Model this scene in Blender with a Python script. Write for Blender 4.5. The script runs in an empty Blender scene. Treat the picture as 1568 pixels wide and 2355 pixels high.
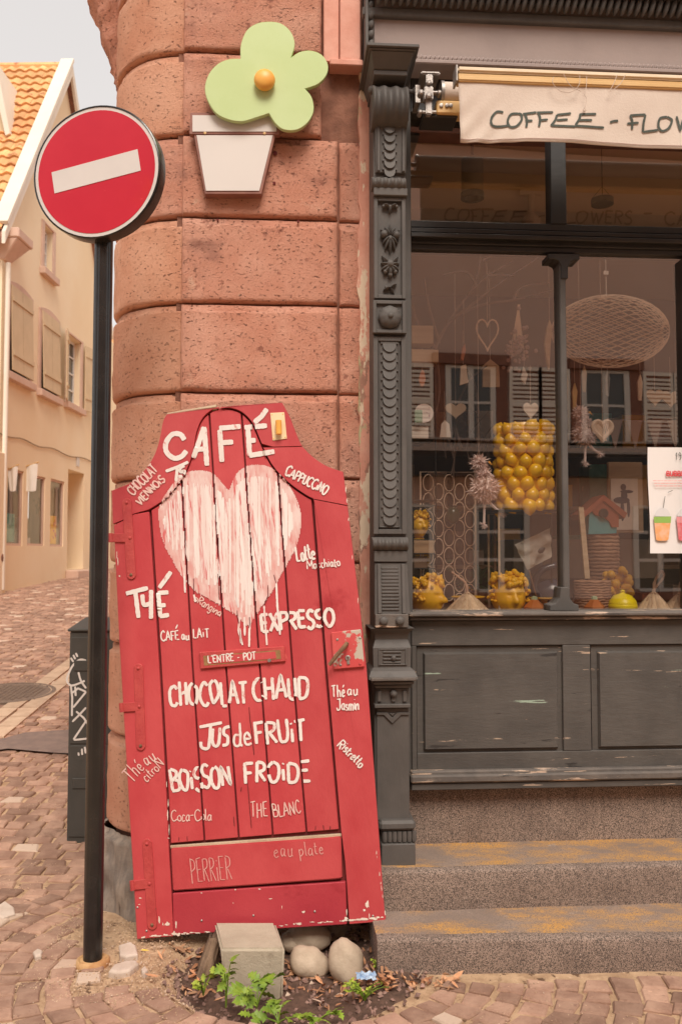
import bpy, bmesh, math, random
from mathutils import Matrix, Vector, noise as mnoise
R = random.Random(7)
sc = bpy.context.scene
COL = sc.collection
# ------------------------------------------------------------------ camera, world, sun, exposure
FPX, PITCH, EYE = 2000.0, math.radians(2.95), 1.657
cam = bpy.data.cameras.new('camera'); co = bpy.data.objects.new('camera', cam); COL.objects.link(co)
cam.sensor_fit = 'VERTICAL'; cam.sensor_height = 36.0; cam.lens = 36.0 * FPX / 2354.0
cam.clip_start = 0.05; cam.clip_end = 600
co.location = (0, 0, EYE); co.rotation_euler = (math.pi / 2 + PITCH, 0, 0)
cam.dof.use_dof = True; cam.dof.focus_distance = 4.0; cam.dof.aperture_fstop = 4.5
sc.camera = co
SUN_EL, SUN_AZ = math.radians(52), math.radians(170)      # azimuth clockwise from +Y (where the sun stands)
w = bpy.data.worlds.new('World'); sc.world = w; w.use_nodes = True
nt = w.node_tree; nt.nodes.clear()
out = nt.nodes.new('ShaderNodeOutputWorld'); bg = nt.nodes.new('ShaderNodeBackground')
sky = nt.nodes.new('ShaderNodeTexSky'); sky.sky_type = 'NISHITA'; sky.sun_disc = False
sky.sun_elevation = SUN_EL; sky.sun_rotation = SUN_AZ; sky.dust_density = 4.0; sky.air_density = 1.0
hsv = nt.nodes.new('ShaderNodeHueSaturation'); hsv.inputs['Saturation'].default_value = 0.10
tint = nt.nodes.new('ShaderNodeMix'); tint.data_type = 'RGBA'; tint.blend_type = 'MULTIPLY'
tint.inputs['Factor'].default_value = 1.0; tint.inputs[7].default_value = (1.04, 0.99, 0.955, 1)
flat = nt.nodes.new('ShaderNodeMix'); flat.data_type = 'RGBA'; flat.inputs['Factor'].default_value = 0.55
flat.inputs[7].default_value = (7.8, 7.4, 7.2, 1)          # even cloud cover
nt.links.new(sky.outputs[0], hsv.inputs['Color']); nt.links.new(hsv.outputs[0], tint.inputs[6])
nt.links.new(tint.outputs[2], flat.inputs[6]); nt.links.new(flat.outputs[2], bg.inputs[0])
bg.inputs[1].default_value = 0.098
nt.links.new(bg.outputs[0], out.inputs[0])
sun = bpy.data.lights.new('sun', 'SUN'); so = bpy.data.objects.new('sun', sun); COL.objects.link(so)
sun.energy = 2.0; sun.angle = math.radians(26); sun.color = (1.0, 0.90, 0.78)
sd = Vector((math.sin(SUN_AZ) * math.cos(SUN_EL), math.cos(SUN_AZ) * math.cos(SUN_EL), math.sin(SUN_EL)))
so.rotation_euler = sd.to_track_quat('Z', 'Y').to_euler(); so.location = (0, -6, 14)
sc.view_settings.view_transform = 'Standard'; sc.view_settings.look = 'None'
sc.view_settings.gamma = 1; sc.view_settings.use_curve_mapping = False; sc.view_settings.exposure = 0.56
sc.cycles.max_bounces = 8; sc.cycles.transparent_max_bounces = 12

# ------------------------------------------------------------------ geometry helpers
def ray(u, v):
    a = (u - 784) / FPX; b = (1177 - v) / FPX
    return Vector((a, math.cos(PITCH) - b * math.sin(PITCH), math.sin(PITCH) + b * math.cos(PITCH)))
EYEV = Vector((0, 0, EYE))
def at(u, v, Y):
    r = ray(u, v); return EYEV + r * (Y / r.y)
def atz(u, v, z):
    r = ray(u, v); return EYEV + r * ((z - EYE) / r.z)
class Frame:
    """a wall's own axes: s along it, n into it, z up"""
    def __init__(s, O, ang):
        s.M = Matrix.Translation(O) @ Matrix.Rotation(ang, 4, 'Z'); s.I = s.M.inverted()
    def L(s, u, v, n=0.0):
        o = s.I @ EYEV; d = s.I.to_3x3() @ ray(u, v)
        t = (n - o.y) / d.y; p = o + d * t
        return p.x, p.z
    def V(s, u, v, n=0.0):
        a = s.L(u, v, n); return Vector((a[0], n, a[1]))
ID = Matrix.Identity(4)
F = Frame(Vector((0, 4.169, 0)), math.atan(0.07))             # shop facade
HF = Frame(Vector((-6.84, 17.8, 0)), math.radians(88.97))     # house along the left of the street
def wm(o):
    return (wm(o.parent) if o.parent else ID) @ o.matrix_basis
class MB:
    def __init__(s, M=None): s.v = []; s.f = []; s.M = M or ID
    def add(s, vs, fs):
        k = len(s.v); s.v += [Vector(p) for p in vs]; s.f += [tuple(i + k for i in q) for q in fs]; return s
    def box(s, x0, x1, y0, y1, z0, z1):
        if x0 > x1: x0, x1 = x1, x0
        if y0 > y1: y0, y1 = y1, y0
        if z0 > z1: z0, z1 = z1, z0
        return s.add([(x, y, z) for x in (x0, x1) for y in (y0, y1) for z in (z0, z1)],
                     [(0, 1, 3, 2), (4, 6, 7, 5), (0, 4, 5, 1), (2, 3, 7, 6), (0, 2, 6, 4), (1, 5, 7, 3)])
    def pbox(s, fr, u0, v0, u1, v1, n0, n1, ref=None):
        """box whose front face at depth n0 spans the given corners"""
        r = n0 if ref is None else ref
        um = (u0 + u1) / 2; vm = (v0 + v1) / 2
        return s.box(fr.L(u0, vm, r)[0], fr.L(u1, vm, r)[0], n0, n1, fr.L(um, v0, r)[1], fr.L(um, v1, r)[1])
    def frustum(s, a, b, za, zb):
        """a,b = (x0,x1,y0,y1) at heights za,zb"""
        vs = [(a[0], a[2], za), (a[1], a[2], za), (a[1], a[3], za), (a[0], a[3], za),
              (b[0], b[2], zb), (b[1], b[2], zb), (b[1], b[3], zb), (b[0], b[3], zb)]
        return s.add(vs, [(0, 3, 2, 1), (4, 5, 6, 7), (0, 1, 5, 4), (1, 2, 6, 5), (2, 3, 7, 6), (3, 0, 4, 7)])
    def tube(s, pts, r, n=8, caps=True, closed=False):
        pts = [Vector(p) for p in pts]; m = len(pts)
        rr = r if isinstance(r, (list, tuple)) else [r] * m
        vs = []; up = None
        for i, p in enumerate(pts):
            if closed: d = pts[(i + 1) % m] - pts[i - 1]
            else: d = pts[min(i + 1, m - 1)] - pts[max(i - 1, 0)]
            if d.length < 1e-9: d = Vector((0, 0, 1))
            d.normalize()
            if up is None: up = Vector((0, 0, 1)) if abs(d.z) < .9 else Vector((1, 0, 0))
            a = d.cross(up)
            if a.length < 1e-6: a = d.cross(Vector((0, 1, 0)))
            a.normalize(); b = a.cross(d); up = b
            for k in range(n):
                t = 2 * math.pi * k / n
                vs.append(p + (a * math.cos(t) + b * math.sin(t)) * rr[i])
        fs = []
        for i in range(m if closed else m - 1):
            j = (i + 1) % m
            for k in range(n):
                fs.append((i * n + k, i * n + (k + 1) % n, j * n + (k + 1) % n, j * n + k))
        if caps and not closed: fs += [tuple(range(n))[::-1], tuple((m - 1) * n + k for k in range(n))]
        return s.add(vs, fs)
    def lathe(s, prof, c=(0, 0, 0), n=20, axis='z', sq=(1, 1), wob=None):
        vs = []; c = Vector(c)
        for (r, h) in prof:
            for k in range(n):
                t = 2 * math.pi * k / n; q = r * (1 + (wob(t, h) if wob else 0))
                x, y = q * math.cos(t) * sq[0], q * math.sin(t) * sq[1]
                p = {'z': (x, y, h), 'y': (x, h, y), 'x': (h, x, y)}[axis]
                vs.append(c + Vector(p))
        fs = []; m = len(prof)
        for i in range(m - 1):
            for k in range(n): fs.append((i * n + k, i * n + (k + 1) % n, (i + 1) * n + (k + 1) % n, (i + 1) * n + k))
        fs += [tuple(range(n))[::-1], tuple((m - 1) * n + k for k in range(n))]
        return s.add(vs, fs)
    def ball(s, c, r, n=10, m=7, squash=None):
        if not isinstance(r, (tuple, list)): r = (r, r, r)
        c = Vector(c); vs = [c + Vector((0, 0, r[2]))]
        for i in range(1, m):
            a = math.pi * i / m
            for k in range(n):
                t = 2 * math.pi * k / n
                vs.append(c + Vector((r[0] * math.sin(a) * math.cos(t), r[1] * math.sin(a) * math.sin(t), r[2] * math.cos(a))))
        vs.append(c - Vector((0, 0, r[2]))); fs = []
        for k in range(n): fs.append((0, 1 + k, 1 + (k + 1) % n))
        for i in range(m - 2):
            for k in range(n):
                a = 1 + i * n + k; b = 1 + i * n + (k + 1) % n; fs.append((a, a + n, b + n, b))
        e = len(vs) - 1; q = 1 + (m - 2) * n
        for k in range(n): fs.append((e, q + (k + 1) % n, q + k))
        return s.add(vs, fs)
    def prism(s, poly, fn, d0, d1):
        n = len(poly)
        return s.add([fn(p, d0) for p in poly] + [fn(p, d1) for p in poly],
                     [tuple(range(n)), tuple(range(2 * n - 1, n - 1, -1))] + [(i, (i + 1) % n + 0, (i + 1) % n + n, i + n)[::-1] for i in range(n)])
    def grid(s, nx, ny, fn):
        vs = [fn(i / nx, j / ny) for j in range(ny + 1) for i in range(nx + 1)]
        return s.add(vs, [(j * (nx + 1) + i, j * (nx + 1) + i + 1, (j + 1) * (nx + 1) + i + 1, (j + 1) * (nx + 1) + i) for j in range(ny) for i in range(nx)])
    def build(s, name, mat, parent=None, smooth=False, bevel=0, seg=1, fix=True, origin=None):
        I = (wm(parent).inverted() if parent else ID)
        vs = [s.M @ p for p in s.v]
        off = Vector(origin) if origin is not None else None
        if parent is None and off is not None: vs = [p - off for p in vs]
        else: vs = [I @ p for p in vs]
        me = bpy.data.meshes.new(name); me.from_pydata([tuple(p) for p in vs], [], s.f)
        bm = bmesh.new(); bm.from_mesh(me)
        if fix: bmesh.ops.recalc_face_normals(bm, faces=bm.faces)
        if bevel:
            es = [e for e in bm.edges if len(e.link_faces) == 2 and e.calc_face_angle(0) > .5]
            bmesh.ops.bevel(bm, geom=es, offset=bevel, segments=seg, affect='EDGES', clamp_overlap=True)
        bm.to_mesh(me); bm.free()
        if smooth:
            for p in me.polygons: p.use_smooth = True
            if smooth != 'all':
                try: me.set_sharp_from_angle(angle=math.radians(smooth if smooth is not True else 40))
                except Exception: pass
        me.materials.append(mat)
        o = bpy.data.objects.new(name, me); COL.objects.link(o)
        if parent: o.parent = parent
        elif off is not None: o.location = off
        return o
def tag(o, label=None, cat=None, group=None, kind=None):
    if label: o['label'] = label
    if cat: o['category'] = cat
    if group: o['group'] = group
    if kind: o['kind'] = kind
    return o
def thing(name, label, cat, loc=(0, 0, 0), group=None, M=None):
    o = bpy.data.objects.new(name, None); COL.objects.link(o); o.empty_display_size = .1
    if M is not None: o.matrix_basis = M
    else: o.location = loc
    return tag(o, label, cat, group)
def fM(fr, s, n, z): return fr.M @ Matrix.Translation((s, n, z))
def nz(x, y=0, z=0): return mnoise.noise(Vector((x, y, z)))
def smooth_path(pts, k=6, closed=False):
    m = len(pts); o = []
    rng = range(m) if closed else range(m - 1)
    for i in rng:
        if closed: p = [pts[(i + d) % m] for d in (-1, 0, 1, 2)]
        else: p = [pts[max(i - 1, 0)], pts[i], pts[i + 1], pts[min(i + 2, m - 1)]]
        for j in range(k):
            t = j / k
            o.append(tuple(.5 * ((2 * p[1][c]) + (-p[0][c] + p[2][c]) * t + (2 * p[0][c] - 5 * p[1][c] + 4 * p[2][c] - p[3][c]) * t * t + (-p[0][c] + 3 * p[1][c] - 3 * p[2][c] + p[3][c]) * t ** 3) for c in range(len(p[0]))))
    if not closed: o.append(tuple(pts[-1]))
    return o
def inpoly(x, y, P):
    c = False; j = len(P) - 1
    for i in range(len(P)):
        if (P[i][1] > y) != (P[j][1] > y) and x < (P[j][0] - P[i][0]) * (y - P[i][1]) / (P[j][1] - P[i][1]) + P[i][0]: c = not c
        j = i
    return c

# ------------------------------------------------------------------ materials
def C4(c): return (c[0], c[1], c[2], 1)
def mat(name, col, col2=None, scale=6, rough=.6, bump=0, bscale=60, metal=0, stretch=(1, 1, 1), vary=0, spots=(), spec=.4, island=False, pits=None, detail=6, dist=.01, streak=None, coat=0, trans=0, voro=None):
    m = bpy.data.materials.new(name); m.use_nodes = True; t = m.node_tree; N = t.nodes; K = t.links
    b = N['Principled BSDF']; b.inputs['Roughness'].default_value = rough; b.inputs['Metallic'].default_value = metal
    b.inputs['Specular IOR Level'].default_value = spec; b.inputs['Coat Weight'].default_value = coat; b.inputs['Transmission Weight'].default_value = trans
    tc = N.new('ShaderNodeTexCoord')
    def mapped(st):
        mp = N.new('ShaderNodeMapping'); mp.inputs['Scale'].default_value = st; K.new(tc.outputs['Object'], mp.inputs[0]); return mp.outputs[0]
    def tex(sca, st, det=6, ro=.6, seed=0):
        n = N.new('ShaderNodeTexNoise'); n.inputs['Scale'].default_value = sca; n.inputs['Detail'].default_value = det; n.inputs['Roughness'].default_value = ro
        mp = N.new('ShaderNodeMapping'); mp.inputs['Scale'].default_value = st; mp.inputs['Location'].default_value = (seed, seed * 1.7, -seed)
        K.new(tc.outputs['Object'], mp.inputs[0]); K.new(mp.outputs[0], n.inputs['Vector']); return n.outputs['Fac']
    def ramp(src, a, c):
        r = N.new('ShaderNodeMapRange'); r.interpolation_type = 'SMOOTHSTEP'; r.inputs[1].default_value = a; r.inputs[2].default_value = c; K.new(src, r.inputs[0]); return r.outputs[0]
    def mix(f, a, c, bt='MIX'):
        x = N.new('ShaderNodeMix'); x.data_type = 'RGBA'; x.blend_type = bt
        if isinstance(f, float): x.inputs[0].default_value = f
        else: K.new(f, x.inputs[0])
        for s_, q in ((6, a), (7, c)):
            if isinstance(q, tuple): x.inputs[s_].default_value = C4(q)
            else: K.new(q, x.inputs[s_])
        return x.outputs[2]
    cur = tuple(col)
    if col2: cur = mix(ramp(tex(scale, stretch, detail), .32, .68), tuple(col), tuple(col2))
    for i, sp in enumerate(spots):      # (colour, scale, threshold, softness, stretch)
        cur = mix(ramp(tex(sp[1], sp[4] if len(sp) > 4 else (1, 1, 1), 8, .65, 3.3 * (i + 1)), sp[2], sp[2] + sp[3]), cur, tuple(sp[0]))
    hs = None
    if vary:
        if island:
            g = N.new('ShaderNodeNewGeometry'); rnd = g.outputs['Random Per Island']
            oi = N.new('ShaderNodeObjectInfo'); ad = N.new('ShaderNodeMath'); ad.operation = 'ADD'; K.new(rnd, ad.inputs[0]); K.new(oi.outputs['Random'], ad.inputs[1])
            fr = N.new('ShaderNodeMath'); fr.operation = 'FRACT'; K.new(ad.outputs[0], fr.inputs[0]); rnd = fr.outputs[0]
        else:
            oi = N.new('ShaderNodeObjectInfo'); rnd = oi.outputs['Random']
        mr = N.new('ShaderNodeMapRange'); mr.inputs[3].default_value = 1 - vary; mr.inputs[4].default_value = 1 + vary; K.new(rnd, mr.inputs[0])
        hs = N.new('ShaderNodeHueSaturation'); K.new(mr.outputs[0], hs.inputs['Value'])
        if isinstance(cur, tuple): hs.inputs['Color'].default_value = C4(cur)
        else: K.new(cur, hs.inputs['Color'])
        cur = hs.outputs[0]
        if island:                      # now and then a pale piece
            gt = ramp(rnd, .955, .965); cur = mix(gt, cur, (.58, .44, .34))
    h = None
    if bump: h = tex(bscale, (1, 1, 1) if not streak else streak, 8, .7)
    if pits:                            # (scale, amount, colour) dark holes eaten into the stone
        pt = ramp(tex(pits[0], (.8, 1, 1.5), 4, .7, 9.1), .40, .31)
        cur = mix(pt, cur, tuple(pits[2]))
        if h is not None:
            sb = N.new('ShaderNodeMath'); sb.operation = 'MULTIPLY_ADD'; K.new(pt, sb.inputs[0]); sb.inputs[1].default_value = -pits[1]; K.new(h, sb.inputs[2]); h = sb.outputs[0]
    if voro:
        vn = N.new('ShaderNodeTexVoronoi'); vn.inputs['Scale'].default_value = voro[0]; K.new(tc.outputs['Object'], vn.inputs['Vector'])
        cur = mix(ramp(vn.outputs['Color'], voro[2], voro[3]), cur, tuple(voro[1]))
    if h is not None:
        bp = N.new('ShaderNodeBump'); bp.inputs['Strength'].default_value = bump; bp.inputs['Distance'].default_value = dist; K.new(h, bp.inputs['Height']); K.new(bp.outputs[0], b.inputs['Normal'])
    if isinstance(cur, tuple): b.inputs['Base Color'].default_value = C4(cur)
    else: K.new(cur, b.inputs['Base Color'])
    return m
def glassmat(name, refl=1.0, tintc=(.86, .83, .80)):
    m = bpy.data.materials.new(name); m.use_nodes = True; t = m.node_tree; N = t.nodes; K = t.links; N.remove(N['Principled BSDF'])
    o = N['Material Output']; g = N.new('ShaderNodeBsdfGlossy'); g.inputs['Roughness'].default_value = .012; g.inputs['Color'].default_value = (1, .97, .95, 1)
    tr = N.new('ShaderNodeBsdfTransparent'); tr.inputs[0].default_value = C4(tintc)
    gm = N.new('ShaderNodeNewGeometry'); dt = N.new('ShaderNodeVectorMath'); dt.operation = 'DOT_PRODUCT'; K.new(gm.outputs['Incoming'], dt.inputs[0]); K.new(gm.outputs['True Normal'], dt.inputs[1])
    def mth(op, a, b_=None):
        q = N.new('ShaderNodeMath'); q.operation = op
        for i_, z_ in enumerate((a, b_)):
            if z_ is None: continue
            if isinstance(z_, (int, float)): q.inputs[i_].default_value = z_
            else: K.new(z_, q.inputs[i_])
        return q.outputs[0]
    fz = mth('MULTIPLY_ADD', mth('POWER', mth('SUBTRACT', 1.0, mth('ABSOLUTE', dt.outputs['Value'])), 5.0), 1 - refl); fz.node.inputs[2].default_value = refl
    n = N.new('ShaderNodeTexNoise'); n.inputs['Scale'].default_value = 1.4; n.inputs['Detail'].default_value = 1; b = N.new('ShaderNodeBump'); b.inputs['Strength'].default_value = .06; b.inputs['Distance'].default_value = .01
    tc = N.new('ShaderNodeTexCoord'); K.new(tc.outputs['Object'], n.inputs['Vector']); K.new(n.outputs[0], b.inputs['Height']); K.new(b.outputs[0], g.inputs['Normal'])
    x = N.new('ShaderNodeMixShader'); K.new(fz, x.inputs[0]); K.new(tr.outputs[0], x.inputs[1]); K.new(g.outputs[0], x.inputs[2]); K.new(x.outputs[0], o.inputs[0])
    return m
SAND = dict(scale=3.0, rough=.92, bump=1, bscale=150, spec=.15, dist=.012, pits=(64, 2.4, (.38, .17, .12)))
m_stone = mat('red_sandstone', (.66, .30, .205), (.78, .42, .31), vary=.035, spots=[((.40, .19, .145), 2.2, .56, .16), ((.64, .40, .31), 30, .68, .05), ((.30, .13, .095), 1.3, .58, .14, (1, 1, 2.0)), ((.40, .17, .12), 14, .60, .08), ((.74, .44, .32), 9, .62, .1)], **SAND)
m_stone2 = mat('orange_sandstone', (.69, .325, .205), (.80, .44, .30), vary=.05, spots=[((.38, .16, .11), 1.8, .58, .15)], **SAND)
m_core = mat('stone_joint', (.20, .09, .06), (.32, .15, .10), scale=12, rough=.95, bump=.6, bscale=70)
m_guard = mat('grey_worn_stone', (.20, .165, .14), (.36, .29, .23), scale=7, rough=.9, bump=.8, bscale=24, stretch=(3, 3, .6), spots=[((.12, .09, .075), 6, .6, .1, (2, 2, .5))])
m_plaster = mat('peeling_pink_plaster', (.62, .27, .19), (.72, .38, .28), scale=5, rough=.85, bump=.5, bscale=34, spots=[((.40, .21, .15), 7, .57, .02, (1.5, 1, .6)), ((.76, .60, .44), 8, .56, .02, (1.6, 1, .5)), ((.48, .46, .26), 2.0, .58, .03, (1.3, 1, .6)), ((.78, .74, .62), 14, .68, .03)])
m_pinkpaint = mat('pink_paint', (.66, .30, .22), (.74, .38, .29), scale=8, rough=.75, bump=.3, bscale=30, spots=[((.50, .22, .16), 12, .66, .05)])
m_grey = mat('grey_paint', (.082, .074, .068), (.110, .098, .090), scale=4, rough=.62, bump=.25, bscale=30, streak=(1, 1, .25), spots=[((.075, .066, .06), 5, .63, .12), ((.22, .185, .16), 14, .72, .03, (.35, 1, 2.5))])
m_greyw = mat('weathered_grey_paint', (.070, .062, .056), (.096, .085, .076), scale=4, rough=.66, bump=.35, bscale=26, streak=(.2, 1, 1), spots=[((.035, .03, .028), 8, .62, .05, (.3, 1, 2)), ((.46, .34, .25), 9, .652, .010, (.22, 1, 3.6)), ((.30, .38, .30), 7, .665, .010, (.22, 1, 3.6))])
m_sill = mat('worn_grey_sill', (.10, .086, .077), (.15, .125, .108), scale=7, rough=.7, bump=.5, bscale=30, spots=[((.50, .37, .28), 11, .57, .03, (.3, 1, 2.4)), ((.06, .05, .045), 11, .64, .03, (.3, 1, 3))])
m_fascia = mat('mauve_grey_fascia', (.31, .245, .225), (.36, .285, .26), scale=2.2, rough=.75, bump=.2, bscale=20, spots=[((.36, .29, .25), 3, .66, .1, (5, 1, .35)), ((.10, .08, .07), 16, .72, .02, (.5, 1, 1))])
m_dark = mat('dark_window_paint', (.018, .016, .015), (.028, .025, .023), scale=5, rough=.42, bump=.1, bscale=30, spec=.5)
m_steel = mat('old_galvanised_steel', (.30, .27, .25), (.42, .38, .35), scale=20, rough=.45, metal=.7, bump=.2)
m_granite = mat('speckled_granite', (.25, .18, .145), (.34, .25, .20), scale=5, rough=.88, bump=.55, bscale=150, dist=.006, spec=.2, voro=(330, (.10, .077, .065), .45, .65), spots=[((.56, .44, .37), 190, .60, .03), ((.20, .15, .13), 3, .58, .2)])
m_tread = mat('lichen_granite_tread', (.24, .175, .14), (.31, .23, .185), scale=3, rough=.9, bump=.4, bscale=150, dist=.005, spec=.15, voro=(330, (.20, .155, .13), .5, .75), spots=[((.58, .30, .08), 2.3, .43, .20, (1, 1.8, 1)), ((.42, .33, .27), 9, .60, .1), ((.13, .10, .085), 7, .68, .05)])
m_awning = mat('cream_canvas', (.60, .495, .42), (.66, .56, .48), scale=2.5, rough=.9, bump=.25, bscale=90, spec=.1, spots=[((.56, .40, .32), 2.2, .60, .2)])
m_bar = mat('yellowed_aluminium', (.62, .38, .14), (.70, .46, .20), scale=6, rough=.4, spec=.5, stretch=(.4, 1, 1))
m_bartop = mat('cream_bar_lip', (.74, .60, .42), (.80, .68, .52), scale=6, rough=.45)
m_ink = mat('dark_green_marker', (.055, .065, .052), (.075, .085, .07), scale=30, rough=.8)
m_red = mat('red_door_paint', (.47, .048, .056), (.54, .075, .080), scale=2.6, rough=.45, bump=.18, bscale=22, streak=(2, .25, 1), spec=.45, stretch=(1.5, .5, 1), vary=.05, spots=[((.38, .028, .036), 2.4, .62, .12), ((.62, .13, .11), 5, .66, .08, (2.5, .5, 1)), ((.75, .62, .52), 12, .775, .01), ((.10, .03, .025), 26, .76, .01, (2, .6, 1))])
m_redlow = mat('chipped_red_paint', (.38, .032, .048), (.43, .045, .058), scale=3, rough=.42, bump=.2, bscale=22, spec=.45, vary=.05, spots=[((.30, .02, .03), 3, .62, .12), ((.76, .63, .53), 9, .73, .01), ((.10, .05, .035), 20, .74, .01)])
m_chip = mat('bare_primer_chips', (.72, .60, .50), (.80, .70, .60), scale=20, rough=.8)
m_groove = mat('dark_red_groove', (.10, .012, .014), (.16, .022, .02), scale=9, rough=.8)
m_rawwood = mat('bare_wood', (.40, .29, .19), (.56, .43, .30), scale=9, rough=.85, bump=.5, bscale=40, stretch=(.4, 3, 3))
m_iron = mat('red_painted_iron', (.44, .050, .052), (.52, .075, .068), scale=12, rough=.5, bump=.4, bscale=60, spots=[((.10, .055, .045), 18, .66, .03)])
m_rust = mat('rusty_iron', (.16, .085, .05), (.27, .15, .08), scale=25, rough=.8, bump=.6, bscale=90)
m_white = mat('brushed_white_paint', (.74, .66, .61), (.80, .74, .69), scale=14, rough=.6, spots=[((.64, .26, .24), 26, .57, .12, (1.5, .6, 1))])
m_thin = mat('thin_pink_white_paint', (.72, .42, .37), (.78, .58, .52), scale=40, rough=.6)
m_faint = mat('faint_chalky_paint', (.60, .22, .20), (.68, .34, .30), scale=40, rough=.65)
m_heart = mat('streaked_white_paint', (.76, .62, .58), (.80, .75, .71), scale=7, rough=.55, stretch=(4, 1, .4), spots=[((.66, .24, .23), 15, .545, .10, (5, 1, .22)), ((.58, .085, .09), 20, .62, .04, (4, 1, .18)), ((.66, .63, .61), 8, .64, .1, (4, 1, .4))])
m_heartrim = mat('pinkish_white_paint', (.67, .34, .31), (.76, .60, .56), scale=9, stretch=(3, .5, 1), rough=.55, spots=[((.62, .13, .13), 15, .56, .08, (3, .4, .35))])
m_black = mat('gloss_black_pole', (.012, .011, .011), (.02, .018, .017), scale=10, rough=.22, bump=.08, bscale=30, spec=.6, spots=[((.55, .50, .45), 36, .80, .01)])
m_signred = mat('sign_red', (.52, .012, .034), (.56, .018, .040), scale=3, rough=.28, spec=.5, spots=[((.58, .025, .022), 1.8, .5, .3), ((.66, .10, .10), 12, .66, .06, (.5, 1, 3))])
m_signwhite = mat('sign_white', (.64, .60, .575), (.68, .64, .61), scale=5, rough=.35)
m_green = mat('pale_green_board', (.50, .62, .28), (.54, .66, .33), scale=4, rough=.55, bump=.05, spots=[((.43, .64, .16), 2.5, .60, .25)])
m_greenedge = mat('green_board_edge', (.34, .50, .10), (.40, .56, .14), scale=6, rough=.6)
m_orange = mat('orange_wood_knob', (.80, .36, .06), (.88, .48, .11), scale=8, rough=.4)
m_pot = mat('white_board', (.66, .61, .575), (.70, .65, .61), scale=2, rough=.5)
m_potedge = mat('brown_pot_frame', (.25, .105, .08), (.33, .15, .11), scale=9, rough=.6)
m_sett = mat('porphyry_sett', (.30, .175, .125), (.43, .27, .195), scale=9, rough=.9, bump=.7, bscale=60, spec=.2, vary=.30, island=True, spots=[((.56, .35, .25), 26, .66, .06), ((.24, .14, .10), 5, .60, .1), ((.30, .18, .13), 40, .60, .06)])
m_sand = mat('sandy_mortar', (.60, .41, .26), (.42, .27, .165), scale=14, rough=.97, bump=.9, bscale=90, spec=.1, spots=[((.66, .48, .33), 50, .63, .05), ((.16, .095, .06), 20, .58, .06)])
m_soil = mat('dark_soil', (.085, .05, .035), (.15, .085, .06), scale=30, rough=.97, bump=.9, bscale=70)
m_concrete = mat('old_concrete', (.40, .335, .25), (.48, .41, .31), scale=6, rough=.9, bump=.5, bscale=70, spots=[((.26, .21, .15), 5, .60, .1), ((.60, .55, .46), 9, .68, .04)])
m_pebble = mat('pale_brown_stone', (.42, .32, .23), (.55, .44, .33), scale=6, rough=.75, bump=.6, bscale=26, spots=[((.26, .19, .14), 5, .58, .06), ((.62, .52, .42), 9, .64, .08)])
m_leaf = mat('fresh_green_leaf', (.12, .21, .02), (.24, .33, .035), scale=20, rough=.5, vary=.15, island=False)
m_leafy = mat('yellow_green_leaf', (.24, .33, .03), (.38, .42, .05), scale=20, rough=.5)
m_dry = mat('dry_leaves', (.30, .12, .06), (.46, .24, .13), scale=16, rough=.85, vary=0)
m_gravel = mat('mauve_gravel', (.20, .115, .09), (.34, .21, .17), scale=9, rough=.9, vary=.25, island=True)
m_bark = mat('rotting_wood', (.10, .06, .04), (.30, .20, .13), scale=8, rough=.95, bump=.9, bscale=30, streak=(3, 3, .5), stretch=(3, 3, .5))
m_blue = mat('blue_foil_wrapper', (.18, .30, .50), (.45, .55, .65), scale=30, rough=.35)
m_cab = mat('dark_grey_cabinet', (.052, .050, .044), (.066, .062, .055), scale=5, rough=.6, bump=.15, spots=[((.10, .09, .08), 20, .7, .03)])
m_graf = mat('white_marker', (.62, .58, .54), (.68, .64, .60), scale=20, rough=.6)
m_cream = mat('cream_render', (.82, .65, .44), (.86, .71, .51), scale=.5, rough=.92, bump=.2, bscale=9, spec=.1, spots=[((.72, .50, .30), .35, .58, .25)])
m_creamwhite = mat('white_render', (.74, .66, .55), (.78, .70, .60), scale=1, rough=.9)
m_surround = mat('pink_stone_surround', (.60, .41, .31), (.66, .46, .36), scale=5, rough=.85)
m_shutter = mat('beige_shutter', (.60, .46, .29), (.65, .50, .32), scale=3, rough=.7)
m_tile = mat('orange_clay_tile', (.62, .29, .12), (.80, .46, .20), scale=.8, rough=.8, vary=.25, island=False, spots=[((.38, .14, .06), 2.5, .56, .1), ((.74, .42, .20), 5, .62, .1)])
m_wframe = mat('white_window_frame', (.72, .68, .62), (.76, .72, .66), scale=5, rough=.5)
m_darkglass = mat('dark_pane', (.05, .05, .045), (.09, .085, .07), scale=1, rough=.08, spec=.8)
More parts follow.
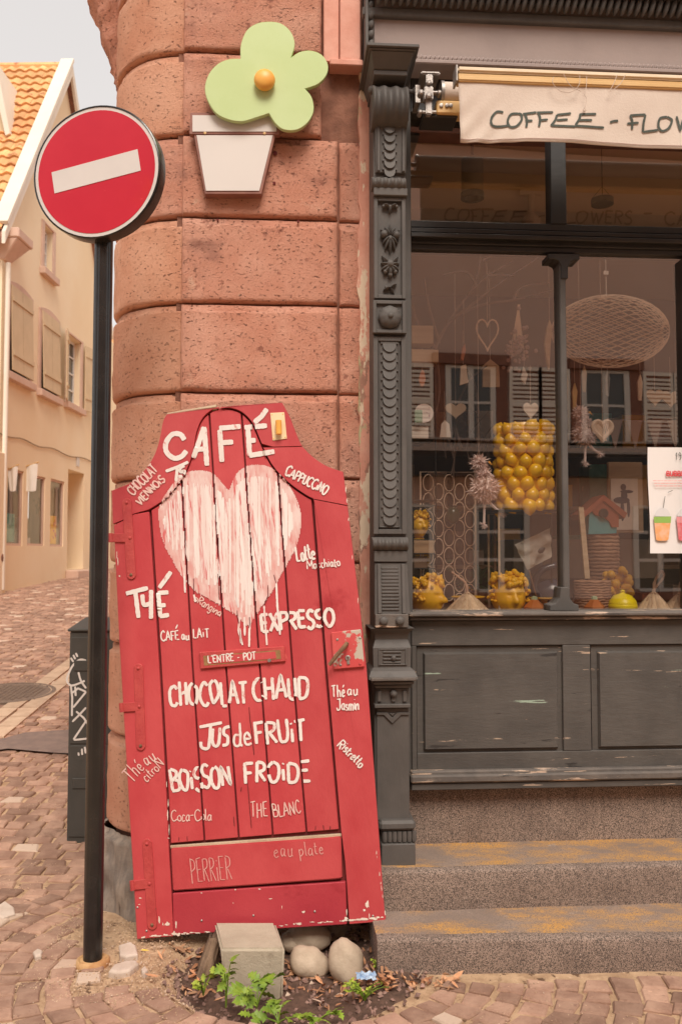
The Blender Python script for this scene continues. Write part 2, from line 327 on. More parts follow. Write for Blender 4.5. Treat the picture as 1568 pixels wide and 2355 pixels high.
# ------------------------------------------------------------------ hand lettering: strokes in a unit cell
G = {
'A': '.72|.02,0 .36,1 .7,0;.14,.36 .58,.36', 'B': '.62|.08,0 .08,1;~.08,1 .5,.9 .46,.6 .12,.52;~.12,.52 .62,.44 .56,.06 .06,0',
'C': '.66|~.64,.82 .42,1 .12,.78 .05,.4 .2,.06 .44,0 .66,.16', 'D': '.66|.08,0 .08,1;~.08,1 .55,.9 .66,.5 .5,.08 .06,0',
'E': '.56|.06,0 .06,1;.04,.98 .54,1;.06,.52 .46,.53;.06,.02 .56,.02', 'F': '.54|.06,0 .06,1;.04,.97 .54,1;.06,.52 .44,.54',
'H': '.64|.06,0 .06,1;.58,0 .58,1;.06,.48 .58,.52', 'U': '.6|~.06,1 .06,.3 .16,.03 .42,.03 .54,.3 .56,1', 'I': '.14|.07,0 .07,1',
'J': '.6|.1,.96 .62,1;~.46,.98 .44,.3 .36,.04 .16,.02 .04,.2', 'L': '.5|.07,1 .07,.02;.07,.02 .5,.03', 'N': '.66|.06,0 .06,1 .58,.03 .6,1',
'O': '.68|~.34,1 .08,.8 .04,.4 .2,.04 .46,.04 .64,.4 .6,.82 .34,1', 'P': '.56|.08,0 .08,1;~.08,1 .5,.92 .52,.62 .1,.46',
'R': '.6|.08,0 .08,1;~.08,1 .5,.94 .5,.64 .1,.5;.22,.5 .58,0', 'S': '.54|~.5,.88 .28,1 .06,.82 .14,.58 .42,.44 .5,.18 .26,0 .02,.12',
'T': '.62|.0,.97 .62,1;.32,.98 .3,0', 'V': '.6|.02,1 .3,0 .58,1', 'W': '.9|.02,1 .2,.02 .42,.8 .62,.02 .88,1', 'X': '.6|.02,1 .58,0;.56,1 .02,0',
'Y': '.6|.04,1 .1,.5 .5,.45;.52,1 .5,0', 'G': '.66|~.62,.84 .4,1 .12,.78 .05,.4 .2,.04 .5,.03 .62,.4;.62,.4 .36,.42',
'M': '.8|.05,0 .08,1 .4,.3 .7,1 .74,0', 'Q': '.66|~.3,1 .05,.7 .05,.2 .35,0 .6,.3 .55,.85 .3,1', '-': '.42|.04,.46 .36,.48', "'": '.14|.08,1 .03,.78', ' ': '.36|', '.': '.1|.04,0 .06,.03',
'i': '.2|.1,0 .1,.62;.09,.86 .11,.92', 'a': '.46|~.38,.5 .16,.52 .05,.24 .16,.02 .34,.16 .4,.5;~.4,.52 .38,.12 .46,0', 'c': '.4|~.36,.46 .18,.52 .05,.24 .16,.02 .38,.08',
'd': '.48|~.38,.48 .14,.48 .05,.2 .16,.02 .36,.14 .42,1;~.42,.6 .4,.1 .48,0', 'e': '.42|~.06,.26 .36,.32 .26,.52 .08,.4 .08,.1 .2,0 .4,.08',
'h': '.44|.06,0 .06,1;~.06,.3 .2,.52 .36,.42 .38,0', 'j': '.24|~.14,.55 .14,-.2 .0,-.3;.13,.8 .15,.85', 'l': '.18|~.06,1 .07,.1 .16,0', 'm': '.66|.05,0 .05,.52;~.05,.3 .18,.52 .32,.4 .32,0;~.32,.3 .46,.52 .6,.4 .62,0',
'n': '.46|.05,0 .05,.52;~.05,.3 .2,.52 .38,.42 .4,0', 'o': '.44|~.22,.52 .06,.4 .06,.12 .22,0 .38,.14 .36,.42 .22,.52', 'p': '.46|.08,-.36 .08,.52;~.08,.4 .3,.54 .42,.26 .26,0 .08,.08',
'r': '.34|.06,0 .06,.52;~.06,.3 .18,.5 .34,.48', 's': '.36|~.32,.46 .14,.52 .08,.36 .3,.22 .24,.02 .04,.04', 't': '.34|~.14,.9 .13,.12 .3,.02;.0,.56 .32,.6',
'u': '.46|~.05,.52 .06,.1 .2,.0 .36,.14 .38,.52;~.38,.52 .38,.1 .46,0', 'g': '.44|~.36,.48 .14,.5 .06,.22 .2,.04 .36,.2;~.37,.52 .36,-.2 .2,-.34 .05,-.24', 'x': '.4|.02,.52 .38,0;.36,.52 .02,0',
'1': '.3|.04,.75 .2,1 .16,0', '9': '.5|~.42,.7 .2,.98 .06,.72 .24,.5 .42,.72;~.42,.72 .36,.2 .14,0', 'É': '.58|.06,0 .06,1;.04,.98 .54,1;.06,.52 .46,.53;.06,.02 .58,.02;.2,1.22 .52,1.62',
'é': '.42|~.06,.26 .36,.32 .26,.52 .08,.4 .08,.1 .2,0 .4,.08;.16,.72 .36,.94', 'y': '.44|~.05,.52 .1,.2 .34,.2;~.38,.52 .34,-.2 .1,-.34', 'w': '.6|.04,.52 .14,.02 .3,.4 .42,.02 .56,.52',
}
def glyphs(text, p0, p1, h, rr, jit=.02, gap=.16):
    """strokes of a word, in pixel-like 2D coordinates, from baseline start p0 to end p1"""
    items = []; x = 0
    for ch in text:
        wd, body = G[ch].split('|'); wd = float(wd); items.append((x, body)); x += wd + gap
    tot = x - gap; dx, dy = (p1[0] - p0[0]), (p1[1] - p0[1]); ln = math.hypot(dx, dy); ux, uy = dx / ln, dy / ln; nx_, ny_ = uy, -ux
    res = []
    for x0, body in items:
        jy = rr.uniform(-jit, jit) * 2; jh = 1 + rr.uniform(-jit, jit) * 2
        for st in body.split(';'):
            if not st: continue
            sm = st[0] == '~'; pts = [tuple(map(float, q.split(','))) for q in st.strip('~').split()]
            pts = [(px + rr.uniform(-jit, jit), py + rr.uniform(-jit, jit)) for px, py in pts]
            if sm: pts = smooth_path(pts, 6)
            o = []
            for px, py in pts:
                a = (x0 + px) / tot * ln; b = (py * jh + jy) * h
                o.append((p0[0] + ux * a + nx_ * b, p0[1] + uy * a + ny_ * b))
            res.append(o)
    return res
def ribbons(mb, strokes, th, fn, rr, step=4.0, keep=None, rough=.12, dz=.00012):
    """painted strokes as thin sheets; fn(px,py,lift)->3D; keep(px,py) drops pieces (grooves)"""
    for si, st in enumerate(strokes):
        P = []
        for a, b in zip(st, st[1:]):
            L_ = math.hypot(b[0] - a[0], b[1] - a[1]); n = max(1, int(L_ / step))
            P += [(a[0] + (b[0] - a[0]) * k / n, a[1] + (b[1] - a[1]) * k / n) for k in range(n)]
        P.append(st[-1]); m = len(P); ph = rr.random() * 50
        rows = []
        for i, p in enumerate(P):
            a, b = P[max(i - 1, 0)], P[min(i + 1, m - 1)]
            d = (b[0] - a[0], b[1] - a[1]); l = math.hypot(*d) or 1; n_ = (-d[1] / l, d[0] / l)
            wd = th * .5 * (1 + rough * nz(i * .35 + ph, 3)) * (1 if 0 < i < m - 1 else .72)
            o1 = wd * (1 + rough * nz(i * .9 + ph, 9)); o2 = wd * (1 + rough * nz(i * .9 + ph, 19))
            rows.append(((p[0] + n_[0] * o1, p[1] + n_[1] * o1), (p[0] - n_[0] * o2, p[1] - n_[1] * o2), p))
        lift = dz * (si % 9)
        for (a, b, p), (c, d, q) in zip(rows, rows[1:]):
            mx, my = (p[0] + q[0]) / 2, (p[1] + q[1]) / 2
            if keep and not (keep(mx, my)): continue
            mb.add([fn(a[0], a[1], lift), fn(b[0], b[1], lift), fn(d[0], d[1], lift), fn(c[0], c[1], lift)], [(0, 1, 2, 3)])
    return mb

# ------------------------------------------------------------------ ground
def gz(x, y):
    t = y - 4.5
    if t <= 0: return 0.0
    s_ = .072 * t * min(1, t / .8) if t < .8 else .072 * (t - .0)
    if y > 17.8: s_ = .072 * 13.3 + .048 * (min(y, 60) - 17.8)
    return s_
PC = (-.16, 3.60)
def pit(x, y):
    d = math.hypot((x - PC[0]) / .56, (y - PC[1]) / .42); d += .10 * nz(x * 4, y * 4, 5)
    return -.075 * max(0, min(1, (1.08 - d) / .25)) * (1 - max(0, min(1, (x - .02) / .14)))
def arange(a, b, s):
    o = []; x = a
    while x < b - 1e-6: o.append(x); x += s
    return o
xs = [-90, -50, -25, -14, -10, -7.5, -6, -4.8, -4, -3.4] + arange(-3, 2.2, .045) + [2.3, 2.8, 4, 7, 14, 30, 60, 100]
ys = [-60, -30, -14, -8, -4, -1, .5, 1.5, 2.0, 2.4] + arange(2.6, 5.2, .045) + arange(5.2, 20, .5) + [22, 25, 30, 40, 60, 100, 200]
def gp(x, y):
    n = .012 * nz(x * 3, y * 3) + .006 * nz(x * 14, y * 14) if (-3.1 < x < 2.3 and 2.5 < y < 5.3) else 0
    k = pit(x, y)
    return (x, y, gz(x, y) + k + n * (.6 + 8 * abs(k)) - .004)
mb = MB(); nx_ = len(xs)
mb.add([gp(x, y) for y in ys for x in xs], [(j * nx_ + i, j * nx_ + i + 1, (j + 1) * nx_ + i + 1, (j + 1) * nx_ + i) for j in range(len(ys) - 1) for i in range(nx_ - 1)])
ground = mb.build('pavement', m_sand, None, smooth='all'); tag(ground, None, None, None, 'structure')
# dark soil inside the pit
mb = MB(); mb.grid(48, 36, lambda a, b: (-.80 + a * 1.3, 3.12 + b * .95, 0))
vs = []
keepf = []
for i, p in enumerate(mb.v):
    d = math.hypot((p.x - PC[0]) / .56, (p.y - PC[1]) / .42) + .10 * nz(p.x * 4, p.y * 4, 5)
    g = gp(p.x, p.y)[2]; mb.v[i] = Vector((p.x, p.y, g + (.010 + .012 * nz(p.x * 22, p.y * 22) if d < .93 else -.03)))
soil = mb.build('pit_soil', m_soil, None, smooth='all'); tag(soil, None, None, None, 'structure')

# setts: rings round the pit, then rows up the street
def steps_front(x): return 3.553 + .02 * (x - .22)
setts = []   # (centre, polygon corners)
def blocked(x, y):
    if x > .16 and y > steps_front(x) - .012: return True
    if y > 4.07 and x > -1.14: return True
    if x > -1.2 and y > 4.2: return True
    if -1.15 < x < -.55 and y > 3.72: return True      # sandy patch by the column
    if -.98 < x < -.35 and 3.42 < y: return True
    return False
def add_quad(cs):
    cx = sum(c[0] for c in cs) / 4; cy = sum(c[1] for c in cs) / 4
    if blocked(cx, cy) or any(blocked(*c) and c[0] > .16 for c in cs): return
    cc = []
    for c in cs:
        k = .885 + R.uniform(-.035, .03); cc.append((cx + (c[0] - cx) * k + R.gauss(0, .0065), cy + (c[1] - cy) * k + R.gauss(0, .0065)))
    setts.append(((cx, cy), cc))
r0 = .575; k = 0
while r0 < 1.62:
    wr = .104 * R.uniform(.92, 1.08); t = R.random(); t0 = t
    while t < t0 + 2 * math.pi:
        dt = R.uniform(.088, .125) / (r0 + wr / 2)
        if t + dt > t0 + 2 * math.pi: break
        def pc(r, a): return (PC[0] + r * math.cos(a), PC[1] + (r - .12) * math.sin(a) * .97)
        cs = [pc(r0, t), pc(r0 + wr, t), pc(r0 + wr, t + dt), pc(r0, t + dt)]
        cx, cy = pc(r0 + wr / 2, t + dt / 2)
        if cy < 4.35 and cx < 1.95: add_quad(cs)
        t += dt
    r0 += wr
def ringd(x, y): return math.hypot(x - PC[0], (y - PC[1]) / .97)
y = 2.55
while y < 30:
    wy = .100 * R.uniform(.9, 1.1) * (1 if y < 14 else 1.25); x = -7.3 + R.random() * .1
    xe = 3.2 if y < 4.2 else -1.15
    while x < xe:
        wx = R.uniform(.10, .165) * (1 if y < 9 else 1.15)
        f_ = lambda X, Y: (X, Y + .07 * math.sin(X * 1.3) + .05 * X + .02 * nz(X * 2, Y * 2))
        cs = [f_(x, y), f_(x, y + wy), f_(x + wx, y + wy), f_(x + wx, y)]
        cx, cy = x + wx / 2, y + wy / 2
        far = (cx < -.42 * cy - .8) or (cx > -.24 * cy + .9 and cy > 4.5)
        if cy < 4.5: far = cx < -.45 * cy - .3 or cx > .45 * cy + .3
        if not far and (ringd(cx, cy) > 1.50 or cy > 4.42) and cx > -6.75: add_quad(cs)
        x += wx
    y += wy
def sett_geo(m, item):
    (cx, cy), cs = item; hh = .007 + R.uniform(-.004, .005); tx, ty = R.uniform(-.03, .03), R.uniform(-.03, .03)
    b = gz(cx, cy); sl = (gz(cx, cy + .05) - gz(cx, cy - .05)) / .1
    def Z(x, y, e): return b + sl * (y - cy) + e + tx * (x - cx) + ty * (y - cy)
    ring0 = [(x, y, Z(x, y, -.03)) for x, y in cs]; ring1 = [(x, y, Z(x, y, hh - .007)) for x, y in cs]
    ring2 = [(cx + (x - cx) * .87, cy + (y - cy) * .87, Z(x, y, hh)) for x, y in cs]
    vs = ring0 + ring1 + ring2; fs = []
    for q in (0, 4):
        for i in range(4): fs.append((q + i, q + (i + 1) % 4, q + 4 + (i + 1) % 4, q + 4 + i))
    fs.append((8, 9, 10, 11)); m.add(vs, fs)
def infr(c):
    x, y = c
    if y < 3.0: return 0
    u = 784 + x / y * 1965
    return (-20 < u < 1590) / y ** 2 * (1 if y < 40 else 0)
setts.sort(key=lambda q: -infr(q[0]))
for it in setts[:300]:
    m = MB(); sett_geo(m, it); m.build('paving_sett', m_sett, ground)
m = MB()
for it in setts[300:]: sett_geo(m, it)
tag(m.build('paving_setts', m_sett, ground), None, None, None, 'stuff')
# grey asphalt patch, manhole cover and gutter line in the street
p1 = atz(75, 1710, .25)
def gy(u, v):           # where a pixel meets the sloping street
    Y = 5.0
    for _ in range(60):
        q = at(u, v, Y); Y += (q.z - gz(q.x, q.y)) * 2.2
    return at(u, v, Y)
def street_sheet(name, px, mt, lift, kind='structure', **kw):
    m = MB(); P = [gy(u, v) for u, v in px]; m.add([(p.x, p.y, gz(p.x, p.y) + lift) for p in P], [tuple(range(len(P)))])
    return tag(m.build(name, mt, None), None, None, None, kind)
m_asph = mat('grey_asphalt_patch', (.19, .135, .115), (.24, .17, .14), scale=12, rough=.95, bump=.5, bscale=120)
street_sheet('asphalt_patch', [(-60, 1738), (20, 1728), (120, 1737), (215, 1742), (240, 1690), (160, 1684), (60, 1690), (-20, 1712)], m_asph, .024)
m_channel = mat('pale_channel_stone', (.46, .32, .22), (.55, .40, .28), scale=9, rough=.9, bump=.5, bscale=60, vary=.12)
pa, pb = gy(-40, 1700), gy(215, 1500); dv = (pb - pa); dl = dv.length; dvn = dv.normalized(); sd_ = Vector((-dvn.y, dvn.x, 0)); 
chan = thing('drain_channel', 'shallow stone drain channel crossing the cobbled street', 'drain', (pa.x, pa.y, gz(pa.x, pa.y)))
nn = int(dl / .32)
for i in range(nn):
    m = MB(); c0 = pa + dvn * (dl * (i + .03) / nn); c1 = pa + dvn * (dl * (i + .97) / nn)
    for a_, b_ in ((-.17, -.015), (.015, .17)):
        q = [c0 + sd_ * a_, c1 + sd_ * a_, c1 + sd_ * b_, c0 + sd_ * b_]
        m.add([(p.x, p.y, gz(p.x, p.y) + .022) for p in q] + [(p.x, p.y, gz(p.x, p.y) - .03) for p in q], [(0, 1, 2, 3), (0, 1, 5, 4), (1, 2, 6, 5), (2, 3, 7, 6), (3, 0, 4, 7)])
    m.build('channel_stone', m_channel, chan)
pm = gy(20, 1597)
m_castiron = mat('cast_iron_cover', (.13, .09, .07), (.20, .14, .10), scale=30, rough=.7, bump=.3)
mh = thing('manhole_cover', 'round cast iron manhole cover set in the cobbles', 'manhole cover', (pm.x, pm.y, gz(pm.x, pm.y)))
sl = .072
m = MB(Matrix.Translation((pm.x, pm.y, gz(pm.x, pm.y) + .02)) @ Matrix.Rotation(math.atan(sl), 4, 'X'))
m.lathe([(.45, -.03), (.45, .004), (.41, .004), (.41, -.004)], n=36); m.build('cover_ring', m_castiron, mh)
m = MB(Matrix.Translation((pm.x, pm.y, gz(pm.x, pm.y) + .02)) @ Matrix.Rotation(math.atan(sl), 4, 'X'))
m.lathe([(.40, -.03), (.40, .002)], n=36)
for i in range(-7, 8):
    for j in range(-7, 8):
        if math.hypot(i, j) < 7: m.box(i * .05 - .015, i * .05 + .015, j * .05 - .015, j * .05 + .015, .001, .007)
m.build('cover_plate', m_castiron, mh)

# ------------------------------------------------------------------ corner building (sandstone pier, round corner, walls above and behind)
bld = thing('corner_building', 'red sandstone corner building with a rounded banded pier and peeling pink plaster', 'building', (-.4, 4.3, 0))
FX = lambda u, n=-.04: F.L(u, 1200, n)[0]
NF = -.045
joints = [118, 308, 497, 695, 900, 1097, 1293, 1487, 1705, 1930]
jz = [F.L(600, v, NF)[1] for v in joints]
jz = [jz[0] + .78, jz[0] + .39] + jz + [-.06]
s0, s1, s2 = FX(409), FX(779), FX(846)
s1b = FX(741)
def stone(name, mt, posfn, w_, h_, nx, ny, seed, par, rd=.025, rough=.006, side=.05):
    """pillowed block: posfn(a,b,out) with a,b in metres"""
    m = MB(); e = []
    def cuts(L_, n): return [0, .004, .010, .022] + [.034 + (L_ - .085) * i / n for i in range(n + 1)] + [L_ - .044, L_ - .036, L_ - .030, L_ - .008, L_]
    ca, cb = cuts(w_, nx), cuts(h_, ny)
    vs = []
    for b in cb:
        for a in ca:
            dx = min(a, w_ - a); dy = min(b, h_ - b)
            top_ = h_ - b; d = min(dx * 1.5, b); wv = nz(a * 5 + seed, b * 5) * .008
            o = rd * (1 - math.exp(-max(0, d + wv * .6) / .0045)) if d > 0 else 0
            o += rough * nz(a * 9 + seed * 3, b * 9) + rough * .6 * nz(a * 30 + seed, b * 30) if d > .01 else 0
            lw = .030 + .010 * nz(a * 6 + seed, 4) ; o = o if top_ > lw + .006 else (min(o, rd * .30) if top_ > .002 else -.01)
            jg = .004 * nz(a * 14, b * 14 + seed)
            vs.append(posfn(a + (jg if dx < .02 else 0), b + (jg if dy < .02 else 0), o))
    k = len(ca); m.add(vs, [(j * k + i, j * k + i + 1, (j + 1) * k + i + 1, (j + 1) * k + i) for j in range(len(cb) - 1) for i in range(k - 1)])
    # sides back into the wall
    rim = [i for i in range(k)] + [j * k + k - 1 for j in range(1, len(cb))] + [(len(cb) - 1) * k + i for i in range(k - 2, -1, -1)] + [j * k for j in range(len(cb) - 2, 0, -1)]
    def ab(i): return ca[i % k], cb[i // k]
    q = [posfn(ab(i)[0], ab(i)[1], -side) for i in rim]
    base = len(m.v); m.v += [Vector(p) for p in q]
    n = len(rim)
    for i in range(n): m.f.append((rim[i], rim[(i + 1) % n], base + (i + 1) % n, base + i))
    return m, name, mt, par
CX_, CY_, CR = -.765, 4.515, .415
gap = .006
for i in range(len(jz) - 1):
    zt, zb = jz[i], jz[i + 1]; h_ = zt - zb - gap
    # flat block
    sr = s1b if i <= 2 else s1
    gm = m_stone
    def pf(a, b, o, zb=zb): return F.M @ Vector((s0 + gap + a, NF + .025 - o, zb + b))
    m = stone('stone_block', gm, pf, sr - s0 - gap * 2, h_, 14, 8, i * 7.3, bld)
    m[0].build('stone_block', gm, bld, smooth='all')
    # drum block of the round corner
    zt2, zb2 = zt + R.uniform(-.012, .012) * (i > 0), zb
    a0 = math.radians(-90 + 3.5)    # front tangent direction -> sweep to the left and back
    Ld = CR * math.radians(150)
    def pd(a, b, o, zb=zb):
        t = -math.pi / 2 + .06 - a / CR; r = CR - .026 + o
        return (CX_ + r * math.cos(t), CY_ + r * math.sin(t), zb + b)
    if zt > .5 or zb > .2:
        m = stone('corner_stone', m_stone2, pd, Ld, h_, 16, 8, i * 3.1 + 50, bld, rd=.026)
        m[0].build('corner_stone', m_stone2 if R.random() < .75 else m_stone, bld, smooth='all')
    # narrow return stone to the right
    if i >= 3:
        def pr(a, b, o, zb=zb): return F.M @ Vector((s1 + .004 + a, NF + .040 - o, zb + b))
        m = stone('side_stone', m_stone, pr, s2 - s1 - .006, h_, 4, 7, i * 5.7 + 9, bld, rd=.012, rough=.008)
        m[0].build('side_stone', m_stone, bld, smooth='all')
# foot of the round corner: worn grey guard stone
gh = jz[-2]
m = MB()
def gf(a, b):
    t = -math.pi / 2 + .3 - a * 2.9; fl = .03 + .05 * (1 - b) + .035 * nz(a * 9, b * 2.2) + .02 * nz(a * 28, b * 4)
    groove = .07 * max(0, 1 - abs(a - .42 - .08 * b) / .03) * (b < .75)
    r = CR - .005 + fl - groove - (.03 if b > .96 else 0)
    return (CX_ + r * math.cos(t), CY_ + r * math.sin(t), -.05 + b * (gh + .04))
m.grid(70, 26, gf); m.build('guard_stone', m_guard, bld, smooth='all')
# core wall behind the blocks, the street side wall, and the wall above
m = MB(F.M); m.box(s0 - .02, s2 + .01, NF + .045, .6, -.1, 9.2)
m.build('pier_core', m_core, bld)
m = MB(); m.lathe([(CR - .045, -.1), (CR - .045, 9.2)], c=(CX_, CY_, 0), n=40); m.build('corner_core', m_core, bld, smooth=True)
m = MB(); m.box(CX_ - CR + .02, CX_ + .2, CY_ + .1, 22, -.1, 9.2); m.build('street_wall', m_stone2, bld)
m = MB(F.M); m.box(s2 + .012, 5, .02, .5, 4.62, 9.2); m.build('upper_wall', m_stone, bld)
m = MB(F.M); m.box(3.2, 5, .02, .5, -.1, 4.62); m.build('upper_wall', m_stone, bld)
m = MB(F.M); m.box(s0, 5, .3, 9, 9.0, 9.2); m.build('flat_roof', m_core, bld)
# pink painted boards and little ledge at the top right of the pier
zl = F.L(790, 150, -.06)[1]
m = MB(F.M); m.box(FX(743), FX(779), -.052, .05, zl + .02, 4.75); m.build('pink_board', m_pinkpaint, bld, bevel=.004)
m = MB(F.M); m.box(FX(781), FX(829), -.066, .05, zl + .021, 4.75); m.build('pink_board', m_pinkpaint, bld, bevel=.004)
m = MB(F.M); m.box(FX(757), FX(834), -.085, .05, zl - .012, zl + .018); m.build('ledge', m_pinkpaint, bld, bevel=.004)
# strip of peeling plaster between pier and shopfront
m = MB(F.M)
zt_, zb_ = zl - .014, .62; N_ = 90
vs = []
for i in range(N_ + 1):
    z = zb_ + (zt_ - zb_) * i / N_
    le = FX(826) + .018 * nz(z * 3.1, 1) + .012 * nz(z * 11, 2) + .006 * nz(z * 40, 3)
    for (s_, n_) in ((le, .0), (le + .002, -.026), (le + .03, -.030 + .004 * nz(z * 8, 4)), (FX(866), -.032)): vs.append((s_, n_, z))
m.add(vs, [(i * 4 + j, i * 4 + j + 1, (i + 1) * 4 + j + 1, (i + 1) * 4 + j) for i in range(N_) for j in range(3)])
m.build('plaster_strip', m_plaster, bld, smooth=True)
# carved corbel far up on the street side
m = MB()
def cf(a, b):
    t = a * 2 * math.pi; r = (.025 + .12 * b ** 1.3) * (1 + .25 * nz(math.cos(t) * 2, math.sin(t) * 2, b * 5)) + .02 * nz(a * 30, b * 14)
    return (-1.19 + r * math.cos(t) - .05 * b, 4.62 + r * math.sin(t), 4.18 + b * .5)
m.grid(28, 20, cf); m.build('carved_corbel', m_stone, bld, smooth='all')

# ------------------------------------------------------------------ granite steps and plinth
z1, z2 = .133, .300
def slab(name, u0, s_end, n0, n1, zb, zt, label, skew=0):
    o = thing(name, label, 'step', F.M @ Vector((u0, n0, zb)))
    m = MB(F.M); nx, bev = 60, .014
    prof = [(n1, zt), (n0 + .05, zt), (n0 + .014, zt - .001), (n0 + .004, zt - .006), (n0, zt - .016), (n0 - .002, (zt + zb) / 2), (n0, zb)]
    vs = []
    for i in range(nx + 1):
        s_ = u0 + (s_end - u0) * i / nx
        e = .012 * max(0, 1 - i / 1.0)
        for k, (n_, z_) in enumerate(prof):
            d = .003 * nz(s_ * 4, k) + .002 * nz(s_ * 17, k + 5)
            vs.append((s_, n_ + d - skew * (s_ - u0) * (k > 0) + e * (k > 0), z_ + (d if k < 5 else 0) - e * (k < 4) * .5))
    K_ = len(prof); m.add(vs, [(i * K_ + k, i * K_ + k + 1, (i + 1) * K_ + k + 1, (i + 1) * K_ + k) for i in range(nx) for k in range(1, K_ - 1)])
    m.add([vs[k] for k in range(K_)] + [(u0, n1, zb)], [tuple(range(K_ + 1))])
    m.build('riser', m_granite, o, smooth=50)
    m = MB(F.M); m.add(vs, [(i * K_, i * K_ + 1, (i + 1) * K_ + 1, (i + 1) * K_) for i in range(nx)]); m.build('tread', m_tread, o, smooth=True)
    return o
sA = F.L(868, 2200, -.62)[0]; sB = F.L(892, 2050, -.34)[0]
slab('stone_step', sA, 3.3, -.625, -.30, -.06, z1, 'lowest granite step with orange lichen on its tread, its end beside the pit', .05)
slab('stone_step', sB - .25, 3.3, -.355, .05, z1 - .02, z2, 'second granite step, directly below the granite plinth and the pilaster foot')
m = MB(F.M); m.box(F.L(948, 1880, 0)[0] - .08, 3.3, .0, .3, z2 - .02, .60); m.build('granite_plinth', m_granite, bld, bevel=.006)
# ------------------------------------------------------------------ shopfront: pilaster, fascia, window frame, panels
shop = thing('shopfront', 'dark grey wooden shopfront with ornate carved pilaster, glazed display window and panelled base', 'shopfront', F.M @ Vector((.17, 0, z2)))
NP = -.235
pil = MB(F.M)
def pz(v, n=NP, u=898): return F.L(u, v, n)[1]
def ps(u, n=NP, v=1200): return F.L(u, v, n)[0]
PL, PR = ps(859), ps(937)
pil.box(PL + .003, PR - .003, NP + .012, -.002, pz(1990), pz(172)); 
pil.box(ps(937, -.02) - .015, ps(947, -.02), -.03, .03, .56, pz(150, 0))
pilaster = tag(pil.build('pilaster', m_grey, shop, bevel=.003), 'ornate grey cast pilaster beside the peeling pink plaster')
def sub(name, m, bevel=.003, smooth=False, mt=None): return m.build(name, mt or m_grey, pilaster, bevel=bevel, smooth=smooth)
def pb(name, u0, v0, u1, v1, n0, n1=None, mt=None, bevel=.003):
    m = MB(F.M); m.pbox(F, u0, v0, u1, v1, n0, NP + .02 if n1 is None else n1); return sub(name, m, bevel, mt=mt)
# capital (inverted stepped pyramid)
m = MB(F.M); zz = lambda v: pz(v, -.33)
a0, a1 = ps(843, -.36), ps(966, -.36)
m.box(a0, a1, -.40, -.01, zz(127), zz(119)); m.box(a0 + .012, a1 - .012, -.388, -.012, zz(131), zz(127) - .001)
b0, b1 = ps(862, -.33), ps(941, -.33)
m.frustum((b0 - .002, b1 + .002, -.325, -.012), (a0 + .02, a1 - .02, -.38, -.012), zz(158), zz(131) - .001); m.box(b0, b1, -.32, -.013, zz(170), zz(158) - .001)
sub('capital', m)
# big fluted scroll
def scroll(name, u0, u1, v0, v1, nc, rad_n, flutes, amp):
    s0_, s1_ = ps(u0, nc - rad_n), ps(u1, nc - rad_n); zt, zb = pz(v0, nc - rad_n), pz(v1, nc - rad_n); m = MB(F.M); ns = 40; nt_ = 22
    def fn(a, b):
        t = math.pi * (b * 1.1 - .05); w_ = amp * (math.cos(a * flutes * 2 * math.pi) * .5 - .5)
        edge = .012 * (max(0, abs(a - .5) * 2 - .93) / .07)
        return (s0_ + (s1_ - s0_) * a, nc - (rad_n + w_ - edge) * math.sin(t), (zt + zb) / 2 + (zt - zb) / 2 * math.cos(t) * (1 + w_ * .6))
    m.grid(ns, nt_, fn); k = ns + 1
    for i in (0, ns):
        m.f.append(tuple(j * k + i for j in range(nt_ + 1)))
    return sub(name, m, 0, 50)
scroll('scroll', 861, 946, 173, 272, -.22, .125, 3, .022)
for u in (853, 955):
    m = MB(F.M); s_ = ps(u, -.22); z_ = pz(214, -.25); m.ball((s_, -.27, z_), (.016, .018, .02)); m.tube([(s_, -.27, z_), (ps(904, -.22), -.27, z_)], .010); sub('scroll_knob', m, 0, True)
for u in (872, 904, 934):
    m = MB(F.M); m.ball((ps(u, -.26), -.262, pz(274, -.26)), (.019, .014, .014), 10, 6); sub('scroll_foot', m, 0, True)
# tapering bracket with hanging scales
m = MB(F.M); zt, zb = pz(279), pz(398)
m.frustum((ps(865), ps(936), NP - .002, NP + .03), (ps(865) - .004, ps(936) + .004, NP - .02, NP + .03), zb, zt)
sub('bracket', m)
for sd__ in (868, 926):
    m = MB(F.M); m.box(ps(sd__), ps(sd__ + 7), NP - .022, NP, zb, zt); sub('bracket_rim', m)
def scale_row(cu, v, half, depth, drop, n_at, name='scale'):
    """a half-round shell with small ears"""
    m = MB(F.M); c = ps(cu, n_at); h = half; z = pz(v, n_at)
    P = []
    for i in range(13):
        t = math.pi * i / 12; P.append((c - h * .78 * math.cos(t), z - drop * math.sin(t) ** .8))
    P = [(c - h, z + drop * .18), (c - h, z - drop * .08)] + P + [(c + h, z - drop * .08), (c + h, z + drop * .18)]
    m.prism(P, lambda p, d: (p[0], n_at - depth * (.35 + .65 * max(0, min(1, (z - p[1]) / drop))) if d else n_at + .004, p[1]), 1, 0)
    return sub(name, m, 0)
for i in range(6):
    scale_row(898, 290 + i * 20, .034, .014, .040, NP - .016 + i * .002)
scroll('fluted_roll', 857, 938, 400, 431, NP + .01, .052, 5, .012)
pb('block', 859, 431, 937, 449, NP - .022)
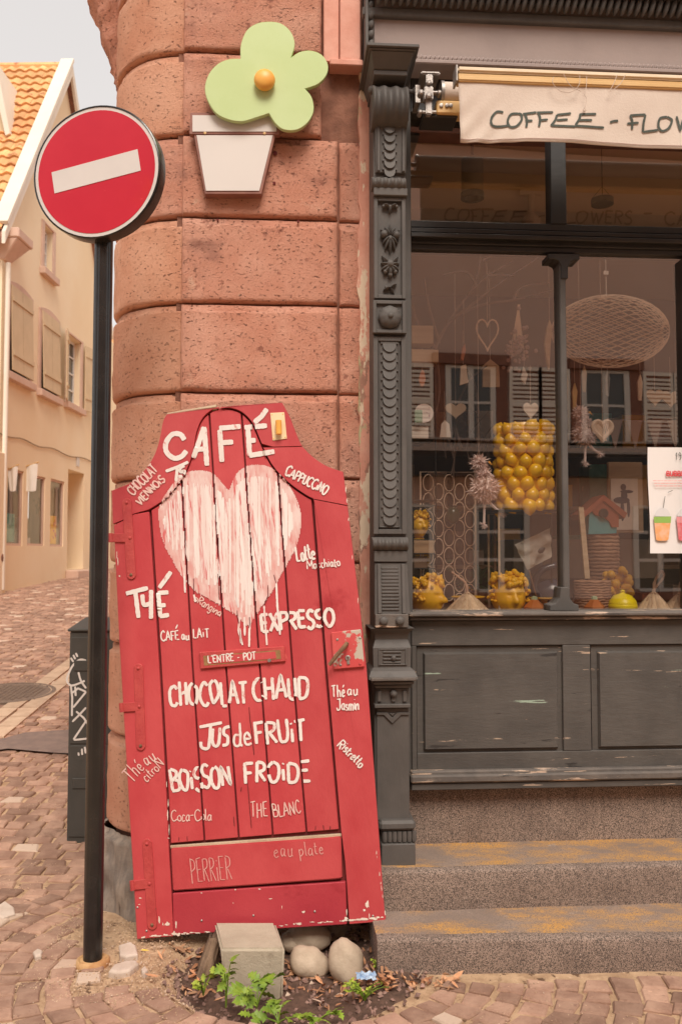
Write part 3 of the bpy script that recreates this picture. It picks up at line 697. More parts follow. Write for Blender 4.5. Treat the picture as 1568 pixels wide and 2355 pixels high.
# foliage panel
def rim(u0, v0, u1, v1, w_, n0, name='panel_frame'):
    m = MB(F.M); S0, S1 = ps(u0, n0), ps(u1, n0); T, B = pz(v0, n0), pz(v1, n0)
    m.box(S0, S0 + w_, n0, NP + .014, B, T); m.box(S1 - w_, S1, n0, NP + .014, B, T); m.box(S0 + w_, S1 - w_, n0 + .0005, NP + .014, T - w_, T - .0005); m.box(S0 + w_, S1 - w_, n0 + .0005, NP + .014, B + .0005, B + w_)
    return sub(name, m, .002)
rim(861, 453, 935, 686, .018, NP - .006)
def petal(m, c, ang, ln, wd, th):
    ca, sa = math.cos(ang), math.sin(ang); vs = []; fs = []
    n = 7
    for i in range(n):
        t = i / (n - 1); w_ = wd * math.sin(math.pi * min(1, t * .85 + .12)) ; r_ = t * ln
        for j, q in enumerate((-1, -.5, 0, .5, 1)):
            x = ca * r_ - sa * w_ * q; z = sa * r_ + ca * w_ * q
            vs.append((c[0] + x, c[1] - th * math.sin(math.pi * (.15 + .8 * t)) * (1 - abs(q) ** 2) - .001, c[2] + z))
    for i in range(n - 1):
        for j in range(4): fs.append((i * 5 + j, i * 5 + j + 1, (i + 1) * 5 + j + 1, (i + 1) * 5 + j))
    m.add(vs, fs)
NB = NP + .010
def bunch(v, name, petals, fruits):
    m = MB(F.M); c = (ps(898, NB), NB, pz(v, NB))
    for (a, l, w_) in petals: petal(m, c, math.radians(a), l, w_, .030)
    for (x, z, r) in fruits: m.ball((c[0] + x, c[1] - .012, c[2] + z), (r, r * 1.1, r), 10, 7)
    sub(name, m, 0, 60)
bunch(478, 'carved_bow', [(20, .04, .010), (160, .04, .010), (270, .03, .008)], [(0, 0, .010), (-.03, .002, .008), (.03, .002, .008)])
bunch(545, 'carved_foliage', [(60, .05, .012), (120, .05, .012), (35, .055, .013), (145, .055, .013), (250, .07, .012), (290, .07, .012), (270, .085, .011), (225, .05, .012), (315, .05, .012), (90, .06, .010)], [(-.027, .008, .019), (.027, .006, .019), (0, -.012, .015)])
bunch(612, 'carved_foliage', [(50, .06, .012), (130, .06, .012), (15, .045, .012), (165, .045, .012), (205, .045, .013), (335, .045, .013), (235, .05, .013), (305, .05, .013), (270, .06, .013)], [(0, .006, .021), (0, -.045, .011), (-.022, -.03, .011), (.022, -.03, .011)])
bunch(662, 'carved_tendril', [(30, .035, .006), (200, .035, .007), (300, .04, .006)], [(-.02, 0, .007)])
# rosette
pb('rosette_block', 858, 690, 935, 766, NP - .012)
rim(858.5, 690.5, 934.5, 765.5, .016, NP - .026, 'rosette_frame')
m = MB(F.M); rc = (ps(898, NP - .03), NP - .012, pz(728, NP - .03))
def rw(t, h): return .05 * abs(math.cos(t * 4)) - .02
m.lathe([(.050, 0), (.052, -.012), (.044, -.026), (.030, -.036), (.013, -.040)], c=rc, n=48, axis='y', wob=rw); sub('rosette', m, 0, 50)
m = MB(F.M); m.ball((rc[0], rc[1] - .04, rc[2]), (.013, .010, .013)); sub('rosette_button', m, 0, True)
# long scale panel
rim(859, 773, 935, 1228, .022, NP - .006)
rim(871, 782, 919.5, 1213, .006, NP + .001, 'inner_bead')
m = MB(F.M); m.pbox(F, 873, 784, 918, 1211, NP + .006, NP + .016); sub('panel_ground', m, 0)
for i in range(20):
    scale_row(896, 790 + i * 20.9, .040, .013, .041, NP + .004)
scroll('fluted_roll', 857, 940, 1234, 1266, NP + .01, .055, 5, .014)
pb('block', 860, 1266, 937, 1292, NP - .012)
# louvred panel, swelling slightly towards the bottom
m = MB(F.M); m.frustum((ps(863) - .008, ps(938) + .004, NP - .030, NP + .03), (ps(861), ps(935), NP - .002, NP + .03), pz(1412), pz(1293)); sub('louvre_block', m)
for i in range(13):
    t = i / 12; v = 1304 + i * 7.9; n_ = NP - .002 - .026 * t - .006; m = MB(F.M); m.pbox(F, 876 + 2 * t, v, 916 + 2 * t, v + 4.6, n_, NP + .02); sub('louvre', m, .002)
for u in (866, 921):
    m = MB(F.M); x0, x1 = ps(u), ps(u + 9); m.frustum((x0, x1, NP - .045, NP), (x0, x1, NP - .014, NP), pz(1410), pz(1296)); sub('louvre_rim', m)
pb('boss_block', 863, 1412, 939, 1443, NP - .05, mt=m_sill)
for u in (881, 918):
    m = MB(F.M); m.lathe([(.019, 0), (.019, -.012), (.012, -.019), (.002, -.020)], c=(ps(u, NP - .05), NP - .05, pz(1427, NP - .05)), n=18, axis='y'); sub('boss', m, 0, 50)
# waisted neck with a small cartouche
m = MB(F.M); pr = [(1443, .045), (1447, .030), (1456, .006), (1470, .000), (1480, .012), (1488, .022), (1533, .018), (1540, .045), (1552, .062), (1558, .064)]
for (va, ea), (vb, eb) in zip(pr, pr[1:]):
    xa, xb = ea * .55, eb * .55
    m.frustum((PL + .006 - xb, PR - .002 + xb, NP - eb, -.01), (PL + .006 - xa, PR - .002 + xa, NP - ea, -.01), pz(vb), pz(va))
sub('neck', m, 0)
rim(869, 1491, 934, 1530, .007, NP - .026, 'cartouche'); m = MB(F.M)
for k in range(4): m.pbox(F, 880, 1497 + k * 8, 922, 1501 + k * 8, NP - .027, NP)
m.ball((ps(902), NP - .026, pz(1511)), (.012, .012, .014)); sub('cartouche_relief', m, .002)
pb('cornice', 853, 1558, 957, 1566, NP - .075, -.01, mt=m_sill); pb('cornice', 858, 1567, 952, 1574, NP - .055, -.011); pb('cornice', 862, 1574.5, 946, 1582, NP - .035, -.012)
pb('triglyph_block', 864, 1582, 941, 1619, NP - .010)
for u in (873, 905, 931): pb('triglyph', u - 5, 1588, u + 4, 1614, NP - .022)
m = MB(F.M); m.ball((ps(902), NP - .022, pz(1593)), (.017, .018, .017), 14, 9); sub('ball_boss', m, 0, True)
pb('astragal', 861, 1619, 944, 1628, NP - .030)
def poly_px(name, pts, n0, n1, mt=None, bevel=.002):
    m = MB(F.M); m.prism(pts, lambda p, d: F.V(p[0], p[1], n0) if d == 0 else Vector((F.L(p[0], p[1], n0)[0], n1, F.L(p[0], p[1], n0)[1])), 0, 1); return sub(name, m, bevel, mt=mt)
poly_px('pendant_ornament', [(866, 1638), (890, 1638), (902, 1650), (914, 1638), (941, 1638), (941, 1644), (922, 1644), (902, 1664), (882, 1644), (866, 1644)], NP - .010, NP + .02)
poly_px('pendant_drop', [(895, 1640), (909, 1640), (902, 1647)], NP - .009, NP + .02)
pb('shaft', 866, 1628, 941, 1886, NP - .001, -.01)
pb('base_torus', 872, 1888, 956, 1911, NP - .04, -.012, bevel=.012); pb('base_core', 878, 1911, 950, 1941, NP - .02, -.013)
for i in range(7): 
    m = MB(F.M); s_ = ps(883 + i * 11, NP - .03); m.lathe([(.001, 0), (.010, .008), (.012, .028), (.010, .052)], c=(s_, NP - .024, pz(1940, NP - .03)), n=8); sub('gadroon', m, 0, True)
pb('base_plinth', 877, 1941, 955, 1998, NP - .045, -.014)

# fascia board with its rope mouldings
m = MB(F.M); zt, zb = F.L(1200, 22, -.10)[1], F.L(1200, 146, -.10)[1]; sL = ps(863, -.10)
m.box(sL, 3.3, -.10, .02, zb, 4.62); m.build('fascia', m_fascia, shop)
m = MB(F.M); zr = F.L(1200, -6, -.2)[1]
m.box(sL - .06, 3.3, -.13, -.09, zr - .075, zr - .03); m.box(sL - .02, 3.3, -.24, -.09, zr + .035, zr + .12); m.build('cornice_moulding', m_grey, shop, bevel=.006)
for i in range(84):
    m = MB(F.M @ Matrix.Translation((sL + .02 + i * .035, -.165, zr)) @ Matrix.Rotation(.25, 4, 'Y')); m.ball((0, 0, 0), (.014, .034, .045), 8, 6); m.build('rope_bead', m_grey, shop, smooth=True)
# vertical corner strip with beads
m = MB(F.M); m.box(ps(839, -.1), ps(847, -.1), -.15, .02, zz(116), 4.62); m.box(ps(847, -.1), ps(862, -.1), -.115, .02, zz(116) + .001, 4.62); m.build('corner_moulding', m_grey, shop, bevel=.004)
zq = zz(112)
while zq < 4.6:
    m = MB(F.M @ Matrix.Translation((ps(854, -.12), -.12, zq)) @ Matrix.Rotation(.35, 4, 'Y')); m.ball((0, 0, 0), (.016, .016, .024), 8, 6); m.build('bead', m_grey, shop, smooth=True); zq += .048
m = MB(F.M); ze = F.L(1200, 150, -.11)[1]; m.box(ps(945, -.1), 3.3, -.155, .02, ze - .035, ze - .012); m.box(ps(945, -.1), 3.3, -.125, .02, ze - .012, ze + .022); m.build('lower_moulding', m_fascia, shop, bevel=.005)
for i in range(112):
    s_ = ps(950, -.13) + i * .0215; m = MB(F.M @ Matrix.Translation((s_, -.128, ze + .006)) @ Matrix.Rotation(.5, 4, 'Y')); m.ball((0, 0, 0), (.007, .010, .017), 6, 5); m.build('carved_bead', m_fascia, shop, smooth=True)

# window joinery
def wbox(name, u0, v0, u1, v1, n0, n1, mt=m_dark, bevel=.003, full=False):
    m = MB(F.M); r = n0; um = min((u0 + u1) / 2, 1600); sA_, sB_ = F.L(u0, 1000, r)[0], F.L(u1, 1000, r)[0]
    m.box(sA_, sB_, n0, n1, F.L(1250, v0, r)[1], F.L(1250, v1, r)[1]); return m.build(name, mt, shop, bevel=bevel)
URT = 1900
wbox('lintel', 947, 150, URT, 268, -.02, .30, m_dark)
wbox('jamb', 936, 268, 946, 1408, -.012, .12, m_grey)
wbox('transom_bar', 946.3, 514, URT, 530, .012, .10); wbox('transom_bar', 946.3, 530.3, URT, 541, -.012, .10); wbox('transom_bar', 946.3, 541.3, URT, 551, -.035, .10)
wbox('transom_bar', 946.3, 551.3, URT, 566, .004, .10); wbox('transom_bar', 946.3, 566.3, URT, 580, .020, .10)
wbox('upper_mullion', 1273, 268.2, 1309, 513.7, .008, .10)
wbox('mullion', 1290, 580.4, 1305, 1407, -.002, .10, m_grey, .005)
def wpoly(name, pts, n0, n1, mt):
    m = MB(F.M); m.prism(pts, lambda p, d: Vector((F.L(p[0], p[1], n0)[0], n0 if d == 0 else n1, F.L(p[0], p[1], n0)[1])), 0, 1); return m.build(name, mt, shop, bevel=.003)
wpoly('mullion_head', [(1260, 582), (1332, 583), (1332, 597), (1322, 597), (1310, 602), (1305.5, 614), (1305.5, 640), (1289.5, 640), (1289.5, 612), (1284, 600), (1274, 595), (1260, 595)], -.010, .099, m_dark)
wpoly('mullion_foot', [(1289, 1350), (1306, 1350), (1309, 1375), (1318, 1387), (1330, 1391), (1330, 1404), (1264, 1404), (1264, 1391), (1277, 1387), (1286, 1375)], -.010, .099, m_grey)
wbox('jamb', 1582, 580.6, 1606, 1407, -.012, .12, m_dark)
wbox('sill', 938, 1407.3, URT, 1417, -.105, .12, m_sill, .006); wbox('sill', 941, 1417.5, URT, 1425, -.085, .10, m_sill, .004)
m_glass = glassmat('window_glass', .25)
def pane(u0, v0, u1, v1, n):
    m = MB(F.M); a = F.L(u0, 1000, n)[0]; b = F.L(u1, 1000, n)[0]; t, q = F.L(1250, v0, n)[1], F.L(1250, v1, n)[1]
    m.add([(a, n, q), (b, n, q), (b, n, t), (a, n, t)], [(0, 1, 2, 3)]); return m.build('pane', m_glass, shop, fix=False)
pane(938, 260, 1290, 524, .055); pane(1292, 260, URT, 524, .056); pane(938, 570, 1297, 1409, .045); pane(1298, 570, 1570, 1409, .046); pane(1571, 570, URT, 1409, .047)
# panelled base
NW = -.045
def wb2(name, u0, v0, u1, v1, n0, n1, mt=m_greyw, bevel=.003): return wbox(name, u0, v0, u1, v1, n0, n1, mt, bevel)
wb2('base_board', 944, 1425.4, URT, 1812, NW + .028, .0, m_greyw)
wb2('rail', 944, 1425.6, URT, 1483, NW, NW + .027); 
wb2('stile', 944, 1483.4, 955, 1768, NW, NW + .0275)
wb2('stile', 1286, 1483.4, 1349, 1727, NW, NW + .0275); wb2('rail', 955.4, 1727.4, URT, 1768, NW, NW + .027)
wb2('stile', 1690, 1483.4, 1750, 1727, NW, NW + .0275)
for (a, b) in ((955.4, 1285.6), (1349.4, 1689.6)):
    # sloping margin and raised field
    m = MB(F.M); n_ = NW + .02; S0, S1 = F.L(a, 1000, n_)[0], F.L(b, 1000, n_)[0]; T, B = F.L(1250, 1484, n_)[1], F.L(1250, 1727, n_)[1]
    m.box(S0, S1, NW + .016, NW + .029, B, T); m.build('panel_margin', m_greyw, shop)
    m = MB(F.M); i0, i1, tt, bb = S0 + .036, S1 - .036, T - .036, B + .024
    vs = [(i0 - .008, NW + .0165, bb - .008), (i1 + .008, NW + .0165, bb - .008), (i1 + .008, NW + .0165, tt + .008), (i0 - .008, NW + .0165, tt + .008), (i0, NW - .004, bb), (i1, NW - .004, bb), (i1, NW - .004, tt), (i0, NW - .004, tt)]
    m.add(vs, [(4, 5, 6, 7), (0, 1, 5, 4), (1, 2, 6, 5), (2, 3, 7, 6), (3, 0, 4, 7)]); m.build('raised_panel', m_greyw, shop, fix=True)
wb2('base_moulding', 943, 1768.4, URT, 1778, NW - .03, NW + .02, m_sill, .006); wb2('base_moulding', 942, 1778.4, URT, 1797, NW - .055, NW + .02, m_sill, .008); wb2('base_moulding', 943, 1797.4, URT, 1812, NW - .04, NW + .02, m_greyw)

# ------------------------------------------------------------------ awning
NA = -.46
aw = thing('awning', 'retracted cream shop awning with a handwritten valance and yellowed front bar', 'awning', F.M @ Vector((.5, -.3, 3.4)))
A = lambda u, v, n=NA: F.L(u, v, n)
zt = A(1300, 167)[1]
m = MB(F.M); sl_, sr_ = A(1049, 180)[0], 3.2
z160, z171, z173, z194 = A(1100, 161)[1], A(1100, 174)[1], A(1100, 176)[1], A(1100, 194)[1]
m.box(sl_, sr_, NA - .03, NA + .03, z171, z160); m.build('bar_lip', m_bartop, aw, bevel=.008, seg=2)
m = MB(F.M); m.box(sl_ + .004, sr_, NA - .022, NA + .03, z194, z173); m.box(sl_ + .004, sr_, NA - .026, NA - .0221, z194 + .005, z194 + .022); m.build('front_bar', m_bar, aw, bevel=.004)
m = MB(F.M); m.box(sl_ - .009, sl_ + .0005, NA - .034, NA + .04, z194 - .006, z160 + .003); m.build('bar_end_cap', m_steel, aw, bevel=.003)
m = MB(F.M); zv0, zv1 = A(1300, 194)[1], A(1300, 339)[1]; sv = A(1052, 240)[0]
LV = 2.25
def vf(a, b):
    s_ = sv + a * LV - .0 + .006 * b; fold = .010 * math.sin(s_ * 9 + 3 * b) * b + .006 * nz(s_ * 7, b * 2) * (.3 + b) + .007 * math.sin((s_ + b * .25) * 60) * max(0, 1 - (s_ - sv) / .35) * b
    return (s_, NA - .012 + fold - .02 * b, zv0 + (zv1 - zv0) * b - .010 * b * math.sin(s_ * 4.2 + .4) * .6 - .012 * b * a)
m.grid(150, 18, vf); val = m.build('valance', m_awning, aw, smooth='all')
sm_ = val.modifiers.new('cloth', 'SOLIDIFY'); sm_.thickness = .002
def vs_fn(px, py, lift, back=False):
    s_, z_ = A(px, py); a = (s_ - sv) / LV; b = (zv0 - z_) / (zv0 - zv1)
    p = Vector(vf(max(0, min(1, a)), max(0, min(1, b)))); p = Vector((s_, p.y, z_)); p.y += (.0040 + lift) * (1 if back else -1); return p
rr = random.Random(3)
def sign_strokes():
    S = [];
    q = lambda s: [tuple(map(float, t.split(','))) for t in s.split()]
    # traced from the handwriting, crop units converted to display pixels
    raw = ['~556,262 520,258 492,290 488,325 510,342 585,338', '~640,268 600,272 580,310 590,345 625,345 655,310 655,275 640,268', '~676,272 686,310 680,352', '664,272 740,262', '676,312 716,312', '~750,262 758,300 750,350', '742,264 832,264', '752,312 800,308', '852,280 930,272', '~852,280 842,310 816,345', '850,312 910,308', '816,344 950,352', '975,280 1070,276', '~980,280 975,305 950,345', '968,314 1046,312', '950,348 1114,352', '~1148,322 1170,314 1194,312', '1262,280 1348,274', '~1262,280 1274,310 1274,358', '1246,326 1310,320', '~1348,276 1338,320 1334,372', '1334,372 1418,362', '~1470,286 1430,296 1420,340 1440,368 1478,350 1496,305 1470,286']
    for r in raw:
        sm = r[0] == '~'; P = q(r.strip('~')); P = [(926 + x * .4094, 156.9 + y * .4094) for x, y in P]
        S.append(smooth_path(P, 6) if sm else P)
    S += glyphs('WERS', (1548, 306), (1668, 310), 34, rr, .03); S += glyphs('-', (1700, 298), (1730, 298), 34, rr); S += glyphs('CADEAUX', (1760, 312), (2010, 314), 36, rr, .03)
    return S
SS = sign_strokes(); NDX = next(i for i, s_ in enumerate(SS) if s_[0][0] > 926 + 1140 * .4094 and s_[0][0] < 926 + 1160 * .4094)
for grp_, wd_ in ((SS[:NDX], 'COFFEE'), (SS[NDX:NDX + 1], 'dash'), (SS[NDX + 1:-14], 'FLOWERS'), (SS[-14:], 'CADEAUX')):
    for bk_ in (False, True):
        m = MB(F.M); ribbons(m, grp_, 5.2, lambda x, y, l: vs_fn(x, y, l, bk_), rr, 3)
        tag(m.build('painted_lettering', m_ink, val, fix=False), 'dark handwritten ' + wd_ + (' seen on the back of the cloth' if bk_ else ''))
m = MB(F.M); m.tube([vf(i / 120, .955)[0:1] + (vf(i / 120, .955)[1] - .003,) + vf(i / 120, .955)[2:] for i in range(121)], .0012, 5); m.build('hem_stitch', mat('brown_stitch', (.30, .14, .11), rough=.8), val)
# loose threads
for pts in ([(1272, 176), (1270, 190), (1285, 208), (1310, 212), (1330, 196), (1332, 172)], [(1295, 170), (1310, 196), (1335, 210)], [(1348, 174), (1347, 200), (1342, 215), (1348, 228), (1343, 248)], [(1418, 172), (1408, 196), (1398, 212)], [(1437, 172), (1424, 194), (1400, 212)]):
    m = MB(F.M); m.tube(smooth_path([tuple(F.V(u, v, NA - .045)) for u, v in pts], 6), .0014, 4); m.build('loose_thread', m_awning, aw)
m = MB(F.M); m.ball(F.V(1343, 252, NA - .04), (.008, .004, .012), 6, 5); m.build('thread_tuft', m_awning, aw)
# roller, yellow arm and end bracket
m = MB(F.M); zc = A(1030, 213, -.32)[1]; m.tube([(A(1018, 213, -.32)[0], -.31, zc), (3.2, -.31, zc)], .050, 20); m.build('roller', m_awning, aw, smooth=50)
m = MB(F.M); m.tube([(A(1012, 213, -.32)[0], -.31, zc), (A(1019, 213, -.32)[0], -.31, zc)], .054, 20); m.tube([(A(993, 213, -.32)[0], -.31, zc), (A(1018, 213, -.32)[0], -.31, zc)], .011, 10); m.build('roller_end', m_steel, aw, smooth=50)
m = MB(F.M); za, zb = A(1020, 231, -.34)[1], A(1020, 262, -.34)[1]; m.box(A(1003, 240, -.34)[0], 3.2, -.345, -.27, zb, za); m.build('folded_arm', m_bar, aw, bevel=.006)
for u in (1014, 1027, 1036):
    m = MB(F.M); s_, z_ = A(u, 243, -.346); m.lathe([(.009, 0), (.009, -.006), (.004, -.007)], c=(s_, -.3455, z_), n=10, axis='y'); m.build('arm_bolt', m_steel, aw)
m = MB(F.M); m.pbox(F, 973, 262, 1052, 269, -.33, -.2); m.build('arm_plate', m_dark, aw, bevel=.003)
m = MB(F.M)
m.pbox(F, 980, 168, 995, 192, -.36, -.32); m.pbox(F, 976, 196, 996, 228, -.365, -.315); m.pbox(F, 979, 228, 993, 262, -.355, -.32); m.pbox(F, 968, 163, 1012, 170, -.36, -.1)
m.build('end_bracket', m_steel, aw, bevel=.005, seg=2)
for (u, v, r_) in ((986, 190, .012), (968, 212, .013), (986, 219, .016), (966, 257, .010), (1010, 212, .010)):
    m = MB(F.M); s_, z_ = A(u, v, -.37); m.lathe([(r_, .03), (r_, -.008), (r_ * .5, -.012)], c=(s_, -.365, z_), n=6, axis='y'); m.build('bracket_bolt', m_steel, aw)
m = MB(F.M); m.tube([F.V(966, 213, -.35), F.V(1012, 213, -.35)], .007); m.tube([F.V(966, 258, -.34), F.V(1002, 258, -.34)], .007); m.pbox(F, 955, 195, 966, 235, -.30, -.2); m.build('bracket_pin', m_steel, aw)
# ------------------------------------------------------------------ red door leaning on the pier
BL = Vector((-.886, 3.865, .006)); BR = Vector((.185, 3.78, .137))
ax = (BR - BL).normalized(); up0 = Vector((0, .080, 1)); bx = (up0 - ax * up0.dot(ax)).normalized(); wx_ = ax.cross(bx)   # wx_ points towards -Y? fixed below
if wx_.y < 0: nrm = -wx_
else: nrm = wx_
# local axes: x along the bottom, y into the wall, z up the door
DM = Matrix.Translation(BL) @ Matrix(((ax.x, nrm.x, bx.x, 0), (ax.y, nrm.y, bx.y, 0), (ax.z, nrm.z, bx.z, 0), (0, 0, 0, 1)))
class DF:
    M = DM; I = DM.inverted()
    @staticmethod
    def L(u, v, n=0.0):
        o = DF.I @ EYEV; d = DF.I.to_3x3() @ ray(u, v); t = (n - o.y) / d.y; p = o + d * t; return p.x, p.z
def D7(p): return (p[0] * .4304 + 235.4, p[1] * .4304 + 910.4)
def D8(p): return (p[0] * .4304 + 235.4, p[1] * .4304 + 1459.7)
door = thing('wooden_door', 'tall red wooden door with curved shoulders and white drink names, leaning on the sandstone pier', 'door', M=DM.copy())
def dprism(name, pts, y0, y1, mt, par=None, bevel=.003, seg=1, smooth=False):
    m = MB(DM); m.prism(pts, lambda p, d: Vector((DF.L(p[0], p[1], y0)[0], y0 if d == 0 else y1, DF.L(p[0], p[1], y0)[1])), 0, 1)
    return m.build(name, mt, par or door, bevel=bevel, seg=seg, smooth=smooth)
arch = smooth_path([D7(p) for p in [(250, 612), (330, 560), (390, 495), (430, 440), (465, 370), (490, 290), (505, 200), (540, 120), (600, 72), (665, 65), (740, 88), (800, 150), (840, 240), (880, 330), (930, 405), (1010, 480), (1090, 535), (1123, 550)]], 5)
G1 = [(345.2, 1174), (368.8, 1536.6), (386, 1843), (390, 1940)]
G6 = [(719, 1147), (750, 1537), (782, 1909)]
GR = [[(418, 1104), (443, 1536), (470, 1933)], [(481, 951), (518.5, 1520), (549, 1927)], [(555, 947), (596, 1520), (627, 1920)], [(639, 1089), (672, 1537), (704.5, 1914)]]
def xon(line, v):
    for a, b in zip(line, line[1:]):
        if v <= b[1] or b is line[-1]: return a[0] + (b[0] - a[0]) * (v - a[1]) / (b[1] - a[1])
def ytop(x):
    for a, b in zip(arch, arch[1:]):
        if a[0] <= x <= b[0]: return a[1] + (b[1] - a[1]) * (x - a[0]) / max(1e-6, b[0] - a[0])
    return arch[0][1]
def ybot(x): return 1940 + (1908 - 1940) * (x - 390) / (782 - 390)
# outline (left side going up, over the top, right side down)
OUTL = [(315, 2160), (274, 1460), (258, 1133)]
shl = smooth_path([D7(p) for p in [(50, 508), (95, 488), (150, 465), (220, 405), (275, 325), (305, 240), (325, 140), (345, 100)]], 4)
top = [D7(p) for p in [(345, 98), (430, 86), (500, 76), (610, 62), (700, 52), (800, 45), (960, 35)]]
shr = smooth_path([D7(p) for p in [(960, 35), (1000, 110), (1035, 200), (1070, 270), (1130, 330), (1200, 375), (1285, 405)]], 4)
right = [D7((1310, 585)), D7((1390, 1260)), D8((1410, 180)), (884, 2100), (887, 2108), (885, 2115), (879, 2118)]
YF, YP = -.042, -.033        # frame face, plank face (behind it); local y grows towards the wall
# backing
back = OUTL[:1] + [(277, 1460), (262, 1136)] + shl + top + shr + right
cxp, cyp = 560, 1550
dprism('backing_board', [((x - cxp) * .992 + cxp, (y - cyp) * .994 + cyp) for x, y in back], -.018, .0, m_groove, bevel=0)
# stiles
e1 = 3.2
def off(line, d): return [(x + d, y) for x, y in line]
G1e = G1 + [(396, 2035), (402, 2153)]
left_stile = [(315.5, 2159.5), (274, 1460), D7((62, 690))] + [D7((115, 664)), D7((170, 632)), (343.2, 1176)] + off(G1e, -2.4)[1:]
dprism('stile', left_stile, YF, -.0185, m_red)
G6e = G6 + [(791, 1980), (795, 2030), (801, 2124)]
right_stile = off(G6e, 2.6)[::-1] + [D7((1129, 553)), D7((1309, 588))] + right[1:]
dprism('stile', right_stile, YF, -.0182, m_red)
# curved head pieces
ai = [p for p in arch if p[0] < 505]; ar = [p for p in arch if p[0] >= 505]
apex = (512, 940)
hl = [D7((58, 683)), (258.3, 1131)] + shl + [t for t in top if t[0] < 500] + [(503, 938.5)] + [(x - 1.2, y - 2.2) for x, y in ai[::-1]] + [D7((170, 628)), D7((115, 660))]
dprism('curved_head_board', hl, YF - .001, -.0188, m_red)
spl = [p for p in ar if p[1] < 1026]; spr = [p for p in ar if p[1] >= 1026]
hr1 = [(506, 938)] + [t for t in top if t[0] > 500] + [q for q in shr if q[1] < 1024] + [D7((1067, 267)), D7((910, 271))] + [(x + 1.8, y - 2) for x, y in spl[::-1]]
dprism('curved_head_board', hr1, YF - .0015, -.0186, m_red)
hr2 = [D7((862, 275)), D7((912, 275)), D7((1069, 271))] + [q for q in shr if q[1] > 1028] + [D7((1309, 583)), D7((1125, 548))] + [(x + 1.8, y - 2) for x, y in spr[::-1]]
dprism('curved_head_board', hr2, YF - .0005, -.0184, m_red)
m = MB(DM)        # raw broken top edge
tp = [DF.L(x, y, YF) for x, y in top if x < 506]
m.tube([(a, -.030, b + .004) for a, b in tp], [.005, .009, .010, .014, .010][:len(tp)], 6); m.build('raw_top_edge', m_rawwood, door)
# planks
lines = [G1] + GR + [G6]
for i in range(5):
    a, b = lines[i], lines[i + 1]; gl = 2.4 if i else 3.6; gr_ = 1.7 if i < 4 else 3.2
    yb0, yb1 = ybot(xon(a, 1930)) - 1.5, ybot(xon(b, 1930)) - 1.5
    P = []
    for v in (yb0, 1800, 1536, 1300, 1180): P.append((xon(a, v) + gl, v))
    xa = xon(a, 1150) + gl
    # left edge up to the arch
    v = 1170
    while v > ytop(xon(a, v) + gl) + 2 and v > 930: v -= 2
    P.append((xon(a, v) + gl, ytop(xon(a, v) + gl) + 2.6)); x0 = P[-1][0]
    v2 = 1170
    while v2 > ytop(xon(b, v2) - gr_) + 2 and v2 > 930: v2 -= 2
    x1 = xon(b, v2) - gr_
    P += [(x, y + 2.6) for x, y in arch if x0 + 1 < x < x1 - 1]
    P.append((x1, ytop(x1) + 2.6))
    for v in (1180, 1300, 1536, 1800): P.append((xon(b, v) - gr_, v))
    P.append((xon(b, yb1) - gr_, yb1))
    dprism('plank', P, YP - R.uniform(0, .002), -.0185, m_red, bevel=.0025)
# rails and weather edge
dprism('bottom_rail', [D8((366, 1140)), D8((430, 1136)), D8((1200, 1084)), D8((1274, 1076)), D8((1280, 1300)), D8((1240, 1306)), D8((378, 1368))], YF - .002, -.0183, m_red, bevel=.005, seg=2)
dprism('kick_board', [D8((376, 1381)), D8((1299, 1318)), (797.5, 2125.5), D8((381, 1604))], YF, -.0181, m_redlow, bevel=.003)
dprism('raw_rail_edge', [D8((362, 1126)), D8((1276, 1062)), D8((1276, 1078)), D8((366, 1142))], YF + .008, -.0187, m_rawwood, bevel=.002)
# chipped paint patches along the lower edge and side
def chips(pts, par=None, seed=1):
    m = MB(DM); r_ = random.Random(seed)
    for (x, y, rx, ry) in pts:
        n = 11; o = []
        for k in range(n):
            t = 2 * math.pi * k / n; q = r_.uniform(.45, 1.15); o.append((x + rx * q * math.cos(t), y + ry * q * math.sin(t)))
        yy = YF - .0012 - r_.random() * .0006
        m.add([(DF.L(a, b, yy)[0], yy, DF.L(a, b, yy)[1]) for a, b in o], [tuple(range(n))])
    return m.build('paint_chips', m_chip, par or door, fix=False)
cp = []
for i in range(80):
    t = R.random(); x = 320 + t * 560; y = 2156 - 46 * t - abs(R.gauss(0, 1.6))
    if not 488 < x < 645: cp.append((x, y, R.uniform(1.5, 8) * (1 + (x > 790)), R.uniform(.8, 2.2) * (1 + .8 * (x > 800))))
for i in range(16):
    t = R.random(); cp.append((886 - (1 - t) * 22, 1950 + t * 155, R.uniform(.4, 1.2), R.uniform(1.5, 5)))
for q in [(305, 1520, 5, 24), (350, 1545, 16, 14), (395, 1545, 4, 26), (408, 1600, 16, 9), (385, 1590, 5, 16), (325, 1545, 3, 10), (1415, 1440, 10, 24), (1400, 1470, 7, 8), (1425, 1500, 3, 14), (1305, 1480, 4, 22), (1303, 1515, 10, 12), (900, 1409, 12, 3), (960, 1455, 2, 12), (885, 1315, 2, 14), (712, 1360, 6, 4), (840, 1357, 8, 3), (530, 1378, 6, 3), (700, 1432, 3, 3), (1135, 1476, 6, 5), (1075, 1480, 9, 8), (205, 1405, 9, 4), (198, 1440, 8, 3), (353, 900, 3, 24), (350, 960, 4, 30), (358, 1040, 2.5, 30), (345, 800, 2, 20), (356, 1085, 6, 3)]:
    x, y = D8(q[:2]); cp.append((x, y, q[2] * .43, q[3] * .43))
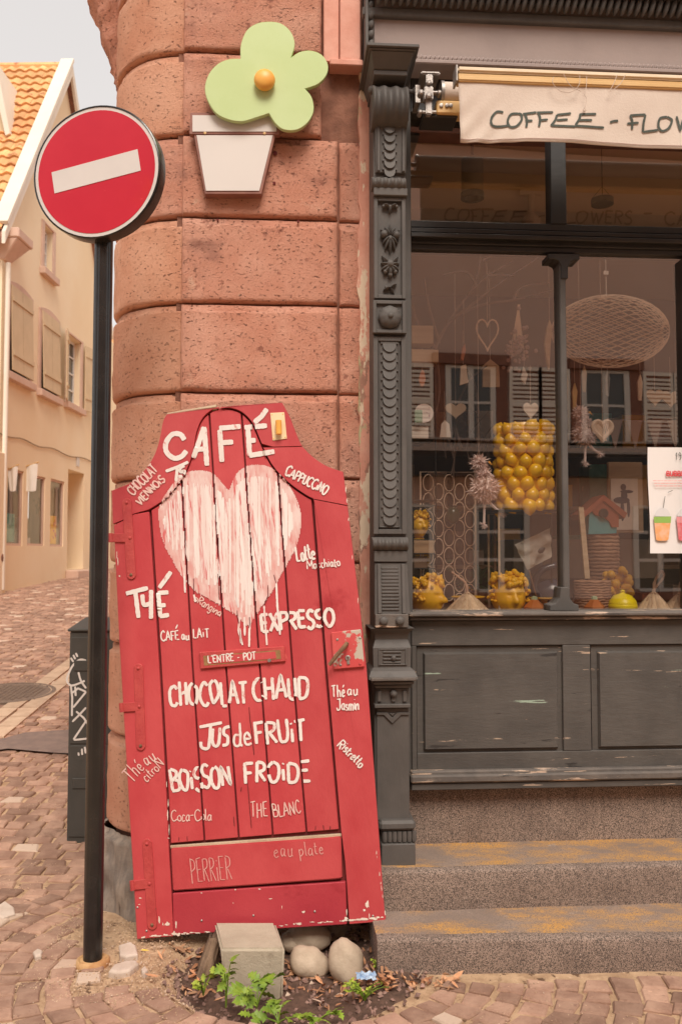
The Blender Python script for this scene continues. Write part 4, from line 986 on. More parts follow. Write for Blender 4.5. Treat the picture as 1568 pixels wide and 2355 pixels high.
for q in [(80, 850, 3, 20), (85, 885, 3, 22), (93, 962, 5, 5), (1300, 500, 3, 20), (1306, 560, 2, 16), (1315, 660, 3, 12), (1335, 860, 2, 20), (1365, 1090, 2, 20)]:
    x, y = D7(q[:2]); cp.append((x, y, q[2] * .43, q[3] * .43))
chips(cp)
m = MB(DM)           # long splits and drips in the planks
for pts in [[(785, 385), (790, 450), (800, 520), (812, 640)], [(770, 745), (780, 820), (798, 1030)], [(703, 970), (707, 1020)], [(745, 812), (741, 835)], [(412, 1080), (411, 1100)], [(455, 1075), (456, 1100)], [(1140, 1020), (1138, 1040)], [(1180, 1015), (1184, 1040)], [(1218, 1020), (1216, 1040)]]:
    P = [D8(p) for p in pts]; ribbons(m, [P], 1.8, lambda x, y, l: Vector((DF.L(x, y, YP)[0], YP - .0030 - l, DF.L(x, y, YP)[1])), R, 3, rough=.5)
for pts in [[(490, 975), (492, 1060)], [(620, 950), (627, 1090)], [(722, 1145), (724, 1180), (732, 1215)], [(788, 1180), (790, 1220), (784, 1240)], [(918, 955), (930, 1000)], [(886, 1010), (887, 1065), (866, 1118)], [(612, 740), (615, 800)]]:
    P = [D7(p) for p in pts]; ribbons(m, [P], 1.7, lambda x, y, l: Vector((DF.L(x, y, YP)[0], YP - .0060 - l, DF.L(x, y, YP)[1])), R, 3, rough=.5)
m.build('splits', m_groove, door, fix=False)

panel_poly = [(x, y + 2) for x, y in arch] + off(G6, -3) + [(782, 1908), (390, 1940)] + off(G1, 3)[::-1]
allg = [(l, w_) for l, w_ in zip(lines, (3.4, 2.5, 2.5, 2.5, 2.5, 3.4))]
def near_arch(x, y):
    for a in arch[::2]:
        if (a[0] - x) ** 2 + (a[1] - y) ** 2 < 12: return True
    return False
def dkeep(x, y):
    if y < 1940:
        for l, w_ in allg:
            if y > ytop(xon(l, y)) - 2 and abs(x - xon(l, y)) < w_: return False
        if near_arch(x, y): return False
    return True
def dfn(x, y, l, extra=0):
    yb = (YP - .0036 if inpoly(x, y, panel_poly) else YF - .0036) - l - extra
    s_, z_ = DF.L(x, y, yb); return Vector((s_, yb, z_))
# the heart
hc = [(675, 500), (640, 465), (590, 415), (530, 398), (460, 405), (400, 440), (340, 520), (303, 590), (302, 680), (325, 780), (370, 870), (430, 970), (510, 1050), (600, 1100), (700, 1160), (745, 1200), (775, 1225), (815, 1180), (850, 1120), (900, 1050), (950, 960), (1000, 870), (1040, 780), (1060, 680), (1050, 590), (1010, 500), (950, 420), (880, 375), (800, 368), (740, 390), (700, 440)]
HP = smooth_path([D7(p) for p in hc], 5, True)
inner = smooth_path([D7(p) for p in [(672, 560), (640, 520), (560, 465), (470, 470), (400, 510), (345, 590), (330, 680), (360, 790), (400, 850), (445, 935), (540, 1000), (650, 1040), (730, 1130), (770, 1170), (810, 1110), (850, 1000), (900, 960), (960, 860), (1010, 740), (1020, 640), (990, 540), (930, 455), (850, 430), (760, 440), (700, 500)]], 4, True)
def fill(name, poly, mt, extra, seed, label):
    m = MB(DM); x0 = min(p[0] for p in poly); x1 = max(p[0] for p in poly); x = x0 + .8; w_ = 2.1; r_ = random.Random(seed)
    while x < x1:
        ys_ = []
        for a, b in zip(poly, poly[1:] + poly[:1]):
            if (a[0] > x) != (b[0] > x): ys_.append(a[1] + (b[1] - a[1]) * (x - a[0]) / (b[0] - a[0]))
        ys_.sort()
        for ya, yb in zip(ys_[::2], ys_[1::2]):
            ya += r_.uniform(-1, 1); yb += r_.uniform(-1.5, 3.0); n = max(1, int((yb - ya) / 5))
            for k in range(n):
                p, q = ya + (yb - ya) * k / n, ya + (yb - ya) * (k + 1) / n
                if not dkeep(x + w_ / 2, (p + q) / 2): continue
                m.add([dfn(x, p, 0, extra), dfn(x + w_, p, 0, extra), dfn(x + w_, q, 0, extra), dfn(x, q, 0, extra)], [(0, 1, 2, 3)])
        x += w_
    return tag(m.build(name, mt, door, fix=False), label)
ph_ = fill('painted_heart', HP, m_heartrim, 0, 4, 'big brushed white heart painted across the planks')
m = MB(DM)
r_ = random.Random(5)
# brushed vertical strokes inside the heart
for i in range(100):
    x = r_.uniform(min(p[0] for p in inner), max(p[0] for p in inner))
    ys_ = []
    for a, b in zip(inner, inner[1:] + inner[:1]):
        if (a[0] > x) != (b[0] > x): ys_.append(a[1] + (b[1] - a[1]) * (x - a[0]) / (b[0] - a[0]))
    ys_.sort()
    for ya, yb in zip(ys_[::2], ys_[1::2]):
        ya += abs(r_.gauss(0, 8)) * (r_.random() < .6); yb -= abs(r_.gauss(0, 22)) * (r_.random() < .7)
        if yb - ya < 8: continue
        tilt = r_.uniform(-.01, .02); ln = yb - ya; n = 4
        ribbons(m, [[(x + (tilt * ln + r_.uniform(-.6, .6)) * k / n, ya + ln * k / n) for k in range(n + 1)]], r_.uniform(1.8, 6), lambda X, Y, l, e=.0004 + i * .000006: dfn(X, Y, 0, e), r_, 4, dkeep, .35)
tag(m.build('brush_strokes', m_heart, ph_, fix=False), None)
m = MB(DM)
drips = [[(735, 1180), (728, 1250), (750, 1330)], [(790, 1190), (786, 1260), (785, 1340)], [(760, 1180), (762, 1280)], [(930, 1000), (935, 1120), (950, 1275)], [(865, 1120), (872, 1230), (880, 1330)], [(440, 960), (443, 1050)], [(735, 1240), (742, 1320)], [(490, 1060), (500, 1100)]]
for dpts in drips:
    ribbons(m, [[D7(p) for p in dpts]], 4.5, lambda X, Y, l: dfn(X, Y, l, .0015), r_, 4, dkeep, .4)
tag(m.build('paint_drips', m_heart, ph_, fix=False), None)
# words
def dword(text, p0, p1, h, th, mt, conv, seed, jit=.03, label=None, extra=.0008, gap=.16, rough=.2):
    rr_ = random.Random(seed); m = MB(DM); a, b = conv(p0), conv(p1)
    ribbons(m, glyphs(text, a, b, h * .4304, rr_, jit, gap), th, lambda x, y, l: dfn(x, y, l, extra), rr_, 3.0, dkeep, rough)
    o = m.build('painted_word', mt, door, fix=False); return tag(o, label)
def q(s): return [tuple(map(float, t.split(','))) for t in s.split()]
def draw(raw, th, mt, conv, seed, label, extra=.0008):
    rr_ = random.Random(seed); m = MB(DM); S = []
    for r in raw:
        P = q(r.strip('~')); P = smooth_path(P, 6) if r[0] == '~' else P; S.append([conv(p) for p in P])
    ribbons(m, S, th, lambda x, y, l: dfn(x, y, l, extra), rr_, 3.0, dkeep, .16); return tag(m.build('painted_word', mt, door, fix=False), label)
draw(['~440,235 418,205 375,205 342,250 345,300 385,332 425,322 450,292', '488,330 545,165', '545,165 560,372', '500,285 550,282', '628,180 640,352', '625,172 740,162', '632,250 700,245', '778,165 788,320', '760,168 880,158', '785,238 820,236', '785,318 920,296', '812,142 852,108 880,68'], 11.5, m_white, D7, 1, 'white painted word CAFÉ')
draw(['340,402 400,380 460,352', '402,385 395,455', '~440,372 418,385 420,405 440,400 432,425 408,430'], 7, m_white, D7, 2, 'small white painted letters TS')
dword('CHOCOLAT', (165, 532), (300, 398), 52, 3.4, m_thin, D7, 3, label='thin painted word CHOCOLAT', gap=.08); dword('VIENNOiS', (205, 585), (338, 448), 42, 3.6, m_thin, D7, 4, label='thin painted word VIENNOiS', gap=.1)
dword('CAPPUCCiNO', (972, 418), (1192, 528), 52, 3.8, m_white, D7, 5, label='white painted word CAPPUCCiNO', gap=.08)
draw(['128,1055 245,1025', '178,1045 195,1185', '~215,1060 225,1115 270,1100', '262,1035 262,1190', '300,1050 312,1180', '298,1052 355,1048', '305,1120 340,1116', '308,1178 358,1168', '305,1025 335,985 368,938'], 10, m_white, D7, 6, 'white painted word THÉ')
dword('Latte', (1038, 882), (1138, 868), 84, 4.6, m_white, D7, 7, label='white painted word Latte', gap=.02)
dword('Macchiato', (1094, 924), (1272, 908), 46, 2.8, m_white, D7, 8, label='white painted word Macchiato', gap=.06)
dword('oRangina', (488, 1092), (628, 1178), 42, 2.6, m_thin, D7, 9, label='thin painted word oRangina', gap=.06)
dword('CAFÉ', (315, 1308), (412, 1300), 52, 3.0, m_white, D7, 10, label='thin white words CAFÉ au LAiT', gap=.08); dword('au', (425, 1302), (466, 1300), 52, 3.0, m_white, D7, 11); dword('LAiT', (488, 1294), (572, 1288), 50, 3.0, m_white, D7, 12)
dword('EXPRESSO', (850, 1258), (1240, 1228), 92, 7.6, m_white, D7, 13, label='bold white painted word EXPRESSO', gap=.10)
dword('CHOCOLAT', (360, 388), (780, 358), 118, 7.2, m_white, D8, 15, label='bold white words CHOCOLAT CHAUD', gap=.12, jit=.05); dword('CHAUD', (808, 345), (1100, 330), 112, 7.4, m_white, D8, 16, gap=.10, jit=.04)
draw(['520,492 640,468', '~580,478 574,560 565,605 532,600 527,570', '~592,500 588,560 600,592 622,580 630,495', '~684,488 654,498 650,528 670,545 668,582 642,590'], 7.2, m_white, D8, 17, 'bold white words JUS de FRUiT')
dword('de', (700, 590), (800, 582), 118, 5.4, m_white, D8, 18, gap=.08); dword('FRUiT', (820, 585), (1092, 560), 112, 7.2, m_white, D8, 19, gap=.10)
dword('BOiSSON', (372, 842), (690, 800), 112, 7.2, m_white, D8, 20, label='bold white words BOiSSON FROiDE', gap=.09, jit=.04); dword('FROiDE', (760, 790), (1110, 780), 108, 7.4, m_white, D8, 21, gap=.12)
dword('Coca-Cola', (368, 998), (585, 990), 62, 2.4, m_thin, D8, 22, label='thin painted words Coca-Cola', gap=.04); dword('THE', (796, 975), (884, 970), 78, 2.6, m_thin, D8, 23, label='thin painted words THE BLANC'); dword('BLANC', (916, 975), (1062, 950), 68, 2.6, m_thin, D8, 24)
dword('PERRiER', (478, 1325), (694, 1302), 122, 2.4, m_faint, D8, 25, label='faint scratched word PERRiER', gap=.14); dword('eau', (916, 1192), (1020, 1186), 84, 2.4, m_faint, D8, 26, label='faint words eau plate'); dword('plate', (1052, 1184), (1182, 1168), 70, 2.4, m_faint, D8, 27)
dword('Thé', (1226, 330), (1296, 326), 66, 3.2, m_white, D8, 28, label='thin white words Thé au Jasmin'); dword('au', (1308, 322), (1365, 320), 60, 3.0, m_white, D8, 29); dword('Jasmin', (1252, 402), (1372, 400), 62, 3.0, m_white, D8, 30, gap=.08)
dword('Ristretto', (1252, 590), (1376, 712), 50, 3.4, m_white, D8, 31, label='white painted word Ristretto', gap=.06)
dword('Thé', (160, 790), (232, 716), 84, 2.6, m_thin, D8, 32, label='thin pink words Thé au citroN'); dword('au', (238, 702), (294, 662), 70, 2.6, m_thin, D8, 33); dword('citroN', (238, 788), (338, 694), 56, 2.4, m_thin, D8, 34, gap=.06)

# letter slot
def dbox(name, c, mt, y0, y1, par=None, bevel=.003, conv=D7): return dprism(name, [conv(p) for p in c], y0, y1, mt, par, bevel)
slot = dbox('letter_slot', [(518, 1368), (972, 1336), (978, 1418), (525, 1458)], m_iron, YP - .014, YP + .002)
tag(slot, 'red letter slot plate marked L\'ENTRE - POT')
dbox('slot_recess', [(540, 1388), (950, 1356), (955, 1404), (545, 1440)], mat('worn_brown_brass', (.22, .12, .05), (.36, .20, .08), scale=20, rough=.6), YP - .0150, YP - .0141, slot, 0)
dbox('slot_flap', [(560, 1392), (925, 1364), (930, 1402), (565, 1432)], m_red, YP - .0165, YP - .0151, slot, .0006)
rr_ = random.Random(41); m = MB(DM); ribbons(m, glyphs("L'ENTRE - POT", D7((566, 1426)), D7((822, 1406)), 17, rr_, .02, .1), 2.8, lambda x, y, l: Vector((DF.L(x, y, YP - .0172)[0], YP - .0172 - l, DF.L(x, y, YP - .0172)[1])), rr_, 3); tag(m.build('lettering', m_white, slot, fix=False), None)
m = MB(DM); a_, b_ = DF.L(*D7((893, 1412)), YP - .017); m.tube([(a_, YP - .016, b_), (a_, YP - .022, b_)], .008, 10); m.build('rivet', m_steel, slot)
# brass coloured holder at the top right
pl = dprism('holder_plate', [D7((897, 90)), (D7((972, 86))), D7((986, 228)), D7((910, 238))], YF - .006, YF - .001, mat('cream_enamel', (.78, .60, .34), (.82, .66, .42), scale=9, rough=.45), bevel=.0015)
tag(pl, 'cream coloured plate with a small round holder tube')
m = MB(DM); c0 = DF.L(*D7((942, 132)), YF - .02); c1 = DF.L(*D7((944, 205)), YF - .02); m.tube([(c0[0], YF - .024, c0[1]), (c1[0], YF - .024, c1[1])], .014, 16); m.build('holder_tube', m_orange, pl, smooth=50)
for p in ((907, 100), (965, 97), (915, 228), (978, 220)):
    m = MB(DM); c = DF.L(*D7(p), YF - .006); m.ball((c[0], YF - .006, c[1]), (.003, .002, .003), 8, 5); m.build('screw', m_orange, pl)
# lock plate, handle and keyhole
lk = dprism('lock_plate', [D7((1222, 1262)), D7((1380, 1246)), D8((1400, 170)), D8((1236, 184))], YF - .016, YF + .002, mat('flaked_lock_plate', (.56, .07, .07), (.62, .11, .10), scale=6, rough=.5, spots=[((.50, .43, .35), 11, .535, .02)]), bevel=.003)
m = MB(DM); P0 = DF.L(*D8((1302, 48)), YF - .05); P1 = DF.L(*D8((1212, 160)), YF - .05)
m.tube([(P0[0], YF - .014, P0[1]), (P0[0], YF - .045, P0[1])], .009, 10)
m.tube([(P0[0] + .006, YF - .046, P0[1] + .006), (P0[0] - .01, YF - .052, P0[1] - .012), ((P0[0] + P1[0]) / 2, YF - .055, (P0[1] + P1[1]) / 2), (P1[0], YF - .050, P1[1])], [.008, .0095, .0095, .008], 10)
m.build('handle', m_rust, lk, smooth=50)
m = MB(DM); K0 = DF.L(*D8((1312, 130)), YF - .018); m.lathe([(.012, .0), (.012, -.006), (.009, -.007)], c=(K0[0], YF - .0155, K0[1] + .006), n=14, axis='y'); m.box(K0[0] - .006, K0[0] + .006, YF - .0215, YF - .015, K0[1] - .022, K0[1] + .002); m.build('key_cylinder', m_steel, lk, bevel=.001)
m = MB(DM); m.box(K0[0] - .0015, K0[0] + .0015, YF - .0235, YF - .0216, K0[1] - .004, K0[1] + .008); m.ball((K0[0], YF - .0225, K0[1] + .008), .003, 6, 4); m.build('keyhole', m_groove, lk)
for p in ((1255, 25), (1376, 15), (1272, 160), (1376, 155)):
    m = MB(DM); c = DF.L(*D8(p), YF - .017); m.ball((c[0], YF - .0165, c[1]), (.006, .003, .006), 10, 6); m.build('screw', m_steel if p[0] != 1376 or p[1] < 100 else m_iron, lk)
# strap hinges
def hinge(ptop, pbot, pelbow, pend, conv, label):
    """flat vertical strap, with a short arm reaching over the door's edge"""
    T, B = DF.L(*conv(ptop), YF - .006), DF.L(*conv(pbot), YF - .006); E, N_ = DF.L(*conv(pelbow), YF - .006), DF.L(*conv(pend), YF - .006)
    w_ = .021; d = Vector((B[0] - T[0], B[1] - T[1])).normalized(); n_ = Vector((-d.y, d.x))
    def loop(c, a0, a1, r): return [(c[0] + r * (n_.x * math.cos(t) + d.x * math.sin(t)), c[1] + r * (n_.y * math.cos(t) + d.y * math.sin(t))) for t in [a0 + (a1 - a0) * i / 8 for i in range(9)]]
    P = loop(T, math.pi, 2 * math.pi, w_) + loop(B, 0, math.pi, w_)
    m = MB(DM); m.prism(P, lambda p, k: Vector((p[0], YF - .008 if k == 0 else YF + .001, p[1])), 0, 1); h = m.build('hinge', m_iron, door, bevel=.002); tag(h, label)
    m = MB(DM); e = Vector((N_[0] - E[0], N_[1] - E[1])).normalized(); k_ = Vector((-e.y, e.x)) * .020
    Q = [(E[0] + k_.x, E[1] + k_.y), (N_[0] + k_.x, N_[1] + k_.y), (N_[0] - k_.x, N_[1] - k_.y), (E[0] - k_.x, E[1] - k_.y)]
    m.prism(Q, lambda p, k: Vector((p[0], YF - .0085 if k == 0 else YF + .0005, p[1])), 0, 1); m.build('hinge_arm', m_iron, h, bevel=.002)
    m = MB(DM); m.tube([(N_[0], YF - .006, N_[1] + .020), (N_[0], YF - .006, N_[1] - .020)], .0105, 12); m.build('hinge_knuckle', m_iron, h, smooth=50)
    for c, mt_ in ((T, m_iron), (E, m_iron), (B, m_rust)):
        m = MB(DM); m.ball((c[0], YF - .009, c[1]), (.0075, .005, .0075), 10, 6); m.build('bolt', mt_, h, smooth=True)
hinge((132, 570), (156, 955), (150, 758), (46, 757), D7, 'topmost strap hinge with rusty bolts')
hinge((194, 178), (207, 592), (200, 382), (104, 388), D8, 'middle strap hinge')
hinge((240, 1115), (268, 1548), (254, 1328), (162, 1338), D8, 'lowest strap hinge with a black rusty bolt')
for p in ((532, 1525), (808, 1498), (1135, 1476), (238, 1580), (1445, 1500), (190, 1455)):
    m = MB(DM); c = DF.L(*D8(p), YF); m.ball((c[0], YF - .001, c[1]), (.005, .004, .005), 8, 5); m.build('screw', m_steel, door)

# ------------------------------------------------------------------ no-entry sign on its pole
pb_ = atz(214, 2216, 0.0); PT = at(240, 540, pb_.y + .0)
pole = thing('no_entry_sign', 'round red no-entry sign with a white bar on a glossy black pole', 'road sign', (pb_.x, pb_.y, 0))
topz = at(240, 300, pb_.y).z
leanx = at(239.5, 560, pb_.y).x - pb_.x
m = MB(); rp = .0385
def fl(t, h): return -.055 * (max(0, math.cos(t * 10)) ** 4)
k_ = (topz - .0) ; 
vs = []; n_ = 60
fluted0 = 0.32
for i, z in enumerate([-.05, 0, .3, fluted0, fluted0 + .02, 1, 1.6, 2.2, topz]):
    f_ = 0 if z <= fluted0 else 1
    for k in range(n_):
        t = 2 * math.pi * k / n_; r = rp * (1 + f_ * fl(t, 0)); vs.append((pb_.x + leanx * max(0, z) / 2.9 + r * math.cos(t), pb_.y + r * math.sin(t), z))
m.add(vs, [(i * n_ + k, i * n_ + (k + 1) % n_, (i + 1) * n_ + (k + 1) % n_, (i + 1) * n_ + k) for i in range(8) for k in range(n_)]); m.build('pole', m_black, pole, smooth=50)
m = MB(); m.lathe([(.066, -.02), (.068, .004), (.066, .018), (.058, .024), (.050, .018), (.044, .020), (.0395, .022)], c=(pb_.x, pb_.y, .0), n=30, wob=lambda t, h: .03 * math.sin(t * 5)); m.build('base_collar', mat('rusty_cream_collar', (.58, .36, .17), (.44, .22, .09), scale=22, rough=.75, bump=.4), pole, smooth=50)
# disc, turned a little to the right and tipped forward
dc = at(224, 397, pb_.y - .075)
rx_, rz_ = .292, .306
DMs = Matrix.Translation(dc) @ Matrix.Rotation(math.radians(-11), 4, 'Z') @ Matrix.Rotation(math.radians(-2), 4, 'Y')
def disc(prof, n=64): 
    m = MB(DMs); m.lathe([(r, y) for r, y in prof], n=n, axis='y', sq=(1, 1.0)); return m
RR = .277
disc([(RR - .004, .055), (RR + .006, .052), (RR + .008, .0), (RR + .006, -.010), (RR + .001, -.013), (RR, -.006)]).build('rim', m_black, pole, smooth=40)
disc([(RR - .001, .0), (RR - .001, -.009)]).build('white_border', m_signwhite, pole)
disc([(RR * .945, -.009), (RR * .945, -.0105)]).build('red_face', m_signred, pole)
m = MB(DMs @ Matrix.Rotation(math.radians(-7.6), 4, 'Y')); m.box(-RR * .705, RR * .705, -.0125, -.0106, -.0465, .0465); m.build('white_bar', m_signwhite, pole)
m = MB(); 
for dz in (-.18, .16): m.box(pb_.x + leanx - .05, pb_.x + leanx + .05, pb_.y - .05, pb_.y + .05, dc.z + dz - .018, dc.z + dz + .018)
m.build('pole_clamp', m_steel, pole, bevel=.004)

# ------------------------------------------------------------------ flower pot sign on the wall
n0 = -.10
fs_ = thing('flower_sign', 'wall sign of a pale green flower with an orange knob in a white flowerpot', 'sign', F.M @ Vector(F.V(545, 350, -.05)))
cc = lambda p: (p[0] * .43046 + 188.3, p[1] * .43046)       # crop units -> display pixels
def fpoly(name, pts, na, nb, mt, bev=.002, conv=cc, par=None, seg=1):
    m = MB(F.M); P = [conv(p) for p in pts]; m.prism(P, lambda p, d: Vector((F.L(p[0], p[1], na)[0], na if d == 0 else nb, F.L(p[0], p[1], na)[1])), 0, 1); return m.build(name, mt, par or fs_, bevel=bev, seg=seg)
fl_ = [(990, 116), (1060, 124), (1115, 168), (1137, 235), (1117, 308), (1160, 280), (1220, 270), (1280, 292), (1314, 345), (1306, 400), (1262, 448), (1192, 474), (1228, 520), (1238, 590), (1208, 652), (1150, 692), (1080, 692), (1034, 658), (1000, 605), (930, 628), (860, 648), (790, 640), (720, 606), (675, 540), (658, 470), (680, 395), (730, 340), (790, 316), (848, 314), (850, 240), (880, 165), (930, 128)]
fl_s = []
cusp = {(1117, 308), (1192, 474), (848, 314), (1000, 605)}
seg_ = []; order = fl_[4:] + fl_[:5]
for p in order:
    seg_.append(p)
    if p in cusp and len(seg_) > 1: fl_s += smooth_path(seg_, 4)[:-1]; seg_ = [p]
fpoly('green_flower', fl_s, n0 - .045, n0 - .020, m_green, .002)
fpoly('flower_edge', [((x - 950) * .998 + 950, (y - 400) * .998 + 400) for x, y in fl_s], n0 - .0195, n0 - .006, m_greenedge, 0)
m = MB(F.M); kc = F.V(*cc((977, 440)), n0 - .05); m.lathe([(.040, 0), (.047, -.012), (.050, -.026), (.046, -.040), (.030, -.050), (.004, -.054)], c=(kc.x, n0 - .045, kc.z), n=28, axis='y'); m.build('orange_knob', m_orange, fs_, smooth=60)
fpoly('pot_frame', [(598, 712), (1036, 712), (960, 1036), (658, 1036)], n0 + .0, -.046, m_potedge)
fpoly('pot_body', [(614, 722), (1020, 722), (948, 1018), (664, 1018)], n0 - .004, n0 - .0005, m_pot, .0)
fpoly('pot_rim_frame', [(580, 600), (1058, 606), (1058, 718), (576, 716)], n0 - .005, n0 - .0045 + .035, m_potedge, .002)
fpoly('pot_rim', [(592, 615), (1040, 618), (1040, 702), (592, 702)], n0 - .0085, n0 - .0055, m_pot, 0)
for p in ((659, 710), (976, 712)):
    m = MB(F.M); c = F.V(*cc(p), n0 - .006); m.lathe([(.0065, 0), (.0065, -.003), (.003, -.0035)], c=(c.x, n0 - .005, c.z), n=12, axis='y'); m.build('screw', m_bar, fs_)
# small drilled holes / stubs in the wall near the sign are part of the stone
for (u, v, r_) in ((633, 352, .010), (361, 674, .009), (631, 421, .007), (501, 505, .005), (686, 508, .005)):
    if u > 409: 
        m = MB(F.M); s_, z_ = F.L(u, v, -.05); m.lathe([(r_, .0), (r_ * .9, .02)], c=(s_, -.052, z_), n=10, axis='y'); m.build('wall_hole', m_groove, bld)

# ------------------------------------------------------------------ utility cabinet with graffiti
cb = atz(154, 1930, .045); Yc = cb.y
cabt = at(154, 1452, Yc).z
cabx1 = cb.x + .46
cab = thing('utility_cabinet', 'dark grey street cabinet with white marker graffiti behind the sign pole', 'cabinet', (cb.x, Yc, .02))
m = MB(); m.box(cb.x, cabx1, Yc, Yc + .32, -.02, cabt); m.build('cabinet_body', m_cab, cab, bevel=.006)
m = MB(); zt = cabt
m.add([(cb.x - .01, Yc - .012, zt + .001), (cabx1, Yc - .012, zt + .001), (cabx1, Yc + .34, zt + .001), (cb.x - .01, Yc + .34, zt + .001), (cb.x - .01, Yc - .012, zt + .016), (cabx1, Yc - .012, zt + .016), (cabx1, Yc + .34, zt + .06), (cb.x - .01, Yc + .34, zt + .06)], [(0, 3, 2, 1), (4, 5, 6, 7), (0, 1, 5, 4), (1, 2, 6, 5), (2, 3, 7, 6), (3, 0, 4, 7)]); m.build('cabinet_lid', m_cab, cab, bevel=.004)
zm = at(170, 1712, Yc).z
m = MB(); m.box(cb.x + .012, cabx1 - .01, Yc - .006, Yc + .01, zm + .006, zt - .03); m.build('upper_door', m_cab, cab, bevel=.003)
m = MB(); m.box(cb.x + .012, cabx1 - .01, Yc - .006, Yc + .01, .06, zm - .004); m.build('lower_door', m_cab, cab, bevel=.003)
for v in (1530, 1800):
    m = MB(); z_ = at(170, v, Yc).z; m.box(cb.x + .03, cb.x + .11, Yc - .012, Yc - .0062, z_ - .03, z_ + .03); m.build('hinge_cover', m_cab, cab, bevel=.006)
cg = lambda p: (p[0] * .44, p[1] * .44 + 1318.4)
raw = ['372,440 386,462', '385,425 396,448', '398,415 408,436', '~452,455 420,450 385,478 362,520 352,560 375,585 420,572 445,560', '~412,515 425,560 452,600', '372,580 380,650 378,745', '378,625 410,600 452,618', '452,618 385,700', '380,775 420,735 452,700', '400,720 440,755 470,800', '452,770 386,868', '388,870 460,862', '395,590 398,640', '412,935 414,952', '430,915 432,948', '445,905 450,940']
S = []
for r in raw:
    P = q(r.strip('~')); P = smooth_path(P, 6) if r[0] == '~' else P; S.append([cg(p) for p in P])
m = MB(); rr_ = random.Random(9)
def cfn(x, y, l): p = at(x, y, Yc - .0085 - l); return p
ribbons(m, S, 4.6, cfn, rr_, 3); tag(m.build('graffiti', m_graf, cab, fix=False), None)

# ------------------------------------------------------------------ what lies in the pit
ck = thing('concrete_block', 'squared weathered concrete block standing in front of the red door\'s bottom edge', 'block', atz(582, 2290, -.05))
f0, f1 = atz(512, 2296, -.06), atz(650, 2290, -.06); Yb = (f0.y + f1.y) / 2 + .02
tl, tr_ = at(508, 2184, Yb), at(656, 2178, Yb); bl_, br_ = at(520, 2300, Yb), at(648, 2292, Yb)
btl, btr = at(494, 2112, Yb + .27), at(628, 2108, Yb + .27)
m = MB(); zt_ = (tl.z + tr_.z) / 2
vs = [(bl_.x, Yb, -.12), (br_.x, Yb, -.12), (br_.x, Yb + .27, -.12), (bl_.x + .0, Yb + .27, -.12), (tl.x, Yb, zt_), (tr_.x, Yb, zt_), (btr.x + .01, Yb + .25, zt_), (btl.x, Yb + .25, zt_)]
m.add(vs, [(0, 3, 2, 1), (4, 5, 6, 7), (0, 1, 5, 4), (1, 2, 6, 5), (2, 3, 7, 6), (3, 0, 4, 7)]); m.build('block', m_concrete, ck, bevel=.010, seg=3, smooth=50)
def rock(name, label, u, v, z, r, mt, seed, sq=(1, 1, 1), rot=0, cat='stone', cut=0):
    c = atz(u, v, z); o_M = Matrix.Translation(c) @ Matrix.Rotation(rot, 4, 'Y')
    m = MB(o_M); bm = bmesh.new(); bmesh.ops.create_icosphere(bm, subdivisions=3, radius=1)
    vs = []
    for p in bm.verts:
        d = p.co; k = 1 + .30 * nz(d.x * 1.1 + seed, d.y * 1.1, d.z * 1.1) + .03 * nz(d.x * 4 + seed, d.y * 4, d.z * 4); q_ = d * k
        if cut: q_.x += cut * max(0, q_.z) 
        vs.append((q_.x * r * sq[0], q_.y * r * sq[1], q_.z * r * sq[2]))
    m.add(vs, [[v_.index for v_ in f.verts] for f in bm.faces]); bm.free()
    o = m.build(name, mt, None, smooth='all', origin=c); return tag(o, label, cat)
rock('round_stone', 'pale flattened stone with a lumpy shoulder, just right of the concrete block', 712, 2212, -.02, .088, m_pebble, 1, (1, .7, .72), .5)
rock('round_stone', 'egg-shaped grey brown stone standing nearest to the granite step', 795, 2212, .0, .080, m_pebble, 4, (.86, .8, 1.15), -.25)
rock('round_stone', 'rounded stone tucked under the door behind the pale lumpy one', 708, 2150, .0, .085, m_pebble, 8, (1.1, .8, .75), 0)
rock('round_stone', 'dark stone half hidden beside the concrete block under the door', 668, 2165, -.02, .05, m_pebble, 12, (1, .8, .8), 0)
# rotten wood stump
ws = atz(470, 2240, -.04)
m = MB()
def wf(a, b):
    t = a * 2 * math.pi; r = .036 * (1 - .35 * b) * (1 + .35 * nz(math.cos(t) * 2, math.sin(t) * 2, b * 2) + .12 * math.sin(t * 9))
    return (ws.x + r * 1.15 * math.cos(t) + .045 * b - .01, ws.y + .05 + r * 1.5 * math.sin(t) + .05 * b, -.10 + b * (.17 + .05 * nz(t * 2)))
m.grid(36, 14, wf); m.f.append(tuple(14 * 37 + i for i in range(36)))
tag(m.build('wood_stump', m_bark, None, smooth='all', origin=(ws.x, ws.y, -.08)), 'splintered dark rotten wood leaning on the left side of the concrete block', 'wood')
# loose white stones by the pole
def chunk(label, px, h, seed):
    P = [atz(x, y + 10, .006) for x, y in px]; c = sum(P, Vector()) / len(P); m = MB(); rr = random.Random(seed)
    n = len(P); r0_ = [(p.x, p.y, -.02) for p in P]; r1_ = [(p.x, p.y, h - .006) for p in P]; r2_ = [(c.x + (p.x - c.x) * .86, c.y + (p.y - c.y) * .86, h + rr.uniform(-.003, .003)) for p in P]
    m.add(r0_ + r1_ + r2_, [(i, (i + 1) % n, n + (i + 1) % n, n + i) for i in range(n)] + [(n + i, n + (i + 1) % n, 2 * n + (i + 1) % n, 2 * n + i) for i in range(n)] + [tuple(range(2 * n, 3 * n))])
    tag(m.build('loose_stone', m_palestone, None, bevel=.002, origin=(c.x, c.y, 0)), label, 'stone')
m_palestone = mat('pale_pink_stone', (.52, .41, .33), (.60, .49, .41), scale=14, rough=.85, bump=.5, bscale=60, spots=[((.45, .32, .25), 20, .66, .05)])
